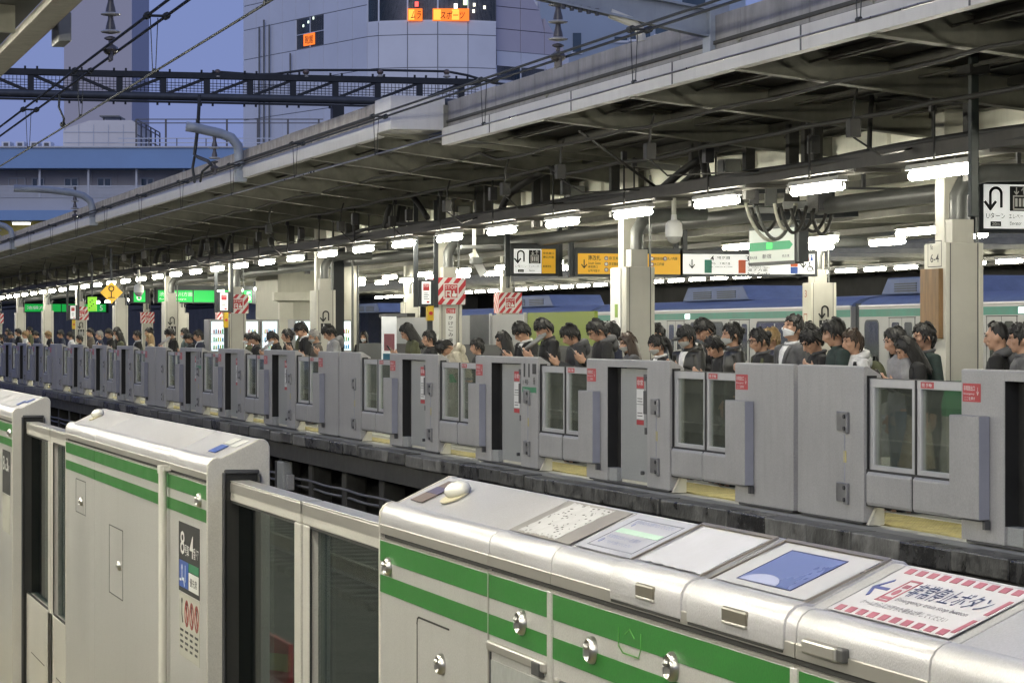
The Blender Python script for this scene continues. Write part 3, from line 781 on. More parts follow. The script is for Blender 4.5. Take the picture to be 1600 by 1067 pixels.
for i in range(4):
    u = .045 + i * .083
    if i: f2.ring(b, u, .118, .030, .009, 16, .0008, .0016); f2.line(b, [(u - .02, .138), (u + .02, .098)], .008, .0008, .0017)
    f2.line(k_, [(u, .138), (u, .112), (u + .012, .092)], .007, .0008, .0014); f2.disc(k_, u, .145, .008, 8, .0008, .0014)
    for r_ in range(4): f2.rect(k_, u - .028, u + .024 - .012 * (r_ % 2), .066 - r_ * .015, .072 - r_ * .015, .0008, .0014)
b.build('prohibition_rings', mat('dull_red_print', (.42, .07, .06), .45), pn); k_.build('lettering', m_black, pn)
ftm = top_frame(-7.55)
b = MB(); ftm.rect(b, .0, .11, .02, .06, 0, .001); b.build('blue_sticker', m_blue_p, gM)
b = MB(); ftm.rect(b, -.01, .09, .066, .10, 0, .001); ftm.rect(b, .13, .21, .06, .10, 0, .001); b.build('white_sticker', m_white, gM)

# --- left housing
f = YF(-12.86, YF0 - .0002, .90)
b = MB(); f.rect(b, 0, .35, 0, .185, 0, .001); pl = b.build('car_number_plate', m_black, gL)
b = MB(); write(b, f, '8', .03, .098, .062, .075, 'l'); write(b, f, '号車', .108, .098, .030, .07, 'l'); write(b, f, '3', .19, .098, .058, .066, 'l'); write(b, f, '番ドア', .258, .098, .030, .08, 'l'); b.build('lettering', m_white, pl)
f = YF(-12.86, YF0 - .0002, .735)
b = MB(); f.rect(b, 0, .34, 0, .16, 0, .0008); pn = b.build('prohibition_notice', MATS['clear_notice'], gL)
lock(XA(17, YF0), ZA(17, 676, YF0), .019, gL)
ftm = top_frame(-12.75)
b = MB(); ftm.rect(b, .0, .09, .02, .06, 0, .001); ftm.rect(b, .12, .2, .05, .09, 0, .001); b.build('blue_sticker', m_blue_p, gL)
# striped board standing low on the near platform, seen mirrored in the door glass
t = thing('barrier_board', 'yellow and red striped barrier board standing on the near platform', 'barrier', (-11.7, .33, 0))
MB().box(-12.0, -11.4, .32, .34, .05, .36).build('board_panel', m_red, t, .004)
b = MB(); f = Fr((-12.0, .342, .1), (-1, 0, 0), (0, 0, 1)); f.o = Vector((-11.4, .342, .05))
for k in range(2): f.poly(b, [(0.0, .07 + k * .13), (.6, .02 + k * .13), (.6, .09 + k * .13), (0, .14 + k * .13)], 0, .002)
b.build('board_stripe', m_tile, t)
for x in (-11.9, -11.5): MB().box(x - .02, x + .02, .20, .45, 0, .04).build('board_foot', m_dkmetal, t)
# ------------------------------------------------------------------ canopy over the far platform
m_fascia = mat('fascia_paint', (0.50, 0.49, 0.47), 0.5, var=0.06, scale=2, streak=0.22, scol=(.26, .25, .23))
m_parapet = mat('parapet_sheet', (0.20, 0.195, 0.20), 0.6, var=0.3, scale=2.4, streak=0.55, scol=(.09, .085, .085))
m_concrete = mat('stained_concrete', (0.33, 0.30, 0.26), 0.8, var=0.38, scale=3, bump=0.4, bscale=30, streak=0.75, scol=(.11, .10, .095))
m_boxw = mat('white_sheet', (0.56, 0.55, 0.53), 0.5, var=0.05, scale=3, streak=0.15)
m_beam = mat('beam_paint', (0.185, 0.182, 0.15), 0.6, var=0.2, scale=4, streak=0.3, scol=(.13, .125, .10))
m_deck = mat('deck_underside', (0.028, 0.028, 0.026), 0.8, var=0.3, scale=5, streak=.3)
m_purlin = mat('purlin_paint', (0.075, 0.072, 0.062), 0.7, var=0.25)
m_girder = mat('girder_cream', (0.62, 0.615, 0.53), 0.55, var=0.07, scale=1.5, streak=0.22, scol=(.33, .31, .24))
m_col = mat('column_cream', (0.60, 0.585, 0.51), 0.42, var=0.05, scale=3, streak=0.14, scol=(.40, .38, .31))
m_colface = mat('column_grey', (0.50, 0.485, 0.43), 0.45, var=0.05, scale=3, streak=0.14, scol=(.33, .32, .27))
m_pipe = mat('grey_pipe', (0.15, 0.155, 0.15), 0.42, 0.2, var=0.15)
m_cable = mat('black_cable', (0.035, 0.034, 0.032), 0.6, var=0.3)
m_tray = mat('tray_brown_grey', (0.08, 0.075, 0.067), 0.6, 0.2, var=0.25, scale=4)
m_ceil = mat('inner_ceiling', (0.20, 0.205, 0.17), 0.7, var=0.15, scale=2, streak=.3)
m_fix = mat('lamp_housing', (0.62, 0.62, 0.60), 0.4, var=0.05)
m_tube = emit('lit_tube', (1.0, 0.96, 0.80), TUBE)
m_greenpaint = mat('column_green_band', (0.05, 0.38, 0.14), 0.4, var=0.06)
XSTEP = -33.75
GYD, GZT = 11.45, 3.74
def canopy(x0, x1, ye, zb, zf, label, right):
    t = thing('platform_canopy', label, 'canopy', ((x0 + x1) / 2, ye, zb))
    t['kind'] = 'structure'
    zd = zb + .27
    sl = (zd - GZT) / (GYD - ye)
    dk = lambda y: zd - (y - ye) * sl
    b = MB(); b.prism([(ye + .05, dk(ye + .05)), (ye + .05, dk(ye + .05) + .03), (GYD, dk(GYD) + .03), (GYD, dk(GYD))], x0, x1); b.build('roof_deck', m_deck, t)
    # fascia and parapet in lengths
    step = 3.25; n = int((x1 - x0) / step) + 1
    for i in range(n):
        c = x1 - i * step; a = max(x0, c - step)
        if c - a < .1: continue
        b = MB(); b.prism([(ye, zb), (ye, zf), (ye + .03, zf), (ye + .03, zb + .03), (ye + .10, zb + .03), (ye + .10, zb)], a + .004, c - .004)
        o = b.build('fascia_panel', m_fascia, t)
        if right: MB().box(c - .012, c + .012, ye - .006, ye + .002, zb + .002, zf).build('fascia_joint', m_dkmetal, o)
        pp = 1.62 if right else 3.25
        for k in range(2 if right else 1):
            q = c - k * pp; r_ = max(a, q - pp)
            if q - r_ < .05: continue
            b = MB(); dz = random.uniform(-.004, .004)
            b.box(r_ + .004, q - .004, ye + .07, ye + .16, zf + .015, zb + (.52 if right else .445) + dz)
            b.build('parapet_panel', m_parapet if right else m_concrete, t, .006)
    MB().box(x0, x1, ye + .031, ye + .2, zf - .02, zf + .014).build('gutter', m_dkmetal, t)
    # cross beams
    nb = int((x1 - x0) / 3.0)
    L = GYD - ye
    bm_ = MB()
    dz = 3.0 * 0
    y0, y1 = .06, L - .01
    z0, z1 = zd - zb - y0 * sl, zd - zb - y1 * sl          # heights over zb
    for (w, za, zc) in ((.010, -.26, -.002), (.075, -.275, -.262), (.06, -.02, -.004)):
        bm_.add([(sx * w, y, z + zz) for sx in (-1, 1) for (y, z) in ((y0, z0), (y1, z1)) for zz in (za, zc)],
                [(0, 1, 3, 2), (4, 6, 7, 5), (0, 4, 5, 1), (2, 3, 7, 6), (0, 2, 6, 4), (1, 5, 7, 3)])
    me = bm_.mesh('canopy_beam')
    for i in range(nb):
        x = x1 - 1.4 - 3.0 * i
        o = link('canopy_beam', me, m_beam, t); o.location = (x - t.location.x, 0, 0)
    # purlins between the beams
    npur = 6
    for k in range(npur):
        y = ye + .35 + k * (L - .5) / (npur - 1)
        MB().box(x0, x1, y - .03, y + .03, dk(y) - .085, dk(y) - .003).build('purlin', m_purlin, t)
    for k in range(3):
        y = ye + .7 + k * 1.0
        b = MB(); b.tube([(x0, y, dk(y) - .12), (x1, y, dk(y) - .12)], .014, 6); b.build('roof_conduit', m_purlin, t)
    return t
cR = canopy(XSTEP, 14, 8.2, 3.82, 4.02, 'near length of opposite canopy with dark sheet parapet and pale grey fascia', True)
cL = canopy(-216, XSTEP - .87, 7.6, 3.96, 4.14, 'far length of opposite canopy with stained concrete parapet', False)
b = MB(); b.box(XSTEP - .868, XSTEP, 7.58, 8.24, 4.0, 4.40)
tag(b.build('gutter_box', m_boxw, bevel=.008), 'white sheet metal box where the two canopy lengths meet', 'gutter box')
MB().box(XSTEP - .868, XSTEP - .0, 8.245, 11.4, 3.9, 3.97).build('cover_flashing', m_deck)['kind'] = 'structure'
b = MB()
for i in range(60): b.box(14 - 4 * i - 3.985, 14 - 4 * i, GYD, GYD + .03, 3.33, GZT + .02)
struct('girder_wall', b, m_girder)
b = MB(); b.prism([(8.22, 3.92), (8.22, 4.3), (11.46, 3.86), (11.46, 3.6)], XSTEP - .05, XSTEP + .03)
struct('step_closer', b, m_beam)
b = MB(); b.prism([(7.66, 3.98), (7.66, 4.3), (11.46, 3.86), (11.46, 3.6)], XSTEP - .90, XSTEP - .84)
struct('step_closer', b, m_beam)
gs_me = MB().box(-.05, .05, GYD - .05, GYD - .002, 3.34, GZT - .02).mesh('girder_rib')
GS = thing('girder_rib_row', 'cream vertical ribs on the girder above the cable tray', 'girder rib', (0, GYD, 3.0)); GS['kind'] = 'structure'
for i in range(56):
    o = link('girder_rib', gs_me, m_girder, GS); o.location = (-1.7 - 2.01 * i, -GYD, -3.0)
for i in range(12):
    x = -19.5 - 6.4 * i
    u = thing('loudspeaker', 'small grey loudspeaker box on the girder, %s from the right' % ORD[i], 'loudspeaker', (x, GYD - .15, 3.47), 'loudspeakers on the girder')
    MB().box(x - .14, x + .14, GYD - .26, GYD - .06, 3.44, 3.62).build('speaker_case', m_pipe, u, .01)
    MB().box(x - .11, x + .11, GYD - .27, GYD - .261, 3.46, 3.60).build('speaker_grille', m_dkmetal, u)
for i in range(46): pass
# inner ceiling over the rest of the platforms
CE = thing('station_ceiling', 'dim inner ceiling with cross beams over the crowded platform', 'ceiling', (-80, 20, 3.7)); CE['kind'] = 'structure'
MB().box(-216, 14, GYD + .03, 21.2, 3.70, 3.76).build('ceiling_deck', m_ceil, CE)
MB().box(-216, 14, 27.0, 37, 3.74, 3.80).build('ceiling_deck', m_ceil, CE)
me = MB().box(-.09, .09, GYD + .04 - 20, 14.5, -.28, -.001).mesh('ceiling_beam')
for i in range(44):
    o = link('ceiling_beam', me, m_beam, CE); o.location = (80 + 2 - 3.35 * i, 0, 0)
for y in (13.1, 15.0, 16.6, 19.0, 21.0, 28.9, 31.0):
    MB().box(-216, 14, y - .05, y + .05, 3.32, 3.42).build('ceiling_runner', m_purlin, CE)
MB().box(-900, 14, 37.0, 37.3, -1.3, 8.0).build('far_wall', mat('far_wall_dark', (.05, .05, .05), .9, var=.4, scale=.6), CE)
# ------------------------------------------------------------------ lamps
tube_me = MB().tube([(-.655, 0, 0), (-.64, 0, 0), (.64, 0, 0), (.655, 0, 0)], [.025, .041, .041, .025], 10).mesh('lit_tube', smooth=40)
hb = MB(); hb.prism([(-.06, .052), (-.045, .10), (.045, .10), (.06, .052)], -.68, .68); hb.box(-.672, -.658, -.012, .012, -.012, .05); hb.box(.658, .672, -.012, .012, -.012, .05)
hous_me = hb.mesh('lamp_housing')
rods_me = MB().tube([(-.3, 0, .09), (-.3, 0, .2)], .008, 6).tube([(.3, 0, .09), (.3, 0, .2)], .008, 6).mesh('lamp_hanger')
def lamp(x, y, z, label, group, parts=True):
    t = thing('fluorescent_lamp', label, 'lamp', (x, y, z), group)
    link('lit_tube', tube_me, m_tube, t)
    link('lamp_housing', hous_me, m_fix, t)
    if parts: link('lamp_hanger', rods_me, m_fix, t)
    return t
LY, LZ = 10.3, 3.0
lx0 = XA(1470, LY)
for i in range(-2, 36):
    lamp(lx0 - 3.01 * i, LY, LZ, 'lit fluorescent tube under the cable tray, %s from the right of the front row' % ORD[i + 2], 'lamps under the cable tray')
x0 = XA(1432, 15.6)
for i in range(-3, 26):
    lamp(x0 - 3.62 * i, 15.6, 2.97, 'lit tube deeper under the roof, %s from right of the second row' % ORD[i + 3], 'lamps of the second row', False)
x0 = XA(1405, 17.5)
for i in range(-3, 26):
    lamp(x0 - 3.0 * i, 17.3, 3.0, 'lit tube above the back columns, %s from right of the third row' % ORD[i + 3], 'lamps of the third row', False)
x0 = XA(1577, 28)
for i in range(-3, 34):
    lamp(x0 - 2.0 * i, 28, 3.23, 'small lit tube beyond the train roof, %s from right' % ORD[i + 3], 'lamps beyond the train', False)
# ------------------------------------------------------------------ cable tray, cables, hangers, conduits
t = thing('cable_tray', 'dark cable tray running above the front row of lamps', 'cable tray', (-60, 10.4, 3.1))
b = MB(); b.prism([(10.12, 3.12), (10.12, 3.25), (10.135, 3.25), (10.135, 3.135), (10.52, 3.135), (10.52, 3.25), (10.535, 3.25), (10.535, 3.12)], -150, 12); b.build('tray_channel', m_tray, t)
rnd = random.Random(11)
for k in range(7):
    y = 10.15 + .055 * k; ph = rnd.uniform(0, 9); pts = []
    for i in range(220):
        x = 12 - .6 * i
        pts.append((x, y + .02 * math.sin(x * .9 + ph), 3.20 + .028 * (k % 3) + .03 * math.sin(x * .55 + ph) + .045 * max(0, math.sin(x * .21 + ph * .6)) ** 3))
    MB().tube(pts, .026 if k % 2 else .034, 6).build('tray_cable', m_cable, t, smooth=True)
for i in range(40):
    x = lx0 + 4.5 - 3.01 * i
    MB().box(x - .02, x + .02, 10.10, 10.55, 3.09, 3.118).build('tray_bracket', m_tray, t)
hg = 'hangers between the canopy and the cable tray'
rod_me = MB().tube([(0, 0, 0), (0, 0, .62)], .012, 6).mesh('hanger_rod')
k = 0
for i in range(34):
    for dx in (0, 1.2):
        x = lx0 + 3.4 - 3.01 * i - dx
        y = 10.07 if dx == 0 else 10.57
        if i > 22 and dx: continue
        t = thing('hanger', 'thin dark hanger above the tray, %s from the right' % ORD[k], 'hanger', (x, y, 3.09), hg); k += 1
        link('hanger_rod', rod_me, m_cable, t)
        if (i + int(dx)) % 3 == 0:
            MB().box(x - .06, x + .06, y - .05, y + .05, 3.40, 3.58).build('switch_box', m_dkmetal, t, .006)
        else:
            MB().box(x - .03, x + .03, y - .03, y + .03, 3.60, 3.70).build('hanger_clamp', m_dkmetal, t, .004)
post_me = MB().box(-.055, .055, -.055, .055, 0, .72).mesh('post', .004)
k = 0
for px in (1517, 1238, 1262, 1275, 1170, 1085, 960, 852, 838, 762, 748, 690, 628, 556, 545, 470, 455, 400, 330, 302, 262, 225):
    x = XA(px, 10.75); z0 = 2.95 if k == 0 else 3.05
    t = thing('steel_post', 'dark steel post hanging from the canopy, %s from the right' % ORD[k], 'steel post', (x, 10.75, z0), 'dark posts hanging from the canopy'); k += 1
    link('post', post_me, m_cable, t)
x = XA(1521, 9.95)
t = thing('drop_pole', 'tall dark green pole dropping from the canopy beside the elevator sign', 'pole', (x, 9.95, 2.5))
MB().box(x - .035, x + .035, 9.915, 9.985, 2.55, 4.0).build('pole_shaft', mat('dark_green_paint', (.022, .03, .028), .5, var=.2), t, .008)
MB().box(x - .13, x + .13, 9.86, 10.04, 3.72, 3.80).build('pole_bracket', m_cable, t, .006)
# arcs of conduit rising from the tray into the roof
def arc(label, pts, r):
    P = []
    pts = [Vector(p) for p in pts]
    for i in range(len(pts) - 1):
        p0 = pts[max(i - 1, 0)]; p1 = pts[i]; p2 = pts[i + 1]; p3 = pts[min(i + 2, len(pts) - 1)]
        for s in range(6):
            u = s / 6
            P.append(.5 * ((2 * p1) + (p2 - p0) * u + (2 * p0 - 5 * p1 + 4 * p2 - p3) * u * u + (3 * p1 - p0 - 3 * p2 + p3) * u ** 3))
    P.append(pts[-1])
    return tag(MB().tube(P, r, 8).build('conduit', m_cable, smooth=True), label, 'conduit', 'curved conduits above the tray')
A = lambda px, py, Y: (XA(px, Y), Y, ZA(px, py, Y))
arc('thick dark conduit sweeping from tray up to the roof right of middle', [A(1015, 312, 10.3), A(1070, 265, 10.4), A(1120, 235, 10.6), A(1160, 226, 10.9)], .045)
arc('thick grey conduit bending steeply upward over the bright lamps', [A(1108, 290, 10.3), A(1098, 235, 10.4), A(1112, 200, 10.6), A(1130, 185, 10.8)], .05)
arc('thin dark conduit slanting below thick one', [A(1050, 300, 10.3), A(1085, 270, 10.45), A(1100, 245, 10.6)], .035)
arc('dark conduit arch right of the white gutter box', [A(782, 332, 10.3), A(800, 300, 10.35), A(860, 265, 10.5), A(905, 268, 10.8)], .05)
arc('dark conduit arch under the gutter box', [A(600, 357, 10.2), A(612, 318, 10.3), A(640, 305, 10.4), A(668, 340, 10.3)], .045)
arc('thin conduit arch inside the larger arch', [A(620, 352, 10.3), A(632, 300, 10.5), A(668, 288, 10.8)], .03)
arc('dark conduit arch left of the gutter box', [A(312, 402, 10.2), A(320, 372, 10.3), A(338, 368, 10.4), A(355, 396, 10.3)], .06)
arc('second dark conduit arch farther left', [A(352, 396, 10.2), A(362, 362, 10.3), A(385, 352, 10.6)], .05)
arc('far dark conduit arch near the yellow diamond sign', [A(242, 412, 10.2), A(250, 390, 10.3), A(275, 385, 10.5)], .06)
arc('brown conduit bent over the drop pole', [A(1358, 243, 10.3), A(1362, 160, 10.4), A(1375, 150, 10.6), A(1520, 165, 10.8)], .025)
t = thing('cross_brace', 'thin diagonal brace under the near canopy', 'brace', (0, 9, 4), None)
b = MB(); p, q = A(905, 205, 9.0), A(1035, 300, 10.3)
b.tube([p, q], .016, 6); t.location = p; b.build('brace_rod', m_cable, t)
# loose cables slung along the underside of the canopy
rnd = random.Random(21)
for k, (y, z) in enumerate(((9.0, 3.70), (9.85, 3.54))):
    pts = []; x = 10.0; ph = rnd.uniform(0, 6)
    while x > -120:
        for j in range(4):
            pts.append((x - .75 * j, y + .03 * math.sin(x + ph), z + (.12 if x < XSTEP else 0) - .022 * math.sin(math.pi * j / 4) * rnd.uniform(.4, 1.6)))
        x -= 3.0
    tag(MB().tube(pts, rnd.choice((.012, .018, .024)), 6).build('roof_cable', m_cable, smooth=True), ('thin dark cable slung nearest the canopy edge', 'dark cable slung just outside the cable tray')[k], 'cable')
rnd = random.Random(8)
for i in range(22):
    x = -16 - 3.9 * i + rnd.uniform(-1, 1); y = rnd.uniform(9.0, 10.0); zt = 3.80 - (y - 8.2) * .11
    t = thing('junction_box', 'small dark junction box with a drop cable under the canopy, %s from the right' % ORD[i], 'junction box', (x, y, zt - .3), 'junction boxes under the canopy')
    s_ = rnd.uniform(.05, .09)
    MB().box(x - s_, x + s_, y - .05, y + .05, zt - .36, zt - .20).build('box_case', m_cable, t, .006)
    MB().tube([(x, y, zt - .2), (x + .02, y, zt - .05), (x, y + .05, zt + .10)], .012, 6).build('box_conduit', m_cable, t)
    MB().tube([(x, y, zt - .36), (x + rnd.uniform(-.2, .2), y + .2, zt - .52), (x + rnd.uniform(-.3, .3), 10.2, 3.24)], .010, 6).build('drop_cable', m_cable, t, smooth=True)
# overhead duct behind the first columns
t = thing('overhead_duct', 'round grey pipe running behind the first columns', 'pipe', (-60, 12.4, 3.1))
MB().tube([(12, 12.4, 3.08), (-150, 12.4, 3.08)], .10, 12).build('pipe_run', mat('duct_dark', (.085, .087, .085), .45, .2, var=.2), t, smooth=40)
MB().tube([(12, 12.9, 3.25), (-150, 12.9, 3.25)], .06, 8).build('pipe_run', m_girder, t, smooth=40)
for i in range(36):
    x = 6 - 4.1 * i
    MB().box(x - .03, x + .03, 12.2, 13.0, 3.215, 3.24).build('pipe_strap', m_dkmetal, t)
    MB().box(x - .02, x + .02, 12.38, 12.42, 3.24, 3.7).build('pipe_hanger', m_dkmetal, t)
# ------------------------------------------------------------------ columns
CZ = 2.44
def column(x, y, wx, wy, label, group, up=True, band=True):
    """x, y: the corner that faces the camera and the track"""
    t = thing('platform_column', label, 'column', (x, y, 0), group)
    MB().box(x - wx, x, y, y + wy, 0, CZ).build('column_casing', m_colface, t, .004)
    MB().box(x - wx + .01, x - .02, y - .012, y - .001, .02, CZ - .01).build('track_side_cladding', m_col, t, .003)
    b = MB()
    for (yy, w_) in ((y + .03, .008), (y + wy - .045, .010)): b.box(x - .002, x + .0015, yy, yy + w_, .02, CZ - .003)
    b.build('cladding_joint', m_dkmetal, t)
    MB().box(x - .03, x + .010, y + wy - .03, y + wy + .012, .02, CZ + .0).build('edge_strip', m_col, t, .002)
    MB().box(x - .03, x + .006, y - .014, y + .022, .02, CZ + .0).build('edge_strip', m_col, t, .002)
    if band:
        b = MB(); b.box(x - wx - .004, x + .014, y - .018, y + wy + .016, .82, 1.15); b.build('green_band', m_greenpaint, t)
    if up:
        MB().box(x - wx + .12, x - wx + .34, y + .05, y + .25, CZ, 3.70).build('steel_shaft', m_col, t, .003)
        MB().box(x - .24, x - .02, y + .06, y + .28, CZ, CZ + .22).build('pipe_collar', m_colface, t, .004)
        MB().tube([(x - .13, y + .17, CZ + .22), (x - .13, y + .17, CZ + .45), (x - .13, y + .25, CZ + .60), (x - .13, y + .45, CZ + .66), (x - .13, y + 1.1, CZ + .68)], .085, 12).build('down_pipe', m_pipe, t, smooth=40)
        MB().tube([(x - .02, y + .31, CZ), (x - .02, y + .31, 3.6)], .015, 6).build('column_conduit', m_pipe, t)
    return t
cols = []
names = ['cream platform column with a brown board, nearest of the row', 'cream column carrying a white vertical station name banner', 'cream column wrapped in red striped stop sign with vertical banner below',
         'cream column with elevator mark beside the vending machines', 'cream column with red striped stop sign in front of vending machine', 'cream column with elevator mark under the green platform sign',
         'cream column right of the yellow diamond sign', 'cream column with striped sign left of the diamond sign', 'plain cream column right of the far green sign', 'plain cream column among the far crowd', 'farthest visible cream column with striped sign']
CX0, CDX, CYF = -25.38, 10.05, 11.02
for k in range(11):
    cols.append(column(CX0 - CDX * k, CYF, .52 if k == 0 else .66, .35, names[k], 'front row of columns'))
bcols = []
BY = 17.3
bx0 = XA(1268, BY)
for k in range(9):
    bcols.append(column(bx0 - 10.0 * k, BY, .4, .42, 'cream column of the back row, %s from the right' % ORD[k], 'back row of columns', up=True, band=False))
# things fixed to the columns
def elevator_mark(fr, t, u, v, s, flip=False):
    b = MB(); u_turn(b, fr, u, v + s * 1.15, s); fr.rect(b, u - s * .5, u + s * .5, v, v + s, 0, .0015); o = b.build('elevator_mark', m_black, t)
    b = MB(); fr.line(b, [(u - s * .34, v + s * .1), (u + s * .34, v + s * .1), (u + s * .34, v + s * .6), (u - s * .34, v + s * .6), (u - s * .34, v + s * .1)], s * .06, 0, .002)
    for q in (-.18, 0, .18): fr.rect(b, u + s * q - s * .05, u + s * q + s * .05, v + s * .2, v + s * .5, 0, .002)
    for q in (-.2, .2): fr.line(b, [(u + s * q, v + s * .66), (u + s * q, v + s * .92)], s * .07, 0, .002)
    b.build('elevator_figure', m_white, o)
def stop_wrap(x, y, wx, wy, z0, z1, t, k=0):
    """red and white striped sheet round a column with a STOP emblem"""
    s_ = .035
    w_ = wy + 2 * s_ + .06
    MB().box(x - wx - .02, x + .03, y - s_ - .03, y + wy + s_ + .03, z0, z1).build('sign_wrap', m_white, t, .003)
    b = MB()
    for (fr, W_) in ((XF(x + .0305, y - s_ - .03, z0), w_), (YF(x - wx - .02, y - s_ - .0305, z0), wx + .05)):
        H_ = z1 - z0; n = 5; p = .155
        for i in range(-5, 9):
            a0 = i * p; pts = []
            # stripe: a parallelogram clipped to the sheet
            def clip(a):
                return a
            poly = [(a0, 0), (a0 + p * .52, 0), (a0 + p * .52 + H_ * .8, H_), (a0 + H_ * .8, H_)]
            def half(P, f):
                out = []
                for j in range(len(P)):
                    A_, B_ = P[j], P[(j + 1) % len(P)]
                    fa, fb = f(A_), f(B_)
                    if fa >= 0: out.append(A_)
                    if fa * fb < 0:
                        s = fa / (fa - fb); out.append((A_[0] + (B_[0] - A_[0]) * s, A_[1] + (B_[1] - A_[1]) * s))
                return out
            poly = half(poly, lambda q: q[0]); poly = half(poly, lambda q: W_ - q[0]) if poly else []
            if len(poly) > 2: fr.poly(b, poly, 0, .002)
    b.build('red_stripe', m_red, t)
    fr = XF(x + .033, y + wy / 2, (z0 + z1) / 2)
    b = MB(); fr.rect(b, -.125, .125, -.125, .125, 0, .001); o = b.build('stop_emblem', m_white, t)
    b = MB(); fr.rect(b, -.105, .105, -.105, .105, .001, .002); b.build('emblem_field', m_red, o)
    b = MB(); write(b, fr, 'STOP', 0, .035, .055, .19, 'c', .0026)
    fr.line(b, [(-.08, -.085), (-.08, 0), (-.01, 0), (-.01, -.05), (-.05, -.05)], .022, .002, .0026); fr.line(b, [(-.03, -.05), (-.005, -.09)], .02, .002, .0026)
    fr.poly(b, [(.02, -.09), (.085, -.09), (.095, -.04), (.06, -.035), (.055, .01), (.035, .01), (.035, -.03), (.015, -.05)], .002, .0026)
    b.build('emblem_figure', m_white, o)
c0 = cols[0]
MB().box(CX0 - .50, CX0 - .06, CYF - .06, CYF - .0125, 1.545, 2.20).build('wooden_board', mat('brown_board', (.20, .12, .055), .5, var=.35, scale=3, stretch=(6, 6, .8)), c0, .004)
f = YF(CX0 - .46, CYF - .0125, 2.24)
b = MB(); write(b, f, 'No', .1, .14, .05, .06); write(b, f, '6-4', .1, .02, .08, .2); f.line(b, [(.04, -.02), (.36, -.02), (.36, .22), (.04, .22), (.04, -.02)], .008); b.build('lettering', m_black, c0)
f = XF(CX0 + .0155, CYF + .17, 1.7)
# station name banner
c1 = cols[1]; x1 = CX0 - CDX
MB().box(x1 - .63, x1 - .20, CYF - .03, CYF - .0125, .6, CZ - .01).build('name_banner', mat('banner_white', (.78, .78, .75), .4, var=.03), c1, .003)
f = YF(x1 - .63, CYF - .0305, 0)
b = MB(); f.rect(b, .20, .33, 1.80, 1.97, 0, .0015); b.build('banner_tab', mat('olive_green_print', (.25, .38, .05), .4), c1)
b = MB()
for i, ch in enumerate('しんじゅくえき'):
    write(b, f, ch, .265, 1.67 - i * .118, .085, .22, 'c')
b.build('lettering', m_black, c1)
# stop signs, banners and marks
x2 = CX0 - 2 * CDX
stop_wrap(x2, CYF, .66, .35, 2.06, 2.49, cols[2])
f = XF(x2 + .0165, CYF + .175, 0)
b = MB(); f.rect(b, -.085, .085, 1.0, 1.98, 0, .0015); o = b.build('vertical_banner', m_white, cols[2])
b = MB(); f.rect(b, -.075, .075, 1.92, 2.0, .0015, .002); b.build('banner_head', m_red, o)
b = MB()
for i, ch in enumerate('かけこみ乗車はキケン'): write(b, f, ch, 0, 1.82 - i * .09, .065, .075, 'c', .0024)
b.build('lettering', m_black, o)
b = MB(); write(b, f, 'ご注意', 0, 1.93, .055, .12, 'c', .0028); b.build('lettering', m_white, o)
elevator_mark(XF(CX0 - 3 * CDX + .0155, CYF + .17, 0), cols[3], 0, 1.60, .20)
stop_wrap(CX0 - 4 * CDX, CYF, .66, .35, 2.06, 2.49, cols[4])
elevator_mark(XF(CX0 - 5 * CDX + .0155, CYF + .17, 0), cols[5], 0, 1.60, .20)
stop_wrap(CX0 - 7 * CDX, CYF, .66, .35, 2.06, 2.49, cols[7])
elevator_mark(XF(CX0 - 7 * CDX + .0155, CYF + .17, 0), cols[7], 0, 1.55, .20)
stop_wrap(CX0 - 10 * CDX, CYF, .66, .35, 2.06, 2.49, cols[10])
elevator_mark(XF(bx0 + .0155, BY + .2, 0), bcols[0], 0.03, 1.62, .20)
f = YF(bx0 - .4, BY - .0125, 0)
b = MB(); write(b, f, '3', .12, 2.2, .12, .1); f.line(b, [(.08, 1.75), (.22, 1.75), (.22, 1.92), (.08, 1.92), (.08, 1.75)], .02); b.build('red_mark', mat('rust_red_print', (.35, .12, .07), .5), bcols[0])
for k in (2, 5, 6, 8): stop_wrap(bx0 - 10 * k, BY, .4, .42, 2.08, 2.55, bcols[k])
# ------------------------------------------------------------------ canopy and lamps of the near platform
NC = thing('near_canopy', 'brown canopy edge of the near platform cutting the corner of the sky', 'canopy', (-20, 2.3, 3.8)); NC['kind'] = 'structure'
m_nc = mat('near_canopy_paint', (.22, .205, .17), .65, var=.2, streak=.4)
b = MB(); b.prism([(2.3, 3.80), (2.3, 4.02), (2.24, 4.02), (2.24, 3.84), (2.10, 3.84), (2.10, 3.80)], -110, 12); b.build('canopy_edge', m_nc, NC, .006)
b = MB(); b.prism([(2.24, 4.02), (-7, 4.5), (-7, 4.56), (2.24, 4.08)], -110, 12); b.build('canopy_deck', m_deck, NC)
me = MB().prism([(2.08, 3.82), (2.08, 4.02), (-6.9, 4.49), (-6.9, 4.30)], -.05, .05).mesh('canopy_rib')
for i in range(44):
    o = link('canopy_rib', me, m_beam, NC); o.location = (20 + 4 - 2.6 * i, -2.3, -3.8)
for y in (1.3, .3, -1.5): MB().box(-110, 12, y - .04, y + .04, 3.86, 3.92).build('canopy_runner', m_purlin, NC)
xq = XA(96, 2.45)
t = thing('bracket_box', 'grey box hanging beyond the near canopy edge', 'box', (xq, 2.5, 4.0))
MB().box(xq - .42, xq + .05, 2.42, 2.52, ZA(96, 66, 2.45), ZA(96, 20, 2.45)).build('box_case', m_pipe, t, .01)
MB().box(xq - .3, xq + .0, 2.2, 2.42, ZA(96, 40, 2.45), ZA(96, 34, 2.45)).build('box_arm', m_dkmetal, t)
NTUBE = emit('near_lit_tube', (1.0, 0.955, 0.955), TUBE * .585)
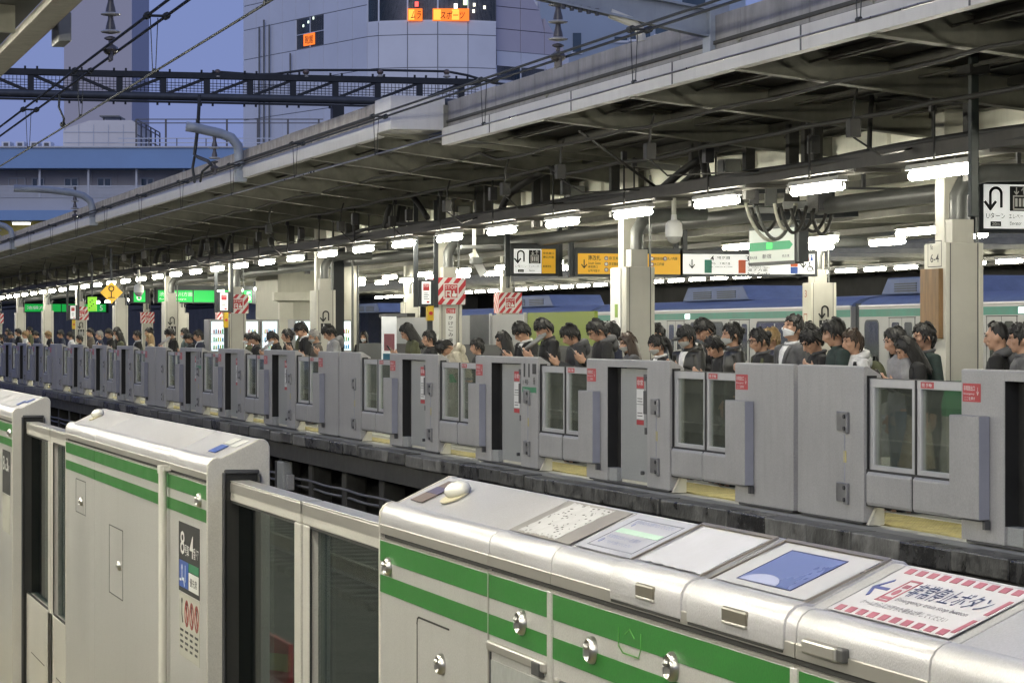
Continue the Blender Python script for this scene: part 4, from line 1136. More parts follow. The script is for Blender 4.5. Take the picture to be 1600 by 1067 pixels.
for i in range(36):
    _l = lamp(4.5 - 2.6 * i, .15, 3.30, 'lit tube under the near canopy over the striped gates, %s from the near end' % ORD[i], 'lamps under the near canopy'); setmat(_l.children[0], NTUBE)
for i in range(34):  # unseen inner row, set close together to brighten the gate fronts
    _l = lamp(4.5 - 1.4 * i, -2.7, 3.30, 'lit tube farther in under the near canopy, %s from the near end' % ORD[i], 'inner lamps under the near canopy'); setmat(_l.children[0], NTUBE)

struct('added_sky_blocker', MB().box(-130, 12, -7.4, -7.2, -.6, 4.5), mat('sky_blocker_dark', (.03, .03, .03), .7, var=.4, scale=.8))  # added unseen wall, keeps bright sky out of the door glass
# ------------------------------------------------------------------ train on the far side
TY = 23.7
m_tr = mat('train_steel', (.34, .34, .33), .4, .25, var=.05, scale=2, streak=.1, scol=(.35, .34, .32))
m_trroof = mat('train_roof_sky_blue', (.11, .145, .26), .55, var=.15, scale=3)  # grey roof; the blue dusk light on it is put into the paint
m_trgreen = mat('train_green_band', (.012, .19, .13), .45, var=.15, scale=3)
m_trdk = mat('train_window', (.03, .04, .04), .08, var=.3, spec=.8)
m_trgask = mat('coupler_hood', (.05, .055, .06), .6, var=.2)
xj = XA(1341, TY)
def window_outline(x0, x1, z0, z1, r):
    P = []
    for (cx, cz, a0) in ((x1 - r, z1 - r, 0), (x0 + r, z1 - r, 90), (x0 + r, z0 + r, 180), (x1 - r, z0 + r, 270)):
        for a in (0, 30, 60, 90): P.append((cx + r * math.cos(R(a0 + a)), cz + r * math.sin(R(a0 + a))))
    return P
def train_car():
    L = 19.5
    t = thing('train_car', 'silver train car with green band', 'train car', (0, 0, 0), 'train cars behind the platform')
    side = [(0, -.75), (0, 2.18), (.03, 2.2), (2.8, 2.2), (2.83, 2.18), (2.83, -.75)]
    b = MB(); b.prism(side, 0, L); b.build('body', m_tr, t, .01)
    b = MB(); b.prism([(.02, 2.2), (.06, 2.26), (.25, 2.36), (.7, 2.44), (1.4, 2.47), (2.1, 2.44), (2.55, 2.36), (2.77, 2.26), (2.81, 2.2)], 0, L); b.build('roof', m_trroof, t, smooth=40)
    MB().box(0, L, -.012, .03, 2.185, 2.215).build('gutter_rail', m_alu, t)
    MB().box(.02, L - .02, -.004, .001, 1.965, 2.125).build('green_band', m_trgreen, t)
    for k, xc in enumerate((2.4, 7.34, 12.28, 17.22)):
        d = MB().box(xc - .68, xc + .68, -.006, .001, -.05, 1.93).build('door', m_tr, t)
        MB().box(xc - .72, xc + .72, -.012, .001, 1.93, 1.95).build('door_head', m_trgask, d)
        MB().box(xc - .008, xc + .008, -.009, .001, -.05, 1.93).build('door_gap', m_trgask, d)
        MB().box(xc + .68, xc + .70, -.010, .001, -.05, 1.93).build('door_edge', m_trgask, d)
        MB().box(xc - .70, xc - .68, -.010, .001, -.05, 1.93).build('door_edge', m_trgask, d)
        for s in (-1, 1):
            b = MB(); b.prism(window_outline(xc + s * .34 - .2, xc + s * .34 + .2, .95, 1.84, .06), -.0105, 0.0, 'y'); b.build('door_window', m_trdk, d)
    for (x0, x1) in ((.35, 1.1), (3.6, 6.1), (8.54, 11.04), (13.48, 15.98), (18.4, 19.15)):
        b = MB(); b.prism(window_outline(x0, x1, .9, 1.86, .12), -.006, .001, 'y'); o = b.build('window', m_trdk, t)
        b = MB(); b.prism(window_outline(x0 - .04, x1 + .04, .86, 1.90, .14), -.004, .0005, 'y'); b.build('window_frame', m_trgask, o)
        if x1 - x0 > 2: MB().box((x0 + x1) / 2 - .03, (x0 + x1) / 2 + .03, -.009, 0, .92, 1.84).build('window_post', m_tr, o)
    MB().box(8.1, 8.5, -.008, .001, 1.985, 2.105).build('destination_sign', emit('train_display', (.75, .95, .95), 1.6), t)
    MB().box(L, L + .42, .12, 2.7, -.6, 2.26).build('gangway_hood', m_trgask, t)
    return t
tc = train_car()
for i in range(-1, 3):
    o = tc if i == -1 else copy_tree(tc)
    o.location = (xj + .05 - 20.0 * i - 0 + 0 - .0, TY, 0)
    o['label'] = 'silver train car with green band behind the platform, %s from the right' % ORD[i + 1]
tcx = XA(1150, TY + 1.4)
def roof_ac(px, w, lab):
    x = XA(px, TY + 1.3)
    t = thing('roof_unit', lab, 'air conditioner', (x, TY + 1.4, 2.46), 'air conditioners on the train roofs')
    b = MB(); b.prism([(x - w, 2.44), (x - w * .82, 2.80), (x + w * .82, 2.80), (x + w, 2.44)], TY + .55, TY + 2.2, 'y'); b.build('unit_case', m_trroof, t, .03)
    for k in range(2):
        xx = x - w * .36 + k * w * .72
        for q in range(4): MB().box(xx - w * .27, xx + w * .27, TY + .53, TY + .56, 2.50 + q * .05, 2.525 + q * .05).build('vent_slat', m_trgask, t)
roof_ac(1160, 2.6, 'long blue grey air conditioner on the train roof behind the white sign')
roof_ac(860, 3.0, 'long air conditioner on the train roof under a pale translucent hump')
roof_ac(1490, 2.2, 'air conditioner on the train roof near the brown board column')
roof_ac(600, 2.6, 'far air conditioner on the train roof left of the stop sign')

# ------------------------------------------------------------------ signs
def Yat(px, X):
    k = (px - 800) / F
    return -X * (ST + k * CT) / (CT - k * ST)
def Zat(px, py, X):
    y = Yat(px, X); z = -X * CT + y * ST
    return CAMH + (HY - py) * z / F
m_yel = emit('lit_yellow_sign', (.66, .36, .03), .42)
m_wlit = emit('lit_white_sign', (.84, .86, .82), .52)
m_glit = emit('lit_green_sign', (.02, .58, .10), .60)
m_dark = mat('sign_frame', (.045, .05, .055), .45, .3, var=.15)
def hang_sign(name, label, px0, px1, py0, py1, X, cat='sign', post=True, depth=.16, top=.09):
    y0, y1 = Yat(px0, X), Yat(px1, X)
    z1, z0 = Zat(px0, py0, X), Zat(px0, py1, X)
    t = thing(name, label, cat, (X, (y0 + y1) / 2, z0))
    MB().box(X - depth, X - .002, y0 - .05, y1 + .05, z0 - .04, z1 + top).build('sign_case', m_dark, t, .006)
    if post:
        for y in (y0 - .09, y1 + .09): MB().box(X - depth * .8, X - depth * .2, y - .035, y + .035, z0 - .05, 3.69).build('sign_post', m_dark, t)
    return t, XF(X, y0, z0), y1 - y0, z1 - z0
def elev_panel(t, f, w, h):
    b = MB(); f.rect(b, 0, w, 0, h, -.001, .0015); o = b.build('white_field', m_wlit, t)
    b = MB(); u_turn(b, f, w * .25, h * .42, h * .5, .003); f.rect(b, w * .54, w * .97, h * .40, h * .96, .0015, .003)
    write(b, f, 'Uターン', w * .05, h * .22, h * .14, w * .40, 'l', .003); f.rect(b, w * .14, w * .36, h * .05, h * .16, .0015, .003)
    write(b, f, 'エレベーター', w * .52, h * .22, h * .13, w * .46, 'l', .003); write(b, f, 'Elevator', w * .54, h * .08, h * .09, w * .25, 'l', .003)
    b.build('lettering', m_black, o)
    b = MB(); u0, u1, v0, v1 = w * .62, w * .89, h * .44, h * .74
    f.line(b, [(u0, v0), (u1, v0), (u1, v1), (u0, v1), (u0, v0)], h * .03, .003, .0042)
    for k in range(3): f.rect(b, u0 + (u1 - u0) * (.12 + .29 * k), u0 + (u1 - u0) * (.30 + .29 * k), v0 + h * .06, v1 - h * .05, .003, .0042)
    for k, s in ((.68, -1), (.83, 1)):
        f.line(b, [(w * k, h * .78), (w * k, h * .93)], h * .025, .003, .0042)
        e = h * (.93 if s > 0 else .78)
        f.line(b, [(w * k - h * .05, e - s * h * .06), (w * k, e), (w * k + h * .05, e - s * h * .06)], h * .025, .003, .0044)
    write(b, f, '20m', w * .17, h * .07, h * .07, w * .16, 'l', .0042)
    b.build('elevator_figure', m_white, o)
    return o
X_ = PZ(803, 430, 46)[0]
t, f, w, h = hang_sign('elevator_sign', 'small hanging sign with U-turn arrow, elevator symbol and yellow strip', 803, 868, 389, 427, X_)
elev_panel(t, f, w * .66, h)
b = MB(); f.rect(b, w * .67, w, 0, h, -.001, .0015); o = b.build('yellow_field', m_yel, t)
b = MB(); write(b, f, '中央東口', w * .70, h * .78, h * .1, w * .26, 'l', .003); write(b, f, '南口方面', w * .70, h * .62, h * .1, w * .26, 'l', .003); write(b, f, '新南改札', w * .70, h * .24, h * .1, w * .2, 'l', .003); b.build('lettering', m_black, o)
X_ = PZ(1537, 357, 28)[0]
t, f, w, h = hang_sign('elevator_sign', 'large white U-turn and elevator sign cut off by the photo edge', 1537, 1612, 288, 357, X_, top=.16)
elev_panel(t, f, w, h)
X_ = PZ(897, 430, 45)[0]
t, f, w, h = hang_sign('exit_sign', 'long yellow exit sign with a down arrow behind the banner column', 903, 1063, 396, 428, X_)
b = MB(); f.rect(b, 0, w, 0, h, -.001, .0015); o = b.build('yellow_field', m_yel, t)
b = MB(); arrow_down(b, f, w * .06, h * .30, h * .38, h * .26, .003)
write(b, f, '南改札', w * .10, h * .66, h * .26, w * .12, 'l', .003); write(b, f, 'South Gates', w * .10, h * .47, h * .12, w * .12, 'l', .003); write(b, f, '南剪票口', w * .10, h * .29, h * .12, w * .09, 'l', .003); write(b, f, '남쪽개찰구', w * .10, h * .10, h * .12, w * .11, 'l', .003)
for (u, lines) in ((.30, ('京王線', '京王新線', '小田急線')), (.74, ('都営新宿線', '大江戸線', '')), (.87, ('丸ノ内線', '', ''))):
    for k, s in enumerate(lines):
        if s: write(b, f, s, w * u, h * (.70 - .28 * k), h * .15, w * .10, 'l', .003)
b.build('lettering', m_black, o)
b = MB()
for (u, n) in ((.275, 3), (.72, 2), (.85, 1)):
    for k in range(n): f.disc(b, w * u, h * (.77 - .28 * k), h * .10, 14, .0015, .0026)
b.build('line_dots', m_white, o)
b = MB()
for (u, n) in ((.275, 3), (.72, 2), (.85, 1)):
    for k in range(n): f.ring(b, w * u, h * (.77 - .28 * k), h * .085, h * .03, 14, .0026, .0034)
b.build('line_rings', mat('violet_print', (.18, .05, .30), .4), o)
t, f, w, h = hang_sign('platform_guide_sign', 'long white platform guide sign with 4 and 3 and coloured line bars', 1067, 1243, 397, 428, X_, top=.07)
b = MB(); f.rect(b, 0, w, 0, h, -.001, .0015); o = b.build('white_field', m_wlit, t)
b = MB(); arrow_down(b, f, w * .08, h * .30, h * .42, h * .28, .003)
write(b, f, '4', w * .24, h * .66, h * .28, w * .035, 'l', .003); write(b, f, '3', w * .55, h * .66, h * .28, w * .035, 'l', .003)
write(b, f, '埼京線', w * .30, h * .74, h * .18, w * .12, 'l', .003); write(b, f, '湘南新宿ライン', w * .60, h * .74, h * .18, w * .2, 'l', .003)
for (u, a_, c_) in ((.24, '渋谷・大崎方面', 'for Shibuya & Osaki'), (.57, '横浜・小田原方面', 'for Yokohama & Odawara'), (.57, '逗子方面', 'for Zushi')):
    v = .46 if a_ != '逗子方面' else .14
    write(b, f, a_, w * u, h * v, h * .15, w * .18, 'l', .003); write(b, f, c_, w * u, h * (v - .15), h * .1, w * .2, 'l', .003)
b.build('lettering', m_black, o)
for (u, c, v0, v1) in ((.19, m_trgreen, .05, .72), (.49, mat('orange_red_print', (.55, .10, .03), .4), .05, .72), (.955, MATS['orange_red_print'], .40, .9), (.955, m_blue_p, .05, .38)):
    b = MB(); f.rect(b, w * u, w * u + .12, h * v0, h * v1, .0015, .003); b.build('line_bar', c, o)
t, f, w, h = hang_sign('toilet_sign', 'white sign with toilet and wheelchair symbols right of the display', 1249, 1273, 397, 428, X_, post=False, top=.07)
b = MB(); f.rect(b, 0, w, 0, h, -.001, .0015); o = b.build('white_field', m_wlit, t)
b = MB(); arrow_down(b, f, w * .25, h * .32, h * .42, h * .28, .003)
f.ring(b, w * .68, h * .26, h * .13, h * .035, 14, .0015, .003); f.line(b, [(w * .66, h * .52), (w * .68, h * .34), (w * .86, h * .32), (w * .92, h * .16)], h * .035, .0015, .003); f.disc(b, w * .66, h * .56, h * .045, 10, .0015, .003)
b.build('symbol', m_black, o)
for (u, c) in ((.56, m_red), (.80, m_blue_p)):
    b = MB(); f.disc(b, w * u, h * .92, h * .05, 10, .0015, .003); f.poly(b, [(w * u - h * .07, h * .66), (w * u + h * .07, h * .66), (w * u + h * .04, h * .86), (w * u - h * .04, h * .86)], .0015, .003); b.build('symbol', c, o)
t, f, w, h = hang_sign('platform_guide_sign', 'rest of the white guide sign partly hidden by the green display', 1243.5, 1248.5, 397, 428, X_, post=False, top=.07)
b = MB(); f.rect(b, 0, w, 0, h, -.001, .0015); b.build('white_field', m_wlit, t)
# train display: turned to run along the track
p0 = PZ(1171, 411, 38); p1 = PZ(1241, 407, 36.6)
ux = Vector((p1[0] - p0[0], p1[1] - p0[1], 0)); w = ux.length; ux.normalize(); h = 50 * 38 / F
t = thing('train_display', 'turned white display with green arrow band hanging below cable loops', 'sign', tuple(p0))
f = Fr(p0, ux, (0, 0, 1))
b = MB(); f.rect(b, -.03, w + .03, -.04, h + .03, -.12, -.002); b.build('display_case', m_dark, t)
b = MB(); f.rect(b, w + .04, w + .13, -.02, 3.69 - p0.z, -.14, -.01); b.build('display_post', m_dark, t)
b = MB(); f.rect(b, 0, w, 0, h, -.001, .0015); o = b.build('white_field', emit('dim_white_sign', (.62, .66, .60), .42), t)
b = MB(); f.poly(b, [(0, h * .35), (w * .90, h * .35), (w * .97, h * .48), (w * .90, h * .61), (0, h * .61)], .0015, .003); b.build('green_arrow', emit('dim_green_sign', (.04, .36, .16), .35), o)
b = MB(); f.rect(b, w * .40, w * .52, h * .40, h * .58, .003, .004); b.build('green_led', emit('green_led', (.05, .9, .12), 1.1), o)
b = MB(); write(b, f, '新宿', w * .3, h * .10, h * .14, w * .2, 'l', .003); write(b, f, '新大久保', w * .02, h * .10, h * .10, w * .16, 'l', .003); write(b, f, '代々木', w * .74, h * .10, h * .10, w * .16, 'l', .003); b.build('lettering', m_black, o)
# green platform number signs far down the platform
def green_sign(label, px0, px1, py0, py1, z, items, gaps=()):
    X_ = PZ(px0, py1, z)[0]
    t, f, w, h = hang_sign('platform_number_sign', label, px0, px1, py0, py1, X_, post=True, top=.16)
    ed = [0] + [g * w for g in gaps] + [w]
    for a, c in zip(ed[:-1], ed[1:]):
        b = MB(); f.rect(b, a + .02, c - .02, 0, h, -.001, .002); b.build('green_field', m_glit, t)
    b = MB()
    for (s, u, v, hh, ww) in items: write(b, f, s, u * w, v * h, hh * h, ww, 'l', .004)
    b.build('lettering', m_wlit, t)
green_sign('green sign with a large 6 beside the round camera', 208, 228, 453.5, 472, 96, [('6', .25, .12, .75, None)])
green_sign('long green platform sign ending in a large 5', 246, 394, 453.5, 472, 97, [('渋谷・品川方面', .02, .5, .35, 1.1), ('for Shibuya', .02, .15, .2, .9), ('5', .935, .12, .75, None)], (.375,))
green_sign('far green platform sign ending in 5 at the left', 38, 166, 475, 487, 150, [('5', .92, .15, .7, None), ('池袋方面', .03, .3, .45, 1.2)], (.45,))
# yellow diamond marker
p = PZ(174, 457, 70)
t = thing('diamond_sign', 'yellow diamond sign with a black circle and stem hanging over the crowd', 'sign', tuple(p))
f = Fr(p, (ST, CT, 0), (0, 0, 1)); s_ = 17.5 * 70 / F
b = MB(); f.poly(b, [(0, -s_), (s_, 0), (0, s_), (-s_, 0)], -.05, 0); b.build('diamond_panel', emit('lit_diamond', (.78, .48, .06), .6), t)
b = MB(); f.ring(b, 0, s_ * .34, s_ * .22, s_ * .09, 18, 0, .002); f.line(b, [(0, s_ * .12), (0, -s_ * .46)], s_ * .09, 0, .002); f.line(b, [(-s_ * .28, -s_ * .46), (s_ * .28, -s_ * .46)], s_ * .08, 0, .0022); b.build('symbol', m_black, t)
MB().bar(f.p(0, s_), f.p(0, 1.05), .05, .05).build('sign_post', m_dark, t)
p = PZ(137, 486, 78)
t = thing('platform_map_sign', 'small yellow green sign left of the diamond sign', 'sign', tuple(p))
f = Fr(p, (ST, CT, 0), (0, 0, 1)); k = 78 / F
b = MB(); f.rect(b, 0, 14 * k, 0, 22 * k, -.05, 0); b.build('sign_panel', emit('lit_lime', (.28, .70, .05), .6), t)
b = MB(); 
for q in range(5): f.rect(b, (2 + (q * 3) % 8) * k, (4 + (q * 3) % 8) * k, (4 + 3 * q) * k, (5.5 + 3 * q) * k, 0, .002)
b.build('sign_marks', m_black, t)
MB().bar(f.p(7 * k, 22 * k), f.p(7 * k, 1.5), .04, .04).build('sign_post', m_dark, t)
# small hanging stop notices and yellow emergency boxes beside the striped columns
for i, (px0, px1, py0, py1, z, yb) in enumerate(((659, 673, 440, 475, 46, (668, 678, 478, 501)), (344, 356, 458, 485, 64, (350, 357, 488, 512)), (110, 118, 478, 498, 92, (113, 118, 500, 514)))):
    X_ = PZ(px0, py1, z)[0]
    lab = ('white stop notice', 'middle white stop notice', 'farthest white stop notice')[i] + ' hanging beside a red striped column'
    t, f, w, h = hang_sign('stop_notice', lab, px0, px1, py0, py1, X_, depth=.05, top=.03)
    b = MB(); f.rect(b, 0, w, 0, h, -.001, .0015); o = b.build('white_field', m_wlit, t)
    b = MB(); f.rect(b, w * .16, w * .84, h * .60, h * .90, .0015, .0025); f.rect(b, w * .55, w * .85, h * .05, h * .13, .0015, .0025); b.build('red_field', m_red, o)
    b = MB(); write(b, f, 'STOP', w * .22, h * .76, h * .10, w * .56, 'l', .0032); b.build('lettering', m_white, o)
    b = MB()
    for q in range(4): f.rect(b, w * .2, w * (.8 - .1 * (q % 2)), h * (.22 + .08 * q), h * (.25 + .08 * q), .0015, .0025)
    b.build('small_print', m_black, o)
    y0, y1 = Yat(yb[0], X_), Yat(yb[1], X_); z1, z0 = Zat(yb[0], yb[2], X_), Zat(yb[0], yb[3], X_)
    t = thing('emergency_box', ('yellow emergency button box', 'middle yellow emergency button box', 'farthest yellow emergency button box')[i] + ' below the white stop notice', 'emergency box', (X_, y0, z0))
    MB().box(X_ - .12, X_, y0, y1, z0, z1).build('box_case', mat('emergency_yellow', (.66, .44, .03), .4), t, .006)
    MB().tube([(X_, (y0 + y1) / 2, (z0 + z1) / 2), (X_ + .02, (y0 + y1) / 2, (z0 + z1) / 2)], .03, 10).build('push_button', m_red, t)
    MB().box(X_ - .09, X_ - .04, y0 + .01, y1 - .01, 0, z0).build('box_stand', m_dark, t)
# dome cameras
for i, (px, py, z, lab) in enumerate(((1053, 366, 33, 'round dome camera hanging on a white pole over the platform'), (217, 455, 66, 'far dome camera hanging in front of the green sign'))):
    p = PZ(px, py, z)
    t = thing('dome_camera', lab, 'camera', tuple(p)); s = .095 if i == 0 else .11
    b = MB(); b.lathe([(.03, .22), (.035, .16), (s * .7, .15), (s, .11), (s * 1.05, .02), (s, -.03)], p, 18); b.build('camera_housing', m_white, t, smooth=40)
    b = MB(); b.ell(p - Vector((0, 0, .02)), s * .9, s * .9, s * .95, 16, 10); b.build('camera_dome', mat('smoked_dome', (.42, .42, .40), .06, var=.1, coat=1), t, smooth=True)
    b = MB(); b.tube([p + Vector((0, 0, .2)), p + Vector((0, 0, .48))], .028, 8); b.build('camera_pole', m_girder, t)
# hanging equipment with looping cables
p = PZ(1180, 318, 34)
t = thing('equipment_rack', 'hanging equipment boxes with looping cables below the bright lamps', 'equipment', tuple(p))
for (px0, px1, py0, py1, z, m_) in ((1172, 1186, 297, 318, 34, m_dkmetal), (1196, 1214, 294, 322, 34.2, m_pipe), (1226, 1246, 300, 330, 34.3, m_tray), (1262, 1278, 301, 332, 34.1, m_gate), (1280, 1300, 302, 328, 34, m_dkmetal), (1176, 1216, 324, 333, 33.9, m_gate2), (1224, 1262, 315, 326, 33.9, m_gate2)):
    a = PZ(px0, py1, z); c = PZ(px1, py0, z); f = Fr(a, (ST, CT, 0), (0, 0, 1))
    b = MB(); f.rect(b, 0, (px1 - px0) * z / F, 0, (py1 - py0) * z / F, -.14, 0); b.build('equipment_box', m_, t)
a = PZ(1165, 300, 34.3); c = PZ(1310, 296, 34.3); MB().bar(a, c, .05, .05).build('rack_rail', m_dark, t)
a = PZ(1180, 340, 34.5); c = PZ(1340, 332, 34.5); MB().bar(a, c, .14, .10).build('rack_rail', m_dark, t)
for px in (1180, 1245, 1300): MB().bar(PZ(px, 340, 34.4), PZ(px, 250, 34.4), .05, .05).build('rack_hanger', m_dark, t)
rnd = random.Random(4)
for (cx, cy_, wr, hr, m_) in ((1205, 318, 40, 58, m_girder), (1212, 322, 30, 52, m_pipe), (1196, 325, 22, 36, m_cable), (1226, 318, 16, 40, m_girder), (1240, 322, 20, 42, m_cable), (1254, 326, 18, 34, m_cable), (1270, 328, 22, 34, m_cable), (1284, 330, 16, 36, m_cable)):
    z = 33.6 + rnd.uniform(-.2, .3)
    pts = [PZ(cx - wr + 2 * wr * k / 14, cy_ + hr * math.sin(math.pi * k / 14) ** .7, z + .02 * k) for k in range(15)]
    MB().tube(pts, .02, 6).build('cable_loop', m_, t, smooth=True)
p = PZ(582, 500 - 70, 40)
p = PZ(741, 418, 43)
t = thing('platform_camera', 'white boxed camera with a tilted hood hanging near the stop sign', 'camera', tuple(p))
b = MB(); b.bar(PZ(738, 395, 43), PZ(756, 430, 43), .12, .02, (1, 0, 0)); b.build('camera_hood', m_white, t)
MB().box(p.x - .1, p.x + .1, p.y - .05, p.y + .1, p.z + .05, p.z + .15).build('camera_case', m_pipe, t, .01)
MB().bar(p + Vector((0, 0, .15)), p + Vector((0, 0, .75)), .04, .04).build('camera_pole', m_girder, t)
MB().bar(p + Vector((0, -.2, .3)), p + Vector((0, .4, .3)), .08, .05).build('camera_arm', m_pipe, t)

# ------------------------------------------------------------------ stair enclosure, kiosk block and vending machines
t = thing('stair_enclosure', 'grey stair wall with a black panel and a lime green board behind the waiting men', 'stair wall', (XA(760, 13.5), 13.5, 0))
def encl(px0, px1, z0, z1, m_, name, y=13.5, th=.06):
    MB().box(XA(px0, y) + .01, XA(px1, y) - .01, y, y + th, z0, z1).build(name, m_, t, .004)
m_encl = mat('enclosure_grey', (.42, .42, .41), .4, .2, var=.06, scale=2)
encl(604, 690, .0, 1.93, m_encl, 'grey_panel'); encl(690, 734, 0, 1.94, m_encl, 'grey_panel')
encl(734, 768, 0, 1.95, mat('black_panel', (.03, .033, .035), .35, var=.2), 'black_panel')
encl(768, 822, 0, 1.94, m_encl, 'grey_panel')
encl(824, 929, 1.0, 1.96, mat('lime_board', (.24, .31, .035), .5, var=.08, scale=2), 'lime_board')
encl(824, 929, 0, .99, m_encl, 'grey_panel')
encl(560, 950, 0, 1.40, mat('dark_counter', (.07, .07, .068), .5, var=.2), 'dark_counter', 13.2, .2)
for px in (690, 768, 822): MB().box(XA(px, 13.5) - .03, XA(px, 13.5) + .03, 13.46, 13.5, 0, 1.97).build('post', m_alu, t)
MB().box(XA(604, 13.5) - .5, XA(640, 13.5), 13.45, 13.62, 1.94, 2.02).build('coping', m_black, t)
t2 = thing('poster_case', 'pale poster case left of the long haired woman', 'poster', (XA(603, 13.4), 13.4, 0))
xx = XA(612, 13.1); f = XF(xx, 12.9, 0)
b = MB(); f.rect(b, 0, .30, 1.0, 1.95, -.05, 0); o = b.build('poster_panel', m_wlit, t2)
b = MB(); f.rect(b, .04, .26, 1.25, 1.6, 0, .002); b.build('poster_patch', mat('pink_print', (.6, .25, .3), .5), o)
b = MB(); f.rect(b, .02, .28, 1.02, 1.2, 0, .002); b.build('poster_patch', mat('sky_print', (.15, .4, .62), .5), o)
z = 74
a = PZ(434, 545, z); X_ = a[0]
t = thing('elevator_tower', 'pale elevator tower behind the vending machines', 'elevator tower', (X_, Yat(490, X_), 0))
y0, y1 = Yat(434, X_), Yat(556, X_)
m_tow = mat('tower_cream', (.52, .51, .44), .55, var=.08, scale=1, streak=.2)
MB().box(X_ - 3.2, X_, y0, y1, 0, 3.4).build('tower_wall', m_tow, t, .02)
MB().box(X_ + .001, X_ + .35, y0 - .15, y1 - .3, Zat(434, 470, X_), Zat(434, 457, X_)).build('tower_ledge', m_col, t, .01)
MB().box(X_ + .001, X_ + .25, y0 + .0, y0 + .35, 0, 2.4).build('tower_pier', m_col, t, .01)
MB().box(X_ + .001, X_ + .25, y1 - .4, y1, 0, 3.39).build('tower_pier', m_col, t, .01)
for (px, py) in ((476, 420), (545, 480), (540, 438)):
    MB().box(X_ + .0, X_ + .06, Yat(px, X_), Yat(px + 8, X_), Zat(px, py + 8, X_), Zat(px, py, X_)).build('tower_fitting', m_dkmetal, t)
def vending(px0, px1, z, label, c2, seed):
    X_ = PZ(px0, 545, z)[0]; y0, y1 = Yat(px0, X_), Yat(px1, X_); zt = Zat(px0, 499, X_)
    t = thing('vending_machine', label, 'vending machine', (X_, (y0 + y1) / 2, 0), 'vending machines at the elevator tower')
    MB().box(X_ - .75, X_ - .002, y0 - .03, y1 + .03, .06, zt).build('cabinet', m_gate, t, .01)
    MB().box(X_ - .7, X_ - .05, y0, y1, 0, .06).build('plinth', m_black, t)
    f = XF(X_, y0, 0); w = y1 - y0
    b = MB(); f.rect(b, .02, w - .02, 1.22, zt - .05, -.001, .01); o = b.build('lit_window', emit('vend_light', (.72, .90, .95), 1.5), t)
    b = MB(); f.rect(b, .02, w - .02, .95, 1.16, -.001, .02); b.build('lower_front', c2, t)
    rnd = random.Random(seed)
    for row in range(3):
        zz = 1.27 + row * (zt - 1.40) / 3
        MB().box(X_ + .009, X_ + .03, y0 + .02, y1 - .02, zz - .03, zz - .012).build('shelf', m_white, o)
        n = 6
        for k in range(n):
            yy = y0 + .05 + (w - .1) * (k + .5) / n; hh = (zt - 1.40) / 3 * rnd.uniform(.5, .72); r_ = (w - .1) / n * .36
            b = MB(); b.lathe([(r_, 0), (r_, hh * .7), (r_ * .5, hh * .88), (r_ * .5, hh)], (X_ + .03, yy, zz - .012), 8)
            b.build('drink', mat('drink_%d' % rnd.randrange(6), ((.05, .25, .5), (.5, .08, .06), (.1, .4, .15), (.6, .5, .1), (.5, .5, .5), (.04, .35, .5))[rnd.randrange(6)], .3), o)
vending(329, 356, 66, 'glowing vending machine with orange base left of the striped column', mat('orange_front', (.55, .14, .04), .4), 1)
vending(383, 404, 67.5, 'glowing vending machine half hidden right of the striped column', mat('white_front', (.6, .6, .6), .4), 2)
vending(409, 434, 68, 'glowing vending machine with blue base in front of the tower', mat('blue_front', (.05, .2, .5), .4), 3)
vending(461, 486, 69, 'white vending machine left of the elevator mark column', mat('white_front2', (.6, .6, .62), .4), 4)
vending(522, 549, 69, 'white and red vending machine right of the elevator mark column', mat('red_front', (.5, .05, .05), .4), 5)
for i, (px, z) in enumerate(((551, DZ(551, 12.2)), (559, DZ(559, 12.6)))):
    p = PZ(px, 545, z)
    t = thing('thin_pole', ('thin grey pole', 'second thin grey pole')[i] + ' rising to the roof right of the tower', 'pole', (p.x, p.y, 0))
    MB().tube([(p.x, p.y, 0), (p.x, p.y, 3.69)], .025, 8).build('pole_shaft', m_pipe, t)
    MB().tube([(p.x, p.y, 0), (p.x, p.y, .03)], .08, 10).build('pole_foot', m_pipe, t)
# ------------------------------------------------------------------ overhead wires
m_wire = mat('overhead_wire', (.030, .034, .038), .8, 0, var=.2)
m_cu = mat('contact_wire', (.30, .29, .28), .3, .8, var=.2)
m_ins = mat('insulator_pale', (.40, .39, .37), .25, var=.15)
m_insd = mat('insulator_dark', (.07, .065, .07), .3, var=.15)
m_steelb = mat('bluegrey_steel', (.27, .30, .34), .5, .1, var=.12, scale=3, streak=.2)
def messenger(yc, label):
    t = thing('messenger_wire', label, 'overhead wire', (-60, yc, 4.1), 'overhead wires')
    for s in (-.075, .075): MB().tube([(x, yc + s, 4.10) for x in (-260, -120, -60, -30, -10, 20)], .0125, 6).build('wire_strand', m_wire, t)
    me = MB().tube([(-.05, -.075, 0), (.05, -.075, 0)], .03, 8).tube([(-.05, .075, 0), (.05, .075, 0)], .03, 8).tube([(0, -.075, 0), (0, .075, 0)], .012, 6).mesh('wire_clamp')
    me2 = MB().tube([(0, -.03, 0), (0, -.012, -.42)], .004, 5).tube([(0, .03, 0), (0, .012, -.42)], .004, 5).tube([(-.03, 0, -.42), (.03, 0, -.42)], .018, 6).mesh('dropper')
    x0 = XA(245, 3.3)
    for i in range(26):
        o = link('wire_clamp', me, m_wire, t); o.location = (x0 + 10 - 5 * i + 60, 0, 0)
        o = link('dropper', me2, m_wire, t); o.location = (x0 + 9.85 - 5 * i + 60, 0, 0)
messenger(3.3, 'double overhead wire crossing the sky above the near track')
messenger(7.3, 'double overhead wire running in front of the canopy edge')
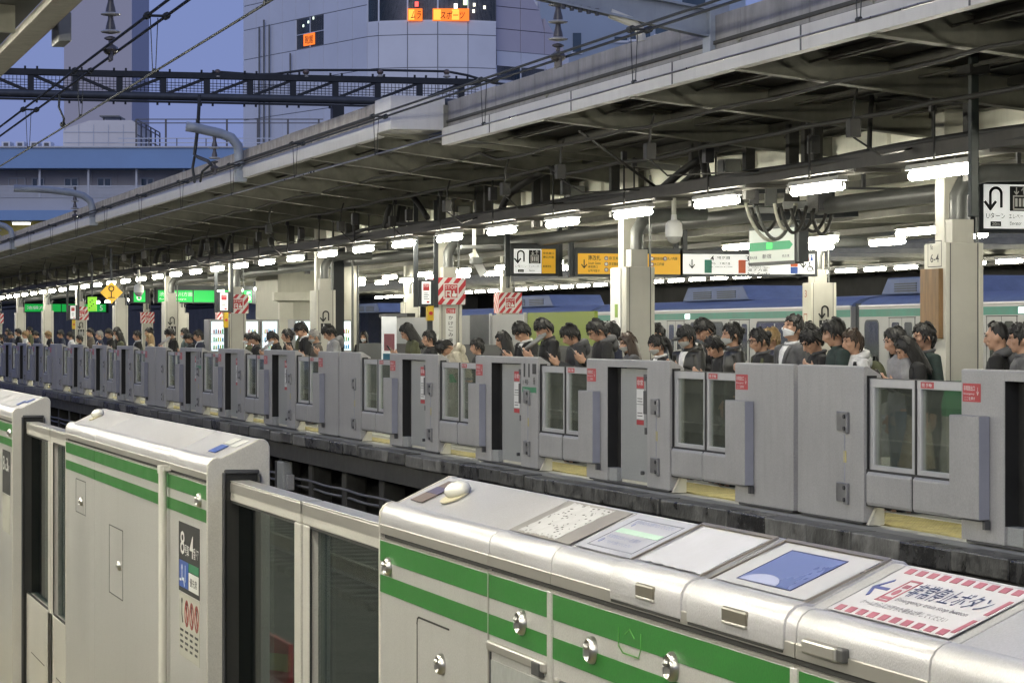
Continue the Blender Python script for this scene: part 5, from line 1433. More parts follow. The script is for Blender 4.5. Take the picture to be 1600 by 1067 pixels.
for y, lab in ((3.3, 'thin contact wire over the near track'), (7.3, 'thin shiny contact wire crossing in front of the canopy')):
    t = thing('contact_wire', lab, 'overhead wire', (-60, y, 3.67), 'contact wires')
    MB().tube([(-260, y, 3.67), (20, y, 3.67)], .0095, 6).build('wire_strand', m_cu if y > 5 else m_wire, t)
def insulator(p, t, n=3, top=.85):
    """disc insulator string hanging above the messenger clamp at p"""
    b = MB(); b.ell(p, .10, .07, .05, 10, 6)
    for k in (-2, -1, 0, 1, 2): b.tube([p + Vector((k * .04, 0, -.02)), p + Vector((k * .043, 0, -.10))], .013, 5)
    b.tube([p, p + Vector((0, 0, .12))], .02, 6); b.ell(p + Vector((0, 0, .10)), .035, .06, .02, 8, 5); b.build('wire_shoe', m_insd, t)
    for k in range(n):
        z = .14 + k * .155
        b = MB(); b.lathe([(.022, z), (.085, z + .012), (.09, z + .022), (.07, z + .034), (.03, z + .04)], p, 16); b.build('insulator_disc', m_ins, t, smooth=40)
        b = MB(); b.lathe([(.046, z + .04), (.042, z + .07), (.026, z + .13), (.024, z + .155)], p, 12); b.build('insulator_cap', m_insd, t, smooth=40)
    if top: MB().tube([p + Vector((0, 0, .14 + n * .155)), p + Vector((0, 0, top))], .03, 8).build('insulator_rod', m_insd, t)
for (px, yc, lab, n, top) in ((173, 3.3, 'dark disc insulator hanging on the near double wire at the upper left', 5, 1.2), (872, 7.3, 'dark disc insulator on the double wire before the department store', 5, 1.2)):
    p = Vector((XA(px, yc), yc, 4.10))
    t = thing('insulator', lab, 'insulator', tuple(p), 'wire insulators'); insulator(p, t, n, top)
# goose neck brackets on the far canopy
for i, px in enumerate((378, 148, 22)):
    x = XA(px, 7.6); s = 1
    z0 = 4.05
    t = thing('wire_bracket', ('curved grey bracket with insulators above the canopy edge', 'second curved grey bracket farther along the canopy', 'farthest curved bracket at the left')[i], 'bracket', (x, 7.6, z0), 'wire brackets')
    pts = [(x, 7.56, z0), (x, 7.56, z0 + .22), (x, 7.54, z0 + .40), (x, 7.44, z0 + .52), (x, 7.28, z0 + .58), (x, 6.9, z0 + .66), (x, 6.75, z0 + .68)] if i == 0 else \
          [(x, 7.56, z0), (x, 7.56, z0 + .2), (x, 7.5, z0 + .38), (x, 7.36, z0 + .48), (x, 7.15, z0 + .54), (x, 6.6, z0 + .60), (x, 5.9, z0 + .62)]
    MB().tube(pts, .075, 10).build('bracket_pipe', m_steelb, t, smooth=True)
    p = Vector((x, 7.3 - .12, 4.10))
    insulator(p, t, 2, .62)
    MB().box(x - .10, x + .10, 7.5, 7.66, z0 - .15, z0 + .02).build('bracket_plate', m_steelb, t, .006)
b = MB(); x = XA(340, 7.0)
q = lambda px, py: Vector((XA(px, 7.1), 7.1, ZA(px, py, 7.1)))
b.tube([q(312, 148), q(309, 200), q(304, 242), q(310, 246), q(325, 252), q(330, 258)], .028, 7); b.tube([q(304, 245), q(301, 262), q(304, 285)], .022, 7); b.tube([q(326, 260), q(316, 268), q(313, 284)], .02, 7)
tag(b.build('jumper_cable', m_wire, smooth=True), 'black jumper cable dropping from the gantry to the canopy bracket', 'cable')
b = MB(); q = lambda px, py: Vector((XA(px, 3.3), 3.3, ZA(px, py, 3.3)))
b.tube([q(93, 148), q(92, 168), q(100, 186), q(99, 194)], .012, 6); b.ell(q(98, 195), .05, .03, .03)
tag(b.build('jumper_cable', m_wire, smooth=True), 'short black cable hanging from gantry to the thin wire', 'cable')
# steel bracket arm at the top right
x = XA(1100, 8.2)
t = thing('bracket_beam', 'blue grey steel bracket arm reaching out from the canopy at the top', 'bracket', (x, 8.2, 4.2))
b = MB(); za, zb_ = 4.14, 4.44
b.prism([(8.30, za), (8.30, za + .24), (6.7, zb_ + .20), (6.7, zb_)], x - .012, x + .012)
for (dz, h) in ((0, .02), (.235, .02)): b.prism([(8.30, za + dz), (8.30, za + dz + h), (6.7, zb_ + dz * .8 + h), (6.7, zb_ + dz * .8)], x - .07, x + .07)
b.build('arm_beam', m_steelb, t)
b = MB()
for k in range(5): b.tube([(x + .04, 6.92 + .075 * k, 4.42 - .0 - .012 * k), (x + .04, 6.92 + .075 * k, 4.36 - .012 * k)], .02, 6)
b.build('arm_bolt', m_dkmetal, t)
b = MB(); b.tube([(x, 7.35, 4.34), (x, 7.55, 4.27), (x, 7.62, 4.20), (x, 7.63, 4.11)], .045, 8); b.build('arm_strut', m_col, t, smooth=40)
MB().box(x - .1, x + .1, 8.22, 8.40, 3.95, 4.44).build('arm_post', m_steelb, t, .005)
# gantry
Xg = PZ(400, 140, 60)[0]
t = thing('wire_gantry', 'dark lattice gantry spanning the tracks across the sky', 'gantry', (Xg, 5, 6.5))
m_gan = mat('gantry_dark', (.022, .025, .028), .5, .2, var=.2)
ya, yb = Yat(-140, Xg), Yat(750, Xg)
zt_, zb_ = Zat(400, 122, Xg), Zat(400, 154, Xg)
MB().box(Xg - .07, Xg + .07, ya, yb, zt_ - .05, zt_ + .08).build('top_chord', m_gan, t, .01)
MB().tube([(Xg, ya, zb_ - .0), (Xg, yb - .2, zb_)], .085, 10).build('bottom_chord', mat('gantry_tube', (.06, .066, .075), .42, .2, var=.15), t, smooth=40)
MB().box(Xg - .05, Xg + .05, ya, yb - .1, zb_ - .13, zb_ - .09).build('bottom_plate', m_gan, t)
k = 0
dy = Yat(323, Xg) - Yat(255, Xg)
y = Yat(48, Xg) - 3 * dy
while y < yb - .05:
    MB().box(Xg - .05, Xg + .05, y - .06, y + .06, zb_, zt_ - .05).build('lattice_upright', m_gan, t)
    s = 1 if y > Yat(150, Xg) else -1
    p, q = ((y + .05, zb_ + .05), (y + dy - .05, zt_ - .05)) if s > 0 else ((y + .05, zt_ - .05), (y + dy - .05, zb_ + .05))
    if y + dy < yb: MB().bar((Xg, p[0], p[1]), (Xg, q[0], q[1]), .07, .06).build('lattice_diagonal', m_gan, t)
    for e in (-.12, .12):
        MB().box(Xg + .06, Xg + .09, y + e - .02, y + e + .02, zt_ + .08, zt_ + .13).build('bolt', m_gan, t)
        MB().box(Xg - .02, Xg + .02, y + e - .02, y + e + .02, zb_ - .18, zb_ - .13).build('bolt', m_gan, t)
    y += dy
b = MB()
for i in range(150):
    yy = ya + (yb - ya) * i / 150; b.box(Xg - .105, Xg - .10, yy - .006, yy + .006, zb_ + .10, zt_ - .05)
for i in range(4): b.box(Xg - .106, Xg - .10, ya, yb, zb_ + .12 + .055 * i, zb_ + .132 + .055 * i)
b.build('walkway_mesh', m_gan, t)['kind'] = 'stuff'
yp = Yat(527, Xg)
MB().box(Xg - .12, Xg + .12, yp - .12, yp + .12, 0, zb_ - .135).build('gantry_post', m_gan, t)
MB().box(Xg - .12, Xg + .12, ya, ya + .24, -1.2, zb_ - .135).build('gantry_post', m_gan, t)
pts = []
for (px, py) in ((325, 118), (334, 114), (345, 113), (400, 117), (430, 116), (475, 110), (540, 110), (594, 110), (650, 111), (698, 112), (730, 118), (770, 130), (800, 133)):
    pts.append((Xg, Yat(px, Xg), Zat(px, py, Xg)))
tag(MB().tube(pts, .028, 6).build('feeder_cable', m_wire, smooth=True), 'black feeder cable lying on insulators along the gantry top', 'cable')
for i, px in enumerate((340, 478, 594, 698)):
    p = Vector((Xg, Yat(px, Xg), Zat(px, 113, Xg)))
    u = thing('post_insulator', 'round cable insulator on the gantry, %s from the left' % ORD[i], 'insulator', tuple(p), 'insulators on the gantry')
    b = MB(); b.ell(p, .07, .07, .06, 12, 8); b.build('insulator_body', mat('brown_insulator', (.12, .09, .08), .3), u, smooth=True)
    b = MB(); b.lathe([(.03, -.12), (.08, -.10), (.08, -.085), (.04, -.05)], p, 12); b.build('insulator_disc', m_ins, u)
# ------------------------------------------------------------------ buildings beyond
RV = Vector((ST, CT, 0)); FV = Vector((-CT, ST, 0)); UP = Vector((0, 0, 1))
m_dept = mat('store_panel', (.72, .74, .79), .55, var=.05, scale=.4, bump=.05)
m_joint = mat('store_joint', (.22, .23, .25), .7, var=.1)
m_storegl = mat('store_glass', (.045, .075, .10), .08, var=.3, scale=.3, spec=.8)
m_pinkgl = mat('sloped_pink_roof', (.56, .52, .57), .35, var=.05, scale=.3)
m_orange = emit('orange_display', (1.0, .20, .015), 1.1)
m_orange2 = emit('orange_display_pale', (1.0, .42, .05), 1.5)
def LF(px, py, z, ang=0):
    """frame on a wall: u runs right, turned by ang degrees away from facing the camera"""
    o = PZ(px, py, z); u = RV * math.cos(R(ang)) + FV * math.sin(R(ang))
    return Fr(o, u, UP)
DZ0 = 150.0; DK = DZ0 / F
t = thing('department_store', 'pale panelled department store with a curved corner and orange lettering displays', 'building', tuple(PZ(575, 523, DZ0)))
t.location.z = 0
z_of = lambda py: CAMH + (HY - py) * DK
rows = [-70, -33, 8, 58, 109, 160, 215, 270]          # panel joints, photo rows at the corner
# curved front
pc = [(575, 0), (592, .55), (637, 1.0), (684, 1.15), (731, 1.0), (775, .45)]
P = []
for px, bulge in pc:
    z = DZ0 - bulge; q = PZ(px, HY, z); P.append(Vector((q.x, q.y, 0)))
core = MB()
def wall_cell(a, c, z0, z1, m_, name, parent, proud=.05):
    d = (c - a); L = d.length; d.normalize(); f = Fr((a.x, a.y, z0), d, UP)
    b = MB(); f.rect(b, .02, L - .02, .02, z1 - z0 - .02, 0, proud)
    return b.build(name, m_, parent), f, L
win_rows = (37, -2, -45)
for a, c in zip(P[:-1], P[1:]):
    d = c - a; f = Fr((a.x, a.y, -1), d, UP); f.rect(core, 0, d.length, 0, 34, -.4, 0)
for k, (a, c) in enumerate(zip(P[:-1], P[1:])):
    for (r0, r1) in ((37, 58), (58, 109), (109, 160), (160, 215), (215, 290)):
        wall_cell(a, c, z_of(r1), z_of(r0), m_dept, 'wall_panel', t)
    for (r0, r1) in ((-2, 37), (-45, -2)):
        o, f, L = wall_cell(a, c, z_of(r1) + .02, z_of(r0) - .02, m_storegl, 'window', t, -.08)
        b = MB(); f.rect(b, -.04, .04, 0, z_of(r0) - z_of(r1), -.1, .03); f.rect(b, 0, L, -.05, .04, -.1, .03); b.build('window_frame', m_dept, o)
    wall_cell(a, c, z_of(-45), z_of(-160), m_dept, 'wall_panel', t)
# orange displays inside the band
def display(pa, pb, py0, py1, txt, lab):
    za = DZ0 - 1.22
    a, c = PZ(pa, py1, za), PZ(pb, py1, za - .0); d = c - a; L = d.length; f = Fr(a, d, UP); h = (py1 - py0) * DK
    b = MB(); f.rect(b, 0, L, 0, h, -.05, 0); o = b.build('display_panel', m_orange, t)
    b = MB()
    n = max(1, int(L / .9))
    for i in range(n): f.rect(b, L * i / n + .05, L * i / n + L / n * .45, .05, h - .05, 0, .012)
    b.build('display_glow', m_orange2, o)
    b = MB(); write(b, f, txt, L * .2, h * .16, h * .62, L * .66, 'l', .03, shear=.15); b.build('lettering', mat('display_ink', (.05, .02, .01), .6), o)
display(637, 660, 14, 33, 'ムラ', ''); display(676, 733, 14, 33, 'スポーツ', '')
for (px, py, c, s) in ((651, 7, (1, .1, .08), .09), (712, 10, (1, 1, .9), .09), (727, 4, (.7, 1, .5), .1), (741, 8, (1, .95, .7), .06), (757, 12, (1, .95, .7), .06), (740, 18, (1, .95, .7), .06)):
    q = PZ(px, py, DZ0 - 1.3); f = Fr(q, RV, UP); b = MB(); f.rect(b, -s, s, -s * 1.4, s * 1.4, -.03, 0); b.build('room_lamp', emit('room_lamp_%d' % px, c, 2.0), t)
# left wall running back
ang = 180 - 59.7
dl = (RV * -math.sin(R(30.3)) + FV * math.cos(R(30.3)))
A0 = P[0]; Lw = 14.9; nC = 9
far_ = A0 + dl * Lw
f = Fr((far_.x, far_.y, -1), -dl, UP); f.rect(core, 0, Lw, 0, 34, -.4, 0)
for i in range(nC):
    a = far_ - dl * (Lw * i / nC); c = far_ - dl * (Lw * (i + 1) / nC)
    for (r0, r1) in ((-160, -70), (-70, -33), (-33, 8), (8, 58), (58, 109), (109, 160), (160, 215), (215, 290)):
        if i in (4, 5) and (r0, r1) == (8, 58):
            o, fw, L = wall_cell(a, c, z_of(r1) + .02, z_of(r0) - .02, m_storegl, 'window', t, -.08)
            b = MB(); fw.rect(b, -.03, .03, 0, 1.6, -.1, .03); fw.rect(b, 0, L, .75, .79, -.1, .03); b.build('window_frame', m_dept, o)
            if i == 5:
                b = MB(); fw.rect(b, -.75, .55, .12, .74, .001, .04); s = b.build('display_panel', m_orange, o)
                b = MB(); write(b, fw, '靴館', -.55, .2, .45, .95, 'l', .045); b.build('lettering', MATS['display_ink'], s)
                b = MB(); 
                for q in range(3): fw.rect(b, -.9 + .6 * q, -.75 + .6 * q, 1.15 + .15 * q, 1.28 + .15 * q, .001, .02)
                b.build('room_lamp', emit('room_lamp_pale', (.8, 1, .8), 1.6), o)
        else:
            wall_cell(a, c, z_of(r1), z_of(r0), m_dept, 'wall_panel', t, .05 if (i + rows.index(r1) if r1 in rows else 0) % 1 == 0 else .05)
for q in (.16, .20, .245):
    p = far_ - dl * (Lw * q); 
    n = Fr((0, 0, 0), -dl, UP).n
    MB().tube([(p.x + n.x * .2, p.y + n.y * .2, 3), (p.x + n.x * .2, p.y + n.y * .2, z_of(8 if q != .20 else -2))], .05, 6).build('wall_pipe', m_pipe, t)
p = far_ - dl * (Lw * .42); MB().tube([(p.x + n.x * .2, p.y + n.y * .2, z_of(100)), (p.x + n.x * .2, p.y + n.y * .2, z_of(62))], .05, 6).build('wall_pipe', m_pipe, t)
# right part: set back wall, window strip and sloped pink roof
B0 = PZ(775, HY, DZ0 + .1); B1 = PZ(888, HY, DZ0 + 3.5)
B0 = Vector((B0.x, B0.y, 0)); B1 = Vector((B1.x, B1.y, 0)); d = B1 - B0; Lr = d.length; fr_ = Fr((B0.x, B0.y, -1), d, UP); fr_.rect(core, 0, Lr, 0, z_of(78) + 1, -.4, 0)
core.build('store_core', m_joint, t)
for i in range(3):
    a = B0 + d * (i / 3); c = B0 + d * ((i + 1) / 3)
    wall_cell(a, c, z_of(103), z_of(79), m_dept, 'wall_panel', t)
    o, f, L = wall_cell(a, c, z_of(124), z_of(103), m_storegl, 'window', t, -.02)
    b = MB(); f.rect(b, -.03, .03, 0, .7, -.02, .04); b.build('window_frame', m_dept, o)
    wall_cell(a, c, z_of(180), z_of(124), m_dept, 'wall_panel', t)
top = PZ(790, -60, DZ0 + 1.5)
f = Fr((B0.x, B0.y, z_of(79)), d, UP); hh = z_of(-60) - z_of(79)
nrow = 4
slope = lambda v: 1 - v / (hh * 1.05)
for r_ in range(nrow):
    for c_ in range(3):
        v0, v1 = hh * r_ / nrow, hh * (r_ + 1) / nrow
        x0, x1 = Lr * c_ / 3, Lr * (c_ + 1) / 3
        def lim(v): return Lr * (1.0 - .80 * v / hh)
        q = [(x0, v0), (min(x1, lim(v0)), v0), (min(x1, lim(v1)), v1), (min(x0, lim(v1)), v1)]
        if q[1][0] - q[0][0] < .1: continue
        if x0 >= lim(v1): q = [(x0, v0), (min(x1, lim(v0)), v0), (x0, max(v0 + .02, min(v1, (1 - x0 / Lr) / .80 * hh)))]
        b = MB(); f.poly(b, [(u + (.02 if u == x0 else -.02), v + (.02 if v == v0 else -.02)) for u, v in q], -.35, 0); b.build('roof_panel', m_pinkgl, t)
b = MB(); 
far2 = PZ(900, HY, DZ0 + 22)
t3 = thing('tower_block', 'blue grey tower with a few windows right of the department store', 'building', tuple(PZ(960, HY, 210))); t3.location.z = 0
m_tower = mat('tower_render', (.33, .40, .50), .6, var=.06, scale=.2)
f = LF(835, HY, 210, 0); k = 210 / F
b = MB(); f.rect(b, 0, 330 * k, -3, 620 * k, -14, 0); b.build('tower_wall', m_tower, t3)
for (px, py, w_, h_) in ((895, 52, 13, 30), (1012, -6, 13, 14), (1028, -6, 13, 14), (1066, -8, 36, 18), (960, 58, 20, 6), (985, 48, 14, 14), (1004, 46, 12, 18), (1024, 42, 24, 12), (890, -40, 13, 30)):
    u = (px - 835) * k; v = (HY - py - h_) * k
    b = MB(); f.rect(b, u, u + w_ * k, v, v + h_ * k, 0, .05); o = b.build('window', m_storegl, t3)
    b = MB(); f.rect(b, u - .1, u + w_ * k + .1, v - .15, v, 0, .12); b.build('window_sill', m_dept, o)
f = LF(820, HY, 190, 0); k = 190 / F
t4 = thing('slim_building', 'slim pale building with a red sign strip between store and tower', 'building', tuple(PZ(826, HY, 190))); t4.location.z = 0
b = MB(); f.rect(b, -30 * k, 24 * k, -3, 600 * k, -6, 0); b.build('building_wall', mat('slim_wall', (.48, .5, .58), .6), t4)
b = MB(); f.rect(b, 4 * k, 20 * k, (HY - 40) * k, (HY - 18) * k, 0, .2); b.build('sign_panel', mat('red_sign', (.45, .07, .06), .5), t4)
b = MB(); f.rect(b, 4 * k, 20 * k, (HY - 17) * k, (HY - 4) * k, 0, .2); b.build('sign_panel', m_white, t4)
# blue roofed building on the left
BZ = 118.0; k = BZ / F
t = thing('blue_roofed_building', 'low pale building with broad blue roof edge, loggia windows and railing', 'building', tuple(PZ(200, HY, BZ))); t.location.z = 0
f = LF(-60, HY, BZ, 0)
U = lambda px: (px + 60) * k
V = lambda py: (HY - py) * k + CAMH
f.o.z = 0
m_blueroof = mat('blue_roof_edge', (.19, .32, .56), .45, var=.05, scale=.5)
m_loggia = mat('loggia_wall', (.46, .44, .45), .6, var=.07, scale=.6)
m_rail_w = mat('pale_railing', (.50, .52, .56), .5, var=.05)
b = MB(); f.rect(b, 0, U(520), V(264), V(233), -9, .5); b.build('roof_edge', m_blueroof, t)
b = MB(); f.rect(b, 0, U(520), V(232.5), V(230), -9, .58); b.build('roof_trim', m_rail_w, t)
b = MB(); f.rect(b, 0, U(520), 4.9, V(264.3), -9, -.9); b.build('back_wall', m_loggia, t)
for i in range(14):
    u0, u1 = U(-60 + 40 * i) + .02, U(-20 + 40 * i) - .02
    b = MB(); f.rect(b, u0, u1, V(308), V(264.6), -.9, -.87); b.build('wall_panel', m_loggia, t)
for (px, w_) in ((45, 18), (96, 21), (148, 21), (216, 20), (8, 26), (268, 20), (320, 20)):
    b = MB(); f.rect(b, U(px), U(px + w_), V(291), V(277), -.868, -.84); o = b.build('window', m_storegl if w_ < 25 else m_loggia, t)
    b = MB(); f.line(b, [(U(px), V(291)), (U(px + w_), V(291)), (U(px + w_), V(277)), (U(px), V(277)), (U(px), V(291))], .05, -.84, -.8); f.rect(b, U(px + w_ / 2) - .03, U(px + w_ / 2) + .03, V(291), V(277), -.84, -.8); b.build('window_frame', m_rail_w, o)
for px in (-12, 63, 139, 214, 288, 362):
    b = MB(); f.rect(b, U(px) - .04, U(px) + .04, V(309), V(264.2), .1, .2); b.build('loggia_post', m_rail_w, t)
for i in range(9):
    b = MB(); f.rect(b, 0, U(520), V(308 - i * 2.1) - .018, V(308 - i * 2.1) + .018, .15, .18); b.build('railing_bar', m_rail_w, t)
b = MB(); f.rect(b, 0, U(520), V(329), V(308.6), -.5, .14); b.build('lower_wall', mat('lower_wall_pale', (.44, .45, .48), .6, var=.06, scale=.6), t)
b = MB(); f.rect(b, 0, U(520), V(345), V(329.4), -.5, .5); b.build('lower_roof_edge', m_blueroof, t)
b = MB(); f.rect(b, 0, U(520), V(375), V(345.4), -.5, -.3); b.build('shopfront', mat('ochre_wall', (.36, .30, .08), .6), t)
q = f.p(U(22), V(349), .3)
l_ = thing('fluorescent_lamp', 'lone lit tube under the blue edge at far left', 'lamp', tuple(q))
b = MB(); b.tube([f.p(U(22), V(350), .3), f.p(U(49), V(350), .3)], .05, 8); b.build('lit_tube', emit('dim_lit_tube', (1.0, .95, .75), 5.0), l_)
b = MB(); b.tube([f.p(U(20), V(346.6), .3), f.p(U(51), V(346.6), .3)], .06, 6); b.build('lamp_housing', m_fix, l_)
# rooftop railing, white tank house, roof clutter
t5 = thing('rooftop_fence', 'tall metal fence along the blue roofed building top', 'fence', tuple(f.p(U(300), V(230), -1)))
for i, px in enumerate((203, 250, 299, 347, 396, 444, 493)):
    b = MB(); f.rect(b, U(px) - .035, U(px) + .035, V(229.8), V(181), -2.05, -1.95); b.build('fence_post', m_dkmetal, t5)
for py in (181, 187): b = MB(); f.rect(b, U(203), U(500), V(py) - .02, V(py) + .02, -2.02, -1.98); b.build('fence_rail', m_dkmetal, t5)
for py in (214, 221): b = MB(); f.rect(b, U(180), U(500), V(py) - .02, V(py) + .02, -1.0, -.96); b.build('fence_rail', m_rail_w, t5)
for px in (228, 272, 318, 362, 408): b = MB(); f.rect(b, U(px) - .02, U(px) + .02, V(229.8), V(214), -1.0, -.96); b.build('fence_post', m_dkmetal, t5)
for i in range(6):
    p = f.p(U(203), V(229.8), -2 - i * 1.6); b = MB(); b.bar(p, p + UP * (48 * k), .06, .06); b.build('fence_post', m_dkmetal, t5)
for py in (181, 187, 205):
    p = f.p(U(203), V(py), -2); b = MB(); b.bar(p, f.p(U(203), V(py), -10), .04, .04); b.build('fence_rail', m_dkmetal, t5)
t6 = thing('tank_house', 'white rooftop tank house with chamfered top on the blue roofed building', 'tank house', tuple(f.p(U(135), V(230), -4)))
b = MB(); 
f.poly(b, [(U(75), V(229.8)), (U(195), V(229.8)), (U(195), V(183)), (U(186), V(177)), (U(118), V(177)), (U(82), V(189)), (U(75), V(194))], -9, -4); b.build('tank_wall', mat('tank_white', (.66, .63, .60), .5, var=.06, scale=.6), t6)
for px in (100, 124, 148, 172): b = MB(); f.rect(b, U(px) - .015, U(px) + .015, V(229), V(184), -4, -3.97); b.build('tank_rib', m_rail_w, t6)
for py in (196, 213): b = MB(); f.rect(b, U(76), U(194), V(py) - .015, V(py) + .015, -4, -3.97); b.build('tank_rib', m_rail_w, t6)
b = MB(); f.rect(b, U(128), U(160), V(168), V(166), -7, -5); b.build('tank_hatch', m_pipe, t6)
b = MB()
for px in (130, 158): f.rect(b, U(px) - .03, U(px) + .03, V(177), V(168), -6, -5.9)
b.build('hatch_leg', m_pipe, t6)
b = MB(); b.tube([f.p(U(183), V(178), -4.5), f.p(U(190), V(178), -4.5), f.p(U(193), V(184), -4.5), f.p(U(193), V(192), -4.5)], .05, 6); b.build('tank_pipe', m_pipe, t6)
for i, px in enumerate((2, 24, 46, 66)):
    u = thing('roof_unit', 'small rooftop unit at far left, %s from the edge' % ORD[i], 'air conditioner', tuple(f.p(U(px), V(230), -1)), 'rooftop units')
    b = MB(); f.rect(b, U(px - 6), U(px + 7), V(229.8), V(219), -2, -1); b.build('unit_case', m_dept, u)
    b = MB(); f.rect(b, U(px - 3), U(px + 4), V(227), V(221), -1, -.97); b.build('unit_grille', m_dkmetal, u)
# a far pale slab in the dusk
f = LF(100, HY, 420, 0); k2 = 420 / F
t7 = thing('distant_tower', 'faint pale tower rising behind the tank house', 'building', tuple(PZ(150, HY, 420))); t7.location.z = 0
b = MB(); f.rect(b, 0, 106 * k2, -5, 640 * k2, -20, 0); b.build('tower_wall', mat('distant_pale', (.52, .50, .55), .7, var=.03, scale=.05), t7)
# ------------------------------------------------------------------ people waiting on the far platform
from mathutils.bvhtree import BVHTree
m_skin = mat('skin', (.50, .30, .205), .5, var=.06, scale=20)
m_lip = mat('lips', (.42, .20, .17), .45)
m_eye = mat('eye_dark', (.03, .022, .02), .25)
m_mask_w = mat('mask_white', (.76, .77, .78), .7, var=.03)
m_mask_g = mat('mask_grey', (.42, .43, .42), .7, var=.05)
HC = {'k': mat('hair_black', (.013, .012, .012), .55, var=.5, scale=40, stretch=(1, 1, .15), bump=.6, bscale=60), 'b': mat('hair_brown', (.050, .032, .022), .4, var=.4, scale=30, stretch=(1, 1, .15)),
      'g': mat('hair_grey', (.22, .21, .20), .5, var=.3, scale=30), 'y': mat('hair_blond', (.24, .16, .075), .45, var=.25, scale=30, stretch=(1, 1, .15))}
def cloth(name, c, rough=.75): return mat('cloth_' + name, c, rough, var=.22, scale=14, bump=.25, bscale=22)
CL = {'black': cloth('black', (.009, .009, .010)), 'char': cloth('charcoal', (.026, .027, .03)), 'grey': cloth('grey', (.085, .085, .09)), 'lgrey': cloth('light_grey', (.27, .27, .28)), 'navy': cloth('navy', (.018, .022, .045)),
      'green': cloth('dark_green', (.018, .034, .031)), 'olive': cloth('olive', (.075, .08, .04)), 'cream': cloth('cream', (.52, .48, .38)), 'beige': cloth('beige', (.40, .33, .22)), 'leather': cloth('leather', (.012, .012, .012), .4),
      'white': cloth('white', (.68, .68, .69)), 'jean': cloth('denim', (.09, .13, .20)), 'brown': cloth('brown', (.10, .085, .07)), 'blue': cloth('blue_cap', (.03, .08, .25)), 'orange': cloth('orange', (.75, .25, .02)), 'teal': cloth('teal_grey', (.07, .095, .10))}
HEAD = (.076, .097, .117)
HN = 1.475                         # neck pivot height
def head_matrix(tilt, lean):
    piv = Vector((0, .01, HN))
    M = Matrix.Translation(piv) @ Matrix.Rotation(R(tilt), 4, 'X') @ Matrix.Translation((0, -.015, .115))
    P = Matrix.Translation((0, 0, .95)) @ Matrix.Rotation(R(lean), 4, 'X') @ Matrix.Translation((0, 0, -.95))
    return P @ M, P
POSE = {'stand': (4, 2), 'phone': (30, 4), 'up': (-14, 0), 'bow': (48, 26), 'look': (14, 3)}
def remesh(mb, vox, name, smooth=3):
    me = mb.mesh('tmp'); o = bpy.data.objects.new('tmp', me); COL.objects.link(o)
    r = o.modifiers.new('r', 'REMESH'); r.mode = 'VOXEL'; r.voxel_size = vox
    s = o.modifiers.new('s', 'SMOOTH'); s.iterations = smooth; s.factor = .5
    dg = bpy.context.evaluated_depsgraph_get(); dg.update()
    out = bpy.data.meshes.new_from_object(o.evaluated_get(dg)); out.name = name
    bpy.data.objects.remove(o); bpy.data.meshes.remove(me)
    out.polygons.foreach_set('use_smooth', [True] * len(out.polygons)); out.update()
    return out
def hand(mb, w, d, n, right):
    d = Vector(d).normalized(); n = Vector(n); n = (n - d * n.dot(d)).normalized(); s = d.cross(n) * (1 if right else -1)
    mb.obox(w + d * .045, d, s, n, .048, .038, .013); mb.tube([w - d * .03, w + d * .03], [.026, .030], 8)
    for k, (o, L) in enumerate(((-.030, .070), (-.010, .080), (.011, .074), (.030, .058))):
        b = w + d * .085 + s * o
        mb.tube([b - d * .02, b + d * L * .45 + n * .006, b + d * L * .78 + n * .026, b + d * L * .90 + n * .048], [.0095, .009, .0085, .007], 6)
    b = w + d * .02 - s * .034
    mb.tube([b, b + d * .03 - s * .025 + n * .012, b + d * .06 - s * .030 + n * .03], [.012, .011, .009], 6)
def arm_pts(pose, sx, f):
    sh = Vector((sx * (.165 if f else .185), .005, 1.385))
    if pose in ('phone', 'bow') or (pose == 'look' and sx > 0):
        el = Vector((sx * (.20 if f else .225), -.05, 1.13)); wr = Vector((sx * .075, -.255, 1.235)); d = Vector((-sx * .35, -.7, .6)); n = Vector((-sx * .6, .5, .5))
    else:
        el = Vector((sx * (.215 if f else .24), .02, 1.12)); wr = Vector((sx * (.21 if f else .235), -.05, .87)); d = Vector((0, -.15, -1)); n = Vector((-sx, 0, 0))
    return sh, el, wr, d, n
_bod = {}
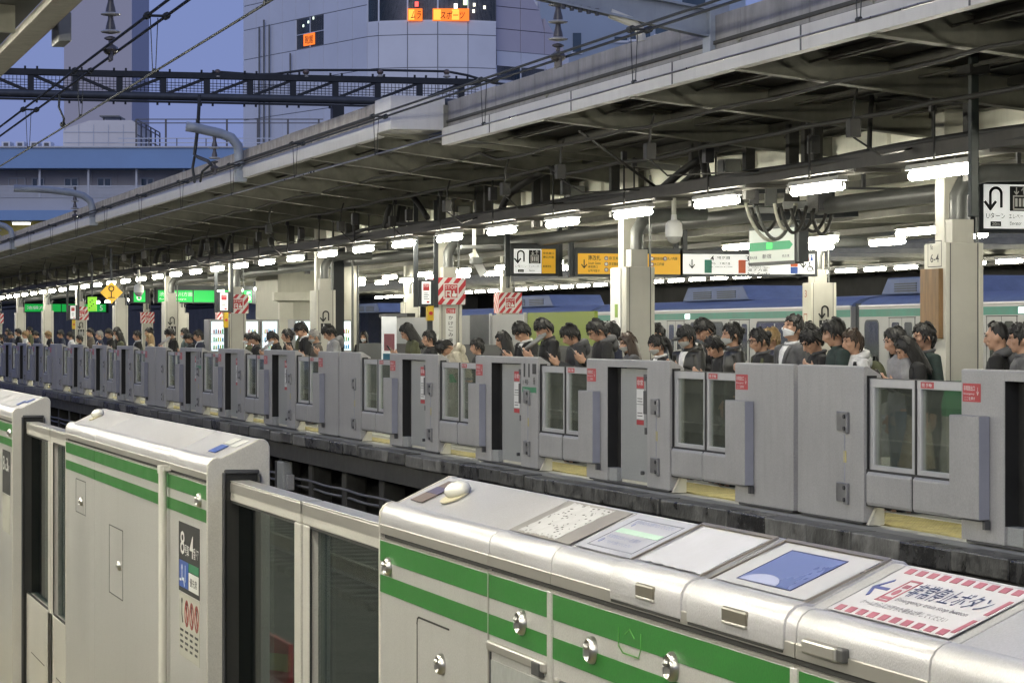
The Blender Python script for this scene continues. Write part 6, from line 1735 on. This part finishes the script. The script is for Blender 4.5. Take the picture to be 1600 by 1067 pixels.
def figure(sex, pose):
    if (sex, pose) in _bod: return _bod[(sex, pose)]
    f = sex == 'f'; tilt, lean = POSE[pose]
    HM, P = head_matrix(tilt, lean)
    T = lambda p: P @ Vector(p)
    w = .92 if f else 1.0
    mb = MB()
    # skin body
    mb.tube([T((0, .0, z)) for z in (.86, .95, 1.08, 1.24, 1.36, 1.42)], [.09 * w, .098 * w, .088 * w, .105 * w, .090 * w, .05], 12, flat=1.45)
    npt = T((0, .012, 1.40)); hc = HM @ Vector((0, .02, -.06))
    mb.tube([npt, npt.lerp(hc, .5), hc], [.052 * w, .050 * w, .052 * w], 10)
    for sx in (-1, 1):
        sh, el, wr, d, n = [T(q) if i < 3 else P.to_3x3() @ q for i, q in enumerate(arm_pts(pose, sx, f))]
        mb.tube([T((sx * .10, .0, 1.38)), sh, sh.lerp(el, .5), el, el.lerp(wr, .4), wr], [.05, .050 * w, .042 * w, .036 * w, .036 * w, .025 * w], 8)
        hand(mb, wr, d, n, sx > 0)
        mb.tube([(sx * .075, 0, .95), (sx * .095, 0, .80), (sx * .095, -.005, .48), (sx * .095, .015, .30), (sx * .095, .03, .08)], [.085, .080, .052, .048, .034], 8)
        mb.tube([(sx * .095, .05, .045), (sx * .10, -.05, .035), (sx * .105, -.15, .028)], [.036, .038, .028], 8)
    H3 = HM.to_3x3()
    mb.ell(HM @ Vector((0, .008, .012)), HEAD[0], HEAD[1] * .96, HEAD[2] * .92, 18, 12, H3)
    mb.ell(HM @ Vector((0, -.022, -.055)), .056 * w, .062, .058, 14, 10, H3)
    mb.ell(HM @ Vector((0, -.062, -.088)), .026, .022, .022, 10, 8, H3)
    mb.tube([HM @ Vector((0, -.088, .018)), HM @ Vector((0, -.104, -.012)), HM @ Vector((0, -.112, -.030)), HM @ Vector((0, -.094, -.036))], [.012, .014, .016, .014], 8)
    mb.ell(HM @ Vector((0, -.088, -.058)), .024, .012, .009, 10, 6, H3)
    mb.ell(HM @ Vector((0, -.074, .036)), .062, .022, .014, 12, 6, H3)
    for sx in (-1, 1):
        mb.ell(HM @ Vector((sx * .078, .012, -.012)), .011, .022, .033, 8, 8, H3)
        mb.ell(HM @ Vector((sx * .040, -.066, -.018)), .022, .02, .02, 8, 6, H3)
    body = remesh(mb, .0105, 'person_body', 2)
    # jacket
    mb = MB()
    mb.tube([T((0, .0, z)) for z in (.80, .90, 1.02, 1.14, 1.27, 1.37, 1.43)], [.118 * w, .122 * w, .114 * w, .116 * w, .126 * w, .110 * w, .068], 16, flat=1.42)
    for sx in (-1, 1):
        sh, el, wr, d, n = [T(q) if i < 3 else P.to_3x3() @ q for i, q in enumerate(arm_pts(pose, sx, f))]
        mb.tube([T((sx * .08, .0, 1.385)), sh, sh.lerp(el, .5), el, el.lerp(wr, .45), el.lerp(wr, .93)], [.068, .070 * w, .062 * w, .056 * w, .052 * w, .044 * w], 10)
    b0 = T((0, .015, 1.425)); mb.tube([b0, b0.lerp(hc, .42)], [.075 * w, .066 * w], 12)
    jacket = remesh(mb, .014, 'jacket', 2)
    mb = MB()
    mb.tube([(0, 0, 1.0), (0, 0, .90), (0, .005, .80)], [.102, .112, .10], 12, flat=1.45)
    for sx in (-1, 1): mb.tube([(sx * .075, 0, .90), (sx * .098, 0, .76), (sx * .098, 0, .48), (sx * .098, .012, .28), (sx * .098, .02, .07)], [.10, .098, .076, .072, .068], 10)
    trousers = remesh(mb, .017, 'trousers', 2)
    mb = MB()
    mb.tube([(0, 0, 1.0), (0, 0, .90), (0, 0, .7), (0, 0, .42)], [.10, .115, .145, .175], 16, flat=1.3); skirt = mb.mesh('skirt', smooth=50)
    shoes = {}
    mb = MB()
    hands = [HM, P]
    top = max(v.co.z for v in body.vertices)
    bv = BVHTree.FromPolygons([v.co for v in body.vertices], [p.vertices for p in body.polygons])
    jv = BVHTree.FromPolygons([v.co for v in jacket.vertices], [p.vertices for p in jacket.polygons])
    _bod[(sex, pose)] = dict(body=body, jacket=jacket, trousers=trousers, skirt=skirt, HM=HM, P=P, top=top, bv=bv, jv=jv, sex=sex, pose=pose, cache={})
    return _bod[(sex, pose)]
shoe_me = MB()
for sx in (-1, 1): shoe_me.ell((sx * .10, -.045, .045), .048, .135, .05, 12, 8)
_sh = MB(); _sh.ell((0, -.045, .045), .048, .135, .05, 12, 8); shoe_me = _sh.mesh('shoe', smooth=True)
def hair_mesh(kind, seed):
    rnd = random.Random(seed); nA, nE = 44, 15
    ph = [rnd.uniform(0, 6.28) for _ in range(6)]
    def elmin(az):                       # az: 0 front, 180 back
        a = abs(az)
        def lerp(t): 
            for (a0, v0), (a1, v1) in zip(t[:-1], t[1:]):
                if a0 <= a <= a1: return v0 + (v1 - v0) * (a - a0) / (a1 - a0)
        if kind == 'bowl': return lerp([(0, 20), (45, 14), (70, -4), (95, -14), (130, -30), (180, -42)])
        if kind in ('long', 'pony', 'bun'): return lerp([(0, 36), (28, 26), (58, -2), (80, -12), (95, -8), (130, -28), (180, -38)])
        if kind == 'thin': return lerp([(0, 58), (50, 52), (75, 18), (98, 2), (130, -18), (180, -34)])
        return lerp([(0, 26), (40, 21), (62, 5), (80, -5), (98, -9), (125, -30), (180, -46)])
    vol = {'bowl': .20, 'long': .12, 'pony': .10, 'bun': .09, 'thin': .05, 'cap': .05}.get(kind, .12)
    V = []; Fc = []
    for shell in (0, 1):
        for i in range(nA):
            az = -180 + 360 * i / nA
            e0 = elmin(az) + 6 * math.sin(R(az) * 11 + ph[0]) + 4.5 * math.sin(R(az) * 23 + ph[1])
            for j in range(nE + 1):
                t = j / nE
                el = 90 + (e0 - 90) * t
                d = Vector((math.sin(R(az)) * math.cos(R(el)), -math.cos(R(az)) * math.cos(R(el)), math.sin(R(el))))
                strand = .034 * math.sin(R(az) * 17 + ph[2] + t * 2) + .022 * math.sin(R(az) * 31 + ph[3]) + .02 * math.sin(R(el) * 5 + R(az) * 2 + ph[4])
                k = (1.02 + vol * min(1, .25 + t * 1.2) * (1.0 if t < .85 else 1.0 - (t - .85) * 2.2) + strand * min(1, t * 2)) if shell == 0 else .985
                V.append((d.x * HEAD[0] * k, d.y * HEAD[1] * k + .008, d.z * HEAD[2] * k + .01))
    n1 = nA * (nE + 1)
    for i in range(nA):
        i2 = (i + 1) % nA
        for j in range(nE):
            a, b, c, d_ = i * (nE + 1) + j, i2 * (nE + 1) + j, i2 * (nE + 1) + j + 1, i * (nE + 1) + j + 1
            if j: Fc.append((a, b, c, d_)); Fc.append((n1 + d_, n1 + c, n1 + b, n1 + a))
            else: Fc.append((a, c, d_)); Fc.append((n1 + d_, n1 + c, n1 + a))
        a, b = i * (nE + 1) + nE, i2 * (nE + 1) + nE
        Fc.append((a, b, n1 + b, n1 + a))
    mb = MB(); mb.add(V, Fc)
    if kind == 'long':
        nz = 8
        for s_ in (0,):
            V = []; Fc = []; A = list(range(62, 299, 9))
            for shell in (0, 1):
                for a in A:
                    for j in range(nz + 1):
                        t = j / nz; k = (1.13 if shell == 0 else 1.0) * (1 + .10 * math.sin(t * 3)) + .03 * math.sin(R(a) * 13 + ph[2])
                        L = .34 + .03 * math.sin(R(a) * 9 + ph[3])
                        V.append((math.sin(R(a)) * HEAD[0] * k * (1 + .15 * t), -math.cos(R(a)) * HEAD[1] * k * (1 + .06 * t) + .008 - .02 * t, .03 - L * t))
            n = len(A) * (nz + 1)
            for i in range(len(A) - 1):
                for j in range(nz):
                    a, b = i * (nz + 1) + j, (i + 1) * (nz + 1) + j
                    Fc.append((a, b, b + 1, a + 1)); Fc.append((n + a + 1, n + b + 1, n + b, n + a))
                a, b = i * (nz + 1) + nz, (i + 1) * (nz + 1) + nz; Fc.append((a, b, n + b, n + a))
            for i in (0, len(A) - 1):
                for j in range(nz): a = i * (nz + 1) + j; Fc.append((a, a + 1, n + a + 1, n + a))
            mb.add(V, Fc)
    nl = {'long': 30, 'thin': 14}.get(kind, 64)          # loose locks that break the outline
    for q in range(nl):
        az = rnd.uniform(-180, 180); e0 = elmin(az)
        el = rnd.uniform(e0 - 2, min(80, e0 + 45)) if rnd.random() < .6 else rnd.uniform(e0 - 3, 85)
        pts = []
        sw = rnd.uniform(-14, 14)
        for j, tt in enumerate((0, .4, .75, 1)):
            a_, e_ = az + sw * tt, el - (26 if abs(az) > 70 else 11) * tt
            k = 1.03 + vol * .75 + .07 * math.sin(tt * 2.4) + .02 * rnd.random()
            d = Vector((math.sin(R(a_)) * math.cos(R(e_)), -math.cos(R(a_)) * math.cos(R(e_)), math.sin(R(e_))))
            pts.append((d.x * HEAD[0] * k, d.y * HEAD[1] * k + .008, d.z * HEAD[2] * k + .01))
        mb.tube(pts, [.007, .0095, .007, .0015], 5)
    if kind == 'pony':
        mb.tube([(0, .10, .055), (0, .135, .05), (0, .16, .0), (0, .165, -.10), (0, .155, -.20), (0, .15, -.25)], [.018, .030, .036, .033, .022, .006], 10)
    if kind == 'bun': mb.ell((0, .125, .03), .042, .036, .042, 12, 8)
    return mb.mesh('hair', smooth=True)
_hair = {}
def get_hair(kind, seed):
    if (kind, seed) not in _hair: _hair[(kind, seed)] = hair_mesh(kind, seed)
    return _hair[(kind, seed)]
def wrap_patch(fig, rows, off, name, face=True):
    """a thin sheet cast onto the body: rows of head-space (azimuth, height) or chest (x, z) points"""
    V = []; bv = fig['bv'] if face else fig['jv']
    HM = fig['HM']; P = fig['P']
    for sh in (0, 1):
        for row in rows:
            for (a, z) in row:
                if face:
                    o = HM @ Vector((0, -.01, z)); d = HM.to_3x3() @ Vector((math.sin(R(a)), -math.cos(R(a)), 0))
                    hit = bv.ray_cast(o + d * .4, -d, .6)
                else:
                    o = P @ Vector((a, -.6, z)); d = P.to_3x3() @ Vector((0, -1, 0))
                    hit = bv.ray_cast(o, -d, .9)
                p = hit[0] if hit[0] is not None else (o + d * .1 if face else o - d * .46)
                V.append(p + d * (off if sh == 0 else off * .15))
    nr, nc = len(rows), len(rows[0]); n = nr * nc; Fc = []
    for i in range(nr - 1):
        for j in range(nc - 1):
            a = i * nc + j; Fc.append((a, a + 1, a + nc + 1, a + nc)); Fc.append((n + a + nc, n + a + nc + 1, n + a + 1, n + a))
    for i in range(nr - 1):
        for j in (0, nc - 1): a = i * nc + j; Fc.append((a, a + nc, n + a + nc, n + a))
    for j in range(nc - 1):
        for i in (0, nr - 1): a = i * nc + j; Fc.append((a, a + 1, n + a + 1, n + a))
    mb = MB(); mb.add(V, Fc); return mb.mesh(name, smooth=True)
def fc(fig, key, fn):
    if key not in fig['cache']: fig['cache'][key] = fn()
    return fig['cache'][key]
def link_m(name, me, m, t):
    o = bpy.data.objects.new(name, me); COL.objects.link(o); o.parent = t
    if not me.materials: me.materials.append(m)
    setmat(o, m); return o
def headmesh(fig, key, mb):
    """shape given in head space, baked into the pose"""
    def fn():
        b = MB(); b.f = mb.f; b.v = [tuple(fig['HM'] @ Vector(v)) for v in mb.v]; return b.mesh(key, smooth=True)
    return fc(fig, key, fn)
def person(label, px, ytop, sex, pose, hair, hc, top, Y=9.75, mask=None, extra=(), leg='black', rz=0, seed=None):
    if Y < 10.25: Y = 10.15 + (Y - 9.6) * .25
    fig = figure(sex, pose); seed = (int(px) % 3) if seed is None else seed
    HMt = fig['HM']
    crown = max((HMt @ Vector((0, .01 + .07 * math.cos(a), .145 * math.sin(a)))).z for a in [i * .3 for i in range(21)])
    z_need = ZA(px, ytop, Y)
    s = max(.86, min(1.10, z_need / crown))
    X = XA(px, Y); hx = HMt.translation
    t = thing('person', label, 'person', (X, Y - hx.y * s * .5, 0), 'people waiting on the opposite platform', R(rz))
    t.scale = (s, s, s)
    link_m('body', fig['body'], m_skin, t)
    j = link_m('jacket', fig['jacket'], CL[top], t)
    if leg.startswith('skirt'): link_m('skirt', fig['skirt'], CL[leg.split('-')[1]], t)
    else: link_m('trousers', fig['trousers'], CL[leg], t)
    for sx in (-1, 1):
        o = link_m('shoe', shoe_me, CL['black'], t); o.location = (sx * .10, 0, 0)
    big = px > 380
    o = link_m('hair', get_hair(hair, seed), HC[hc], t); o.matrix_local = HMt
    if big:
        for sx in (-1, 1):
            mb = MB(); mb.ell((sx * .031, -.0885, .018), .0125, .008, .006, 10, 6); link_m('eye', headmesh(fig, 'eye%d' % sx, mb), m_eye, t)
            mb = MB(); mb.tube([(sx * .014, -.098, .037), (sx * .03, -.0985, .041), (sx * .048, -.088, .036)], [.003, .0045, .002], 6); link_m('eyebrow', headmesh(fig, 'brow%d' % sx, mb), HC['k'], t)
        if not mask:
            mb = MB(); mb.ell((0, -.0985, -.059), .021, .006, .0055, 10, 6); link_m('mouth', headmesh(fig, 'lips', mb), m_lip, t)
    if mask:
        m_ = m_mask_w if mask == 'w' else m_mask_g
        me = fc(fig, 'mask', lambda: wrap_patch(fig, [[(a, z0 + abs(a) / 80 * zz) for a in range(-80, 81, 16)] for z0, zz in ((-.018, -.020), (-.035, -.016), (-.055, -.006), (-.075, .008), (-.098, .028))], .010, 'mask'))
        link_m('face_mask', me, m_, t)
    def chest(key, rows, off, name, m_):
        if pose in ('phone', 'bow'):
            rows = [r_ for r_ in rows if r_[0][1] >= 1.34]
        link_m(name, fc(fig, key, lambda: wrap_patch(fig, rows, off, name, False)), m_, t)
    for e in extra:
        if e == 'shirt':
            chest('shirt', [[(-w_ + 2 * w_ * k / 4, z) for k in range(5)] for z, w_ in ((1.425, .055), (1.38, .05), (1.30, .038), (1.22, .022), (1.15, .006))], .006, 'shirt', CL['white'])
        elif e == 'lapel':
            for sx in (-1, 1): chest('lapel%d' % sx, [[(sx * (x + dx), z) for dx in (0, .02, .04)] for z, x in ((1.42, .055), (1.36, .05), (1.28, .034), (1.20, .018), (1.14, .004))], .012, 'lapel', CL[top])
        elif e == 'collar':
            b0 = fig['P'] @ Vector((0, .015, 1.425)); hd = HMt @ Vector((0, .02, -.06)); c = b0.lerp(hd, .30)
            mb = MB(); M3 = fig['P'].to_3x3(); mb.tube([c + M3 @ Vector((.070 * math.sin(a), -.068 * math.cos(a), .012 * math.cos(a) * -1)) for a in [2 * math.pi * k / 16 for k in range(17)]], .017, 8)
            link_m('collar', fc(fig, 'collar', lambda: mb.mesh('collar', smooth=True)), CL['white'] if 'shirt' in extra else CL['grey'], t)
        elif e == 'hood':
            c = fig['P'] @ Vector((0, .05, 1.42)); M3 = fig['P'].to_3x3(); mb = MB()
            mb.tube([c + M3 @ Vector((.095 * math.sin(a), -.075 * math.cos(a), .03 - .02 * math.cos(a))) for a in [2 * math.pi * k / 16 for k in range(17)]], [.026 + .022 * abs(math.sin(k * math.pi / 16)) for k in range(17)], 8)
            mb.ell(c + M3 @ Vector((0, .08, -.03)), .105, .06, .09, 12, 8)
            link_m('hood', fc(fig, 'hood', lambda: mb.mesh('hood', smooth=True)), CL['grey'] if top in ('black', 'char', 'green') else CL[top], t)
        elif e == 'glasses':
            mb = MB()
            for sx in (-1, 1):
                mb.tube([(sx * .033 + .024 * math.cos(a), -.104, .016 + .018 * math.sin(a)) for a in [2 * math.pi * k / 14 for k in range(15)]], .0028, 5)
                mb.tube([(sx * .057, -.103, .02), (sx * .082, -.02, .016), (sx * .084, .02, .008)], .0028, 5)
            mb.tube([(-.010, -.105, .018), (.010, -.105, .018)], .0026, 5)
            link_m('glasses', headmesh(fig, 'glasses', mb), m_black, t)
        elif e in ('cap', 'bluecap', 'greycap'):
            mb = MB(); pr = [(.001, .125)] + [(math.sin(R(a)) * .092, math.cos(R(a)) * .118 + .01) for a in (15, 30, 45, 60, 75, 88)]
            mb.lathe([(r_, z) for r_, z in pr], (0, .006, .012), 20)
            mb.v = [(x, y * 1.2, z) for x, y, z in mb.v]
            mb.add([(-.07, -.10, .035), (.07, -.10, .035), (.055, -.175, .018), (-.055, -.175, .018), (-.07, -.10, .028), (.07, -.10, .028), (.055, -.175, .012), (-.055, -.175, .012)], [(0, 1, 2, 3), (7, 6, 5, 4), (0, 4, 5, 1), (1, 5, 6, 2), (2, 6, 7, 3), (3, 7, 4, 0)])
            link_m('cap', headmesh(fig, 'cap', mb), CL['black'] if e == 'cap' else CL['blue'] if e == 'bluecap' else CL['char'], t)
        elif e == 'earbud':
            for sx in (-1,):
                mb = MB(); mb.tube([(sx * .088, .004, -.008), (sx * .09, .0, -.04)], .006, 6); link_m('earbud', headmesh(fig, 'earbud', mb), m_white, t)
        elif e == 'strap' or e == 'ostrap':
            for sx in (-1, 1): chest('strap%d' % sx, [[(sx * (.105 + dx), z) for dx in (0, .018, .036)] for z in (1.40, 1.33, 1.24, 1.14, 1.04)], .012, 'bag_strap', CL['olive'] if e == 'strap' else CL['black'])
        elif e == 'orange':
            chest('orange', [[(-.10 + .012 * k - (1.40 - z) * .2, z) for k in range(3)] for z in (1.38, 1.32, 1.26)], .01, 'orange_band', CL['orange'])
        elif e == 'phone':
            M = Matrix.LocRotScale(t.location, t.rotation_euler, (s, s, s)) @ fig['P']
            p = M @ Vector((.0, -.345, 1.325))
            u = thing('phone', 'phone held by ' + label.split(' with ')[0].split(' in ')[0].split(' looking')[0] + ' at photo column %d' % 0, 'phone', tuple(p), 'phones in hand')
            u['label'] = PHONE.pop(0) if PHONE else 'dark phone held in hand in the crowd'
            mb = MB(); mb.obox(p, (1, 0, 0), Vector((0, -.55, .83)), Vector((0, -.83, -.55)), .036, .075, .004); mb.build('phone_case', m_black, u)
            mb = MB(); mb.obox(p + Vector((0, .0038, .0025)), (1, 0, 0), Vector((0, -.55, .83)), Vector((0, -.83, -.55)), .032, .068, .0012); mb.build('phone_screen', emit('phone_light', (.75, .82, .9), .9), u)
    return t
def bag(label, t, c, pocket='black'):
    s = t.scale.x; M = Matrix.LocRotScale(t.location, t.rotation_euler, t.scale)
    p = M @ Vector((0, .235, 1.17))
    u = thing('backpack', label, 'backpack', tuple(p), None, t.rotation_euler.z)
    b = MB(); b.ell((0, 0, 0), .16, .095, .23, 16, 10); b.ell((0, .03, -.09), .12, .09, .10, 12, 8); o = link('bag_body', remesh(b, .02, 'bag_body', 2), CL[c], u)
    b = MB(); b.ell((0, .085, -.09), .105, .045, .085, 12, 8); link('pocket', b.mesh('pocket', smooth=True), CL[pocket], u)
    b = MB(); b.tube([(-.04, 0, .22), (-.02, .0, .265), (.02, .0, .265), (.04, 0, .22)], .012, 6); link('grab_handle', b.mesh('grab_handle', smooth=True), CL['black'], u)
PHONE = ['phone held by long haired person beside the near column', 'phone held by glasses man in grey hood', 'phone held by bowl haired youth', 'phone held by masked man before the lime board', 'phone held by bowed man in white collar',
         'phone held by long haired woman in olive coat', 'phone held by young man in light grey hoodie', 'phone held by man in black suit at the elevator mark']
person('balding man seen from behind in dark hooded jacket with orange strip', 1561, 500, 'm', 'stand', 'thin', 'k', 'black', 10.4, None, ('hood', 'orange'), rz=-35)
person('dark haired man in grey jacket at the right edge of the photo', 1598, 503, 'm', 'stand', 'short', 'k', 'grey', 10.0, None, ('collar',), rz=-20)
w3 = person('black haired woman in light grey sweater and jeans behind the gate glass', 1404, 509, 'f', 'look', 'long', 'k', 'lgrey', 9.65, None, (), 'jean')
person('long haired person in black coat raising a phone beside the near column', 1424, 524, 'f', 'phone', 'long', 'k', 'black', 9.9, None, ('phone',), 'skirt-beige')
person('man in dark green jacket half hidden by the brown board column', 1446, 502, 'm', 'stand', 'short', 'k', 'green', 10.5, None, ('collar',))
p6 = person('man with full black hair in dark green jacket beside a white hood', 1308, 497, 'm', 'look', 'bowl', 'k', 'green', 9.8, None, (), rz=-8)
p6b = person('person in white hoodie carrying an olive backpack near the train joint', 1334, 512, 'f', 'stand', 'short', 'b', 'white', 10.3, None, ('hood', 'ostrap'), rz=10)
bag('olive backpack worn over a white hoodie', p6b, 'olive')
person('girl with ponytail bowing her head in black coat and grey collar', 1276, 513, 'f', 'phone', 'pony', 'k', 'black', 9.7, None, ('collar',))
person('dark haired head behind the bowed girl with ponytail', 1268, 502, 'm', 'look', 'short', 'k', 'char', 10.7)
person('man in grey suit and white mask looking up', 1238, 491, 'm', 'up', 'short', 'k', 'grey', 9.85, 'w', ('shirt', 'lapel', 'collar'), 'grey', rz=14)
person('woman with glasses, tied hair and olive bag straps', 1190, 511, 'f', 'look', 'bun', 'k', 'black', 9.8, None, ('glasses', 'strap', 'collar'), rz=6)
person('blond person in navy jacket behind the woman with glasses', 1206, 510, 'f', 'stand', 'short', 'y', 'navy', 11.3)
person('woman with tied hair in grey mask and black jacket', 1146, 502, 'f', 'stand', 'bun', 'k', 'leather', 9.75, 'g', ('collar',))
person('tall man in black bending his head behind the crowd near the cap', 1108, 497, 'm', 'phone', 'short', 'k', 'black', 10.6)
person('short black haired woman lifting her hands before the masked woman', 1124, 524, 'f', 'phone', 'bowl', 'k', 'black', 9.9)
person('person in black cap, grey mask and leather jacket with pale scarf', 1074, 507, 'm', 'look', 'short', 'k', 'leather', 9.75, 'g', ('cap', 'shirt', 'hood'), rz=24)
person('woman with ponytail, grey mask and white collar beside the banner column', 1030, 522, 'f', 'look', 'pony', 'k', 'black', 9.7, 'g', ('collar', 'shirt', 'earbud'), rz=8)
person('dark head just behind the banner column edge', 1028, 504, 'm', 'stand', 'short', 'k', 'navy', 12.2)
person('woman with long brown hair and mask in front of banner column', 985, 518, 'f', 'look', 'long', 'b', 'grey', 9.75, 'g', (), 'skirt-char')
person('man with glasses and grey hood looking down at his phone', 939, 499, 'm', 'phone', 'short', 'k', 'black', 9.7, None, ('glasses', 'hood', 'phone'))
person('dark head behind the man with glasses and grey hood', 956, 502, 'm', 'stand', 'bowl', 'k', 'navy', 10.8)
person('bowl haired youth in black and grey with a phone', 897, 507, 'm', 'phone', 'bowl', 'k', 'char', 9.65, None, ('hood', 'phone'))
person('tall masked man in black suit holding a phone before lime board', 856, 497, 'm', 'phone', 'short', 'k', 'black', 9.75, 'g', ('phone', 'earbud', 'lapel'))
person('man in black suit with white shirt collar bowing left of the lime board', 820, 503, 'm', 'phone', 'bowl', 'k', 'black', 9.85, None, ('shirt', 'lapel', 'collar', 'phone'), rz=12)
person('black figure with long hair before the black panel', 790, 516, 'f', 'look', 'long', 'k', 'black', 9.9, None, (), rz=-10)
person('short dark haired person in black beyond the bent girl', 747, 528, 'f', 'stand', 'bowl', 'k', 'black', 10.3)
person('girl bending deeply in a cream hoodie with black bag straps', 712, 534, 'f', 'bow', 'bowl', 'k', 'cream', 9.75, None, ('hood', 'ostrap'), 'lgrey')
person('dark figure in black under the red striped column', 672, 515, 'm', 'stand', 'short', 'k', 'black', 10.3)
person('long haired woman in olive coat looking at phone by the poster', 642, 505, 'f', 'phone', 'long', 'k', 'olive', 9.9, None, ('phone',))
person('distant masked woman in dark suit between the thin poles', 568, 517, 'f', 'stand', 'long', 'k', 'black', 13.4, 'w', ('shirt',), rz=62)
person('young man in light grey hoodie bent over phone', 519, 508, 'm', 'phone', 'bowl', 'k', 'lgrey', 9.75, None, ('hood', 'phone', 'shirt'))
person('grey haired man in mask and brown jacket', 494, 514, 'm', 'look', 'short', 'g', 'brown', 9.9, 'g', ('collar',))
person('man in black suit and white shirt left of elevator mark', 475, 504, 'm', 'phone', 'short', 'k', 'black', 9.8, None, ('shirt', 'lapel', 'collar', 'phone'))
person('person in blue cap behind the black suit', 471, 502, 'm', 'stand', 'short', 'k', 'olive', 10.9, None, ('bluecap',))
person('woman in black with hair tied low facing the vending machine', 450, 513, 'f', 'stand', 'bun', 'k', 'black', 9.9)
person('person in charcoal cap and mask bowing near the blue based machine', 430, 518, 'm', 'phone', 'short', 'k', 'black', 9.8, 'w', ('greycap',))
person('short man in black right of the striped column', 400, 519, 'm', 'look', 'bowl', 'k', 'black', 9.75)
person('masked person half behind the striped column', 389, 520, 'f', 'stand', 'short', 'k', 'olive', 10.4, 'w')
person('man in dark suit with white collar left of the glowing machine', 312, 515, 'm', 'look', 'short', 'k', 'navy', 9.75, None, ('shirt', 'collar'))
person('man bowing low in black left of the dark suit', 298, 520, 'm', 'phone', 'short', 'k', 'black', 9.75)
person('masked person in green behind the bowing man', 290, 512, 'm', 'stand', 'short', 'k', 'teal', 10.6, 'w')
person('masked man in black before the elevator mark under the green sign', 269, 513, 'm', 'phone', 'bowl', 'k', 'black', 9.75, 'w')
person('person with long blond hair between two far columns', 235, 520, 'f', 'stand', 'long', 'y', 'beige', 9.8)
person('dark head above the long blond hair', 234, 511, 'm', 'stand', 'short', 'k', 'navy', 10.9)
person('dark haired man in black suit left of the blond hair', 215, 516, 'm', 'stand', 'short', 'k', 'black', 9.75, None, ('shirt', 'collar'))
person('woman with long black hair and olive scarf in far crowd', 188, 517, 'f', 'look', 'long', 'k', 'olive', 9.75)
person('dark head under the diamond sign', 184, 511, 'm', 'stand', 'bowl', 'k', 'black', 10.9)
person('tall black figure below the diamond sign', 172, 513, 'm', 'look', 'short', 'k', 'black', 9.9)
person('grey haired man in navy coat left of the diamond sign', 156, 516, 'm', 'stand', 'short', 'g', 'navy', 9.75, None, ('shirt',))
person('dark head beside the striped far column', 142, 512, 'm', 'stand', 'short', 'k', 'brown', 10.6)
person('round black head before the striped far column', 125, 523, 'f', 'stand', 'bowl', 'k', 'black', 9.75)
person('man in white shirt and dark vest in far crowd', 111, 518, 'm', 'look', 'bowl', 'k', 'white', 9.75)
person('person with dark cap behind the white shirt', 96, 515, 'm', 'look', 'short', 'k', 'navy', 10.0, None, ('greycap',))
person('person with pale blond hair far down the platform', 77, 517, 'f', 'look', 'bowl', 'y', 'black', 9.75)
person('man in navy bowing left of pale blond hair', 58, 517, 'm', 'phone', 'short', 'k', 'navy', 9.75)
person('dark head rising behind the navy man', 47, 510, 'm', 'stand', 'short', 'k', 'olive', 10.9)
person('second pale blond person near the left end of crowd', 40, 517, 'f', 'stand', 'bowl', 'y', 'white', 9.8)
person('dark haired person in black near the left end of crowd', 29, 513, 'm', 'stand', 'bowl', 'k', 'black', 10.0)
person('man bowing in navy at the left end of crowd', 19, 518, 'm', 'phone', 'short', 'k', 'navy', 9.75)
person('dark head at the left end beside a striped column', 13, 513, 'm', 'stand', 'short', 'k', 'char', 10.8)
person('last dark figure at the left photo edge', 3, 522, 'm', 'stand', 'short', 'k', 'black', 9.75)
# things carried or standing behind the glass
x = XA(908, 10.35)
t = thing('floor_sign', 'white standing notice with red band behind the gate glass', 'notice', (x, 10.35, 0))
b = MB(); f = XF(x, 10.22, 0); f.poly(b, [(0, 0), (.30, 0), (.30, .80)] + [(.15 + .15 * math.cos(R(a)), .80 + .13 * math.sin(R(a))) for a in range(15, 180, 15)] + [(0, .80)], -.03, 0); b.build('notice_board', m_white, t)
b = MB(); f.rect(b, .0, .30, .42, .70, 0, .003); o = b.build('red_band', mat('notice_red', (.6, .10, .06), .4), t)
b = MB(); write(b, f, '注意', .06, .56, .1, .18, 'l', .005); write(b, f, 'Caution', .04, .46, .06, .22, 'l', .005); b.build('lettering', m_white, o)
MB().box(x - .2, x + .17, 10.2, 10.55, 0, .03).build('notice_foot', m_black, t)
M = Matrix.LocRotScale(w3.location, w3.rotation_euler, w3.scale)
p = M @ Vector((-.25, -.06, .70))
t = thing('tote_bag', 'white tote bag hanging at the hip of the woman in jeans', 'bag', tuple(p))
b = MB(); b.prism([(-.17, -.2), (.17, -.2), (.15, .16), (-.15, .16)], -.05, .05, 'x'); link('bag_body', b.mesh('bag_body', .015), CL['white'], t)
b = MB(); b.tube([(0, -.1, .15), (0, -.06, .42), (0, .06, .42), (0, .1, .15)], .012, 6); link('bag_handle', b.mesh('bag_handle', smooth=True), CL['white'], t)
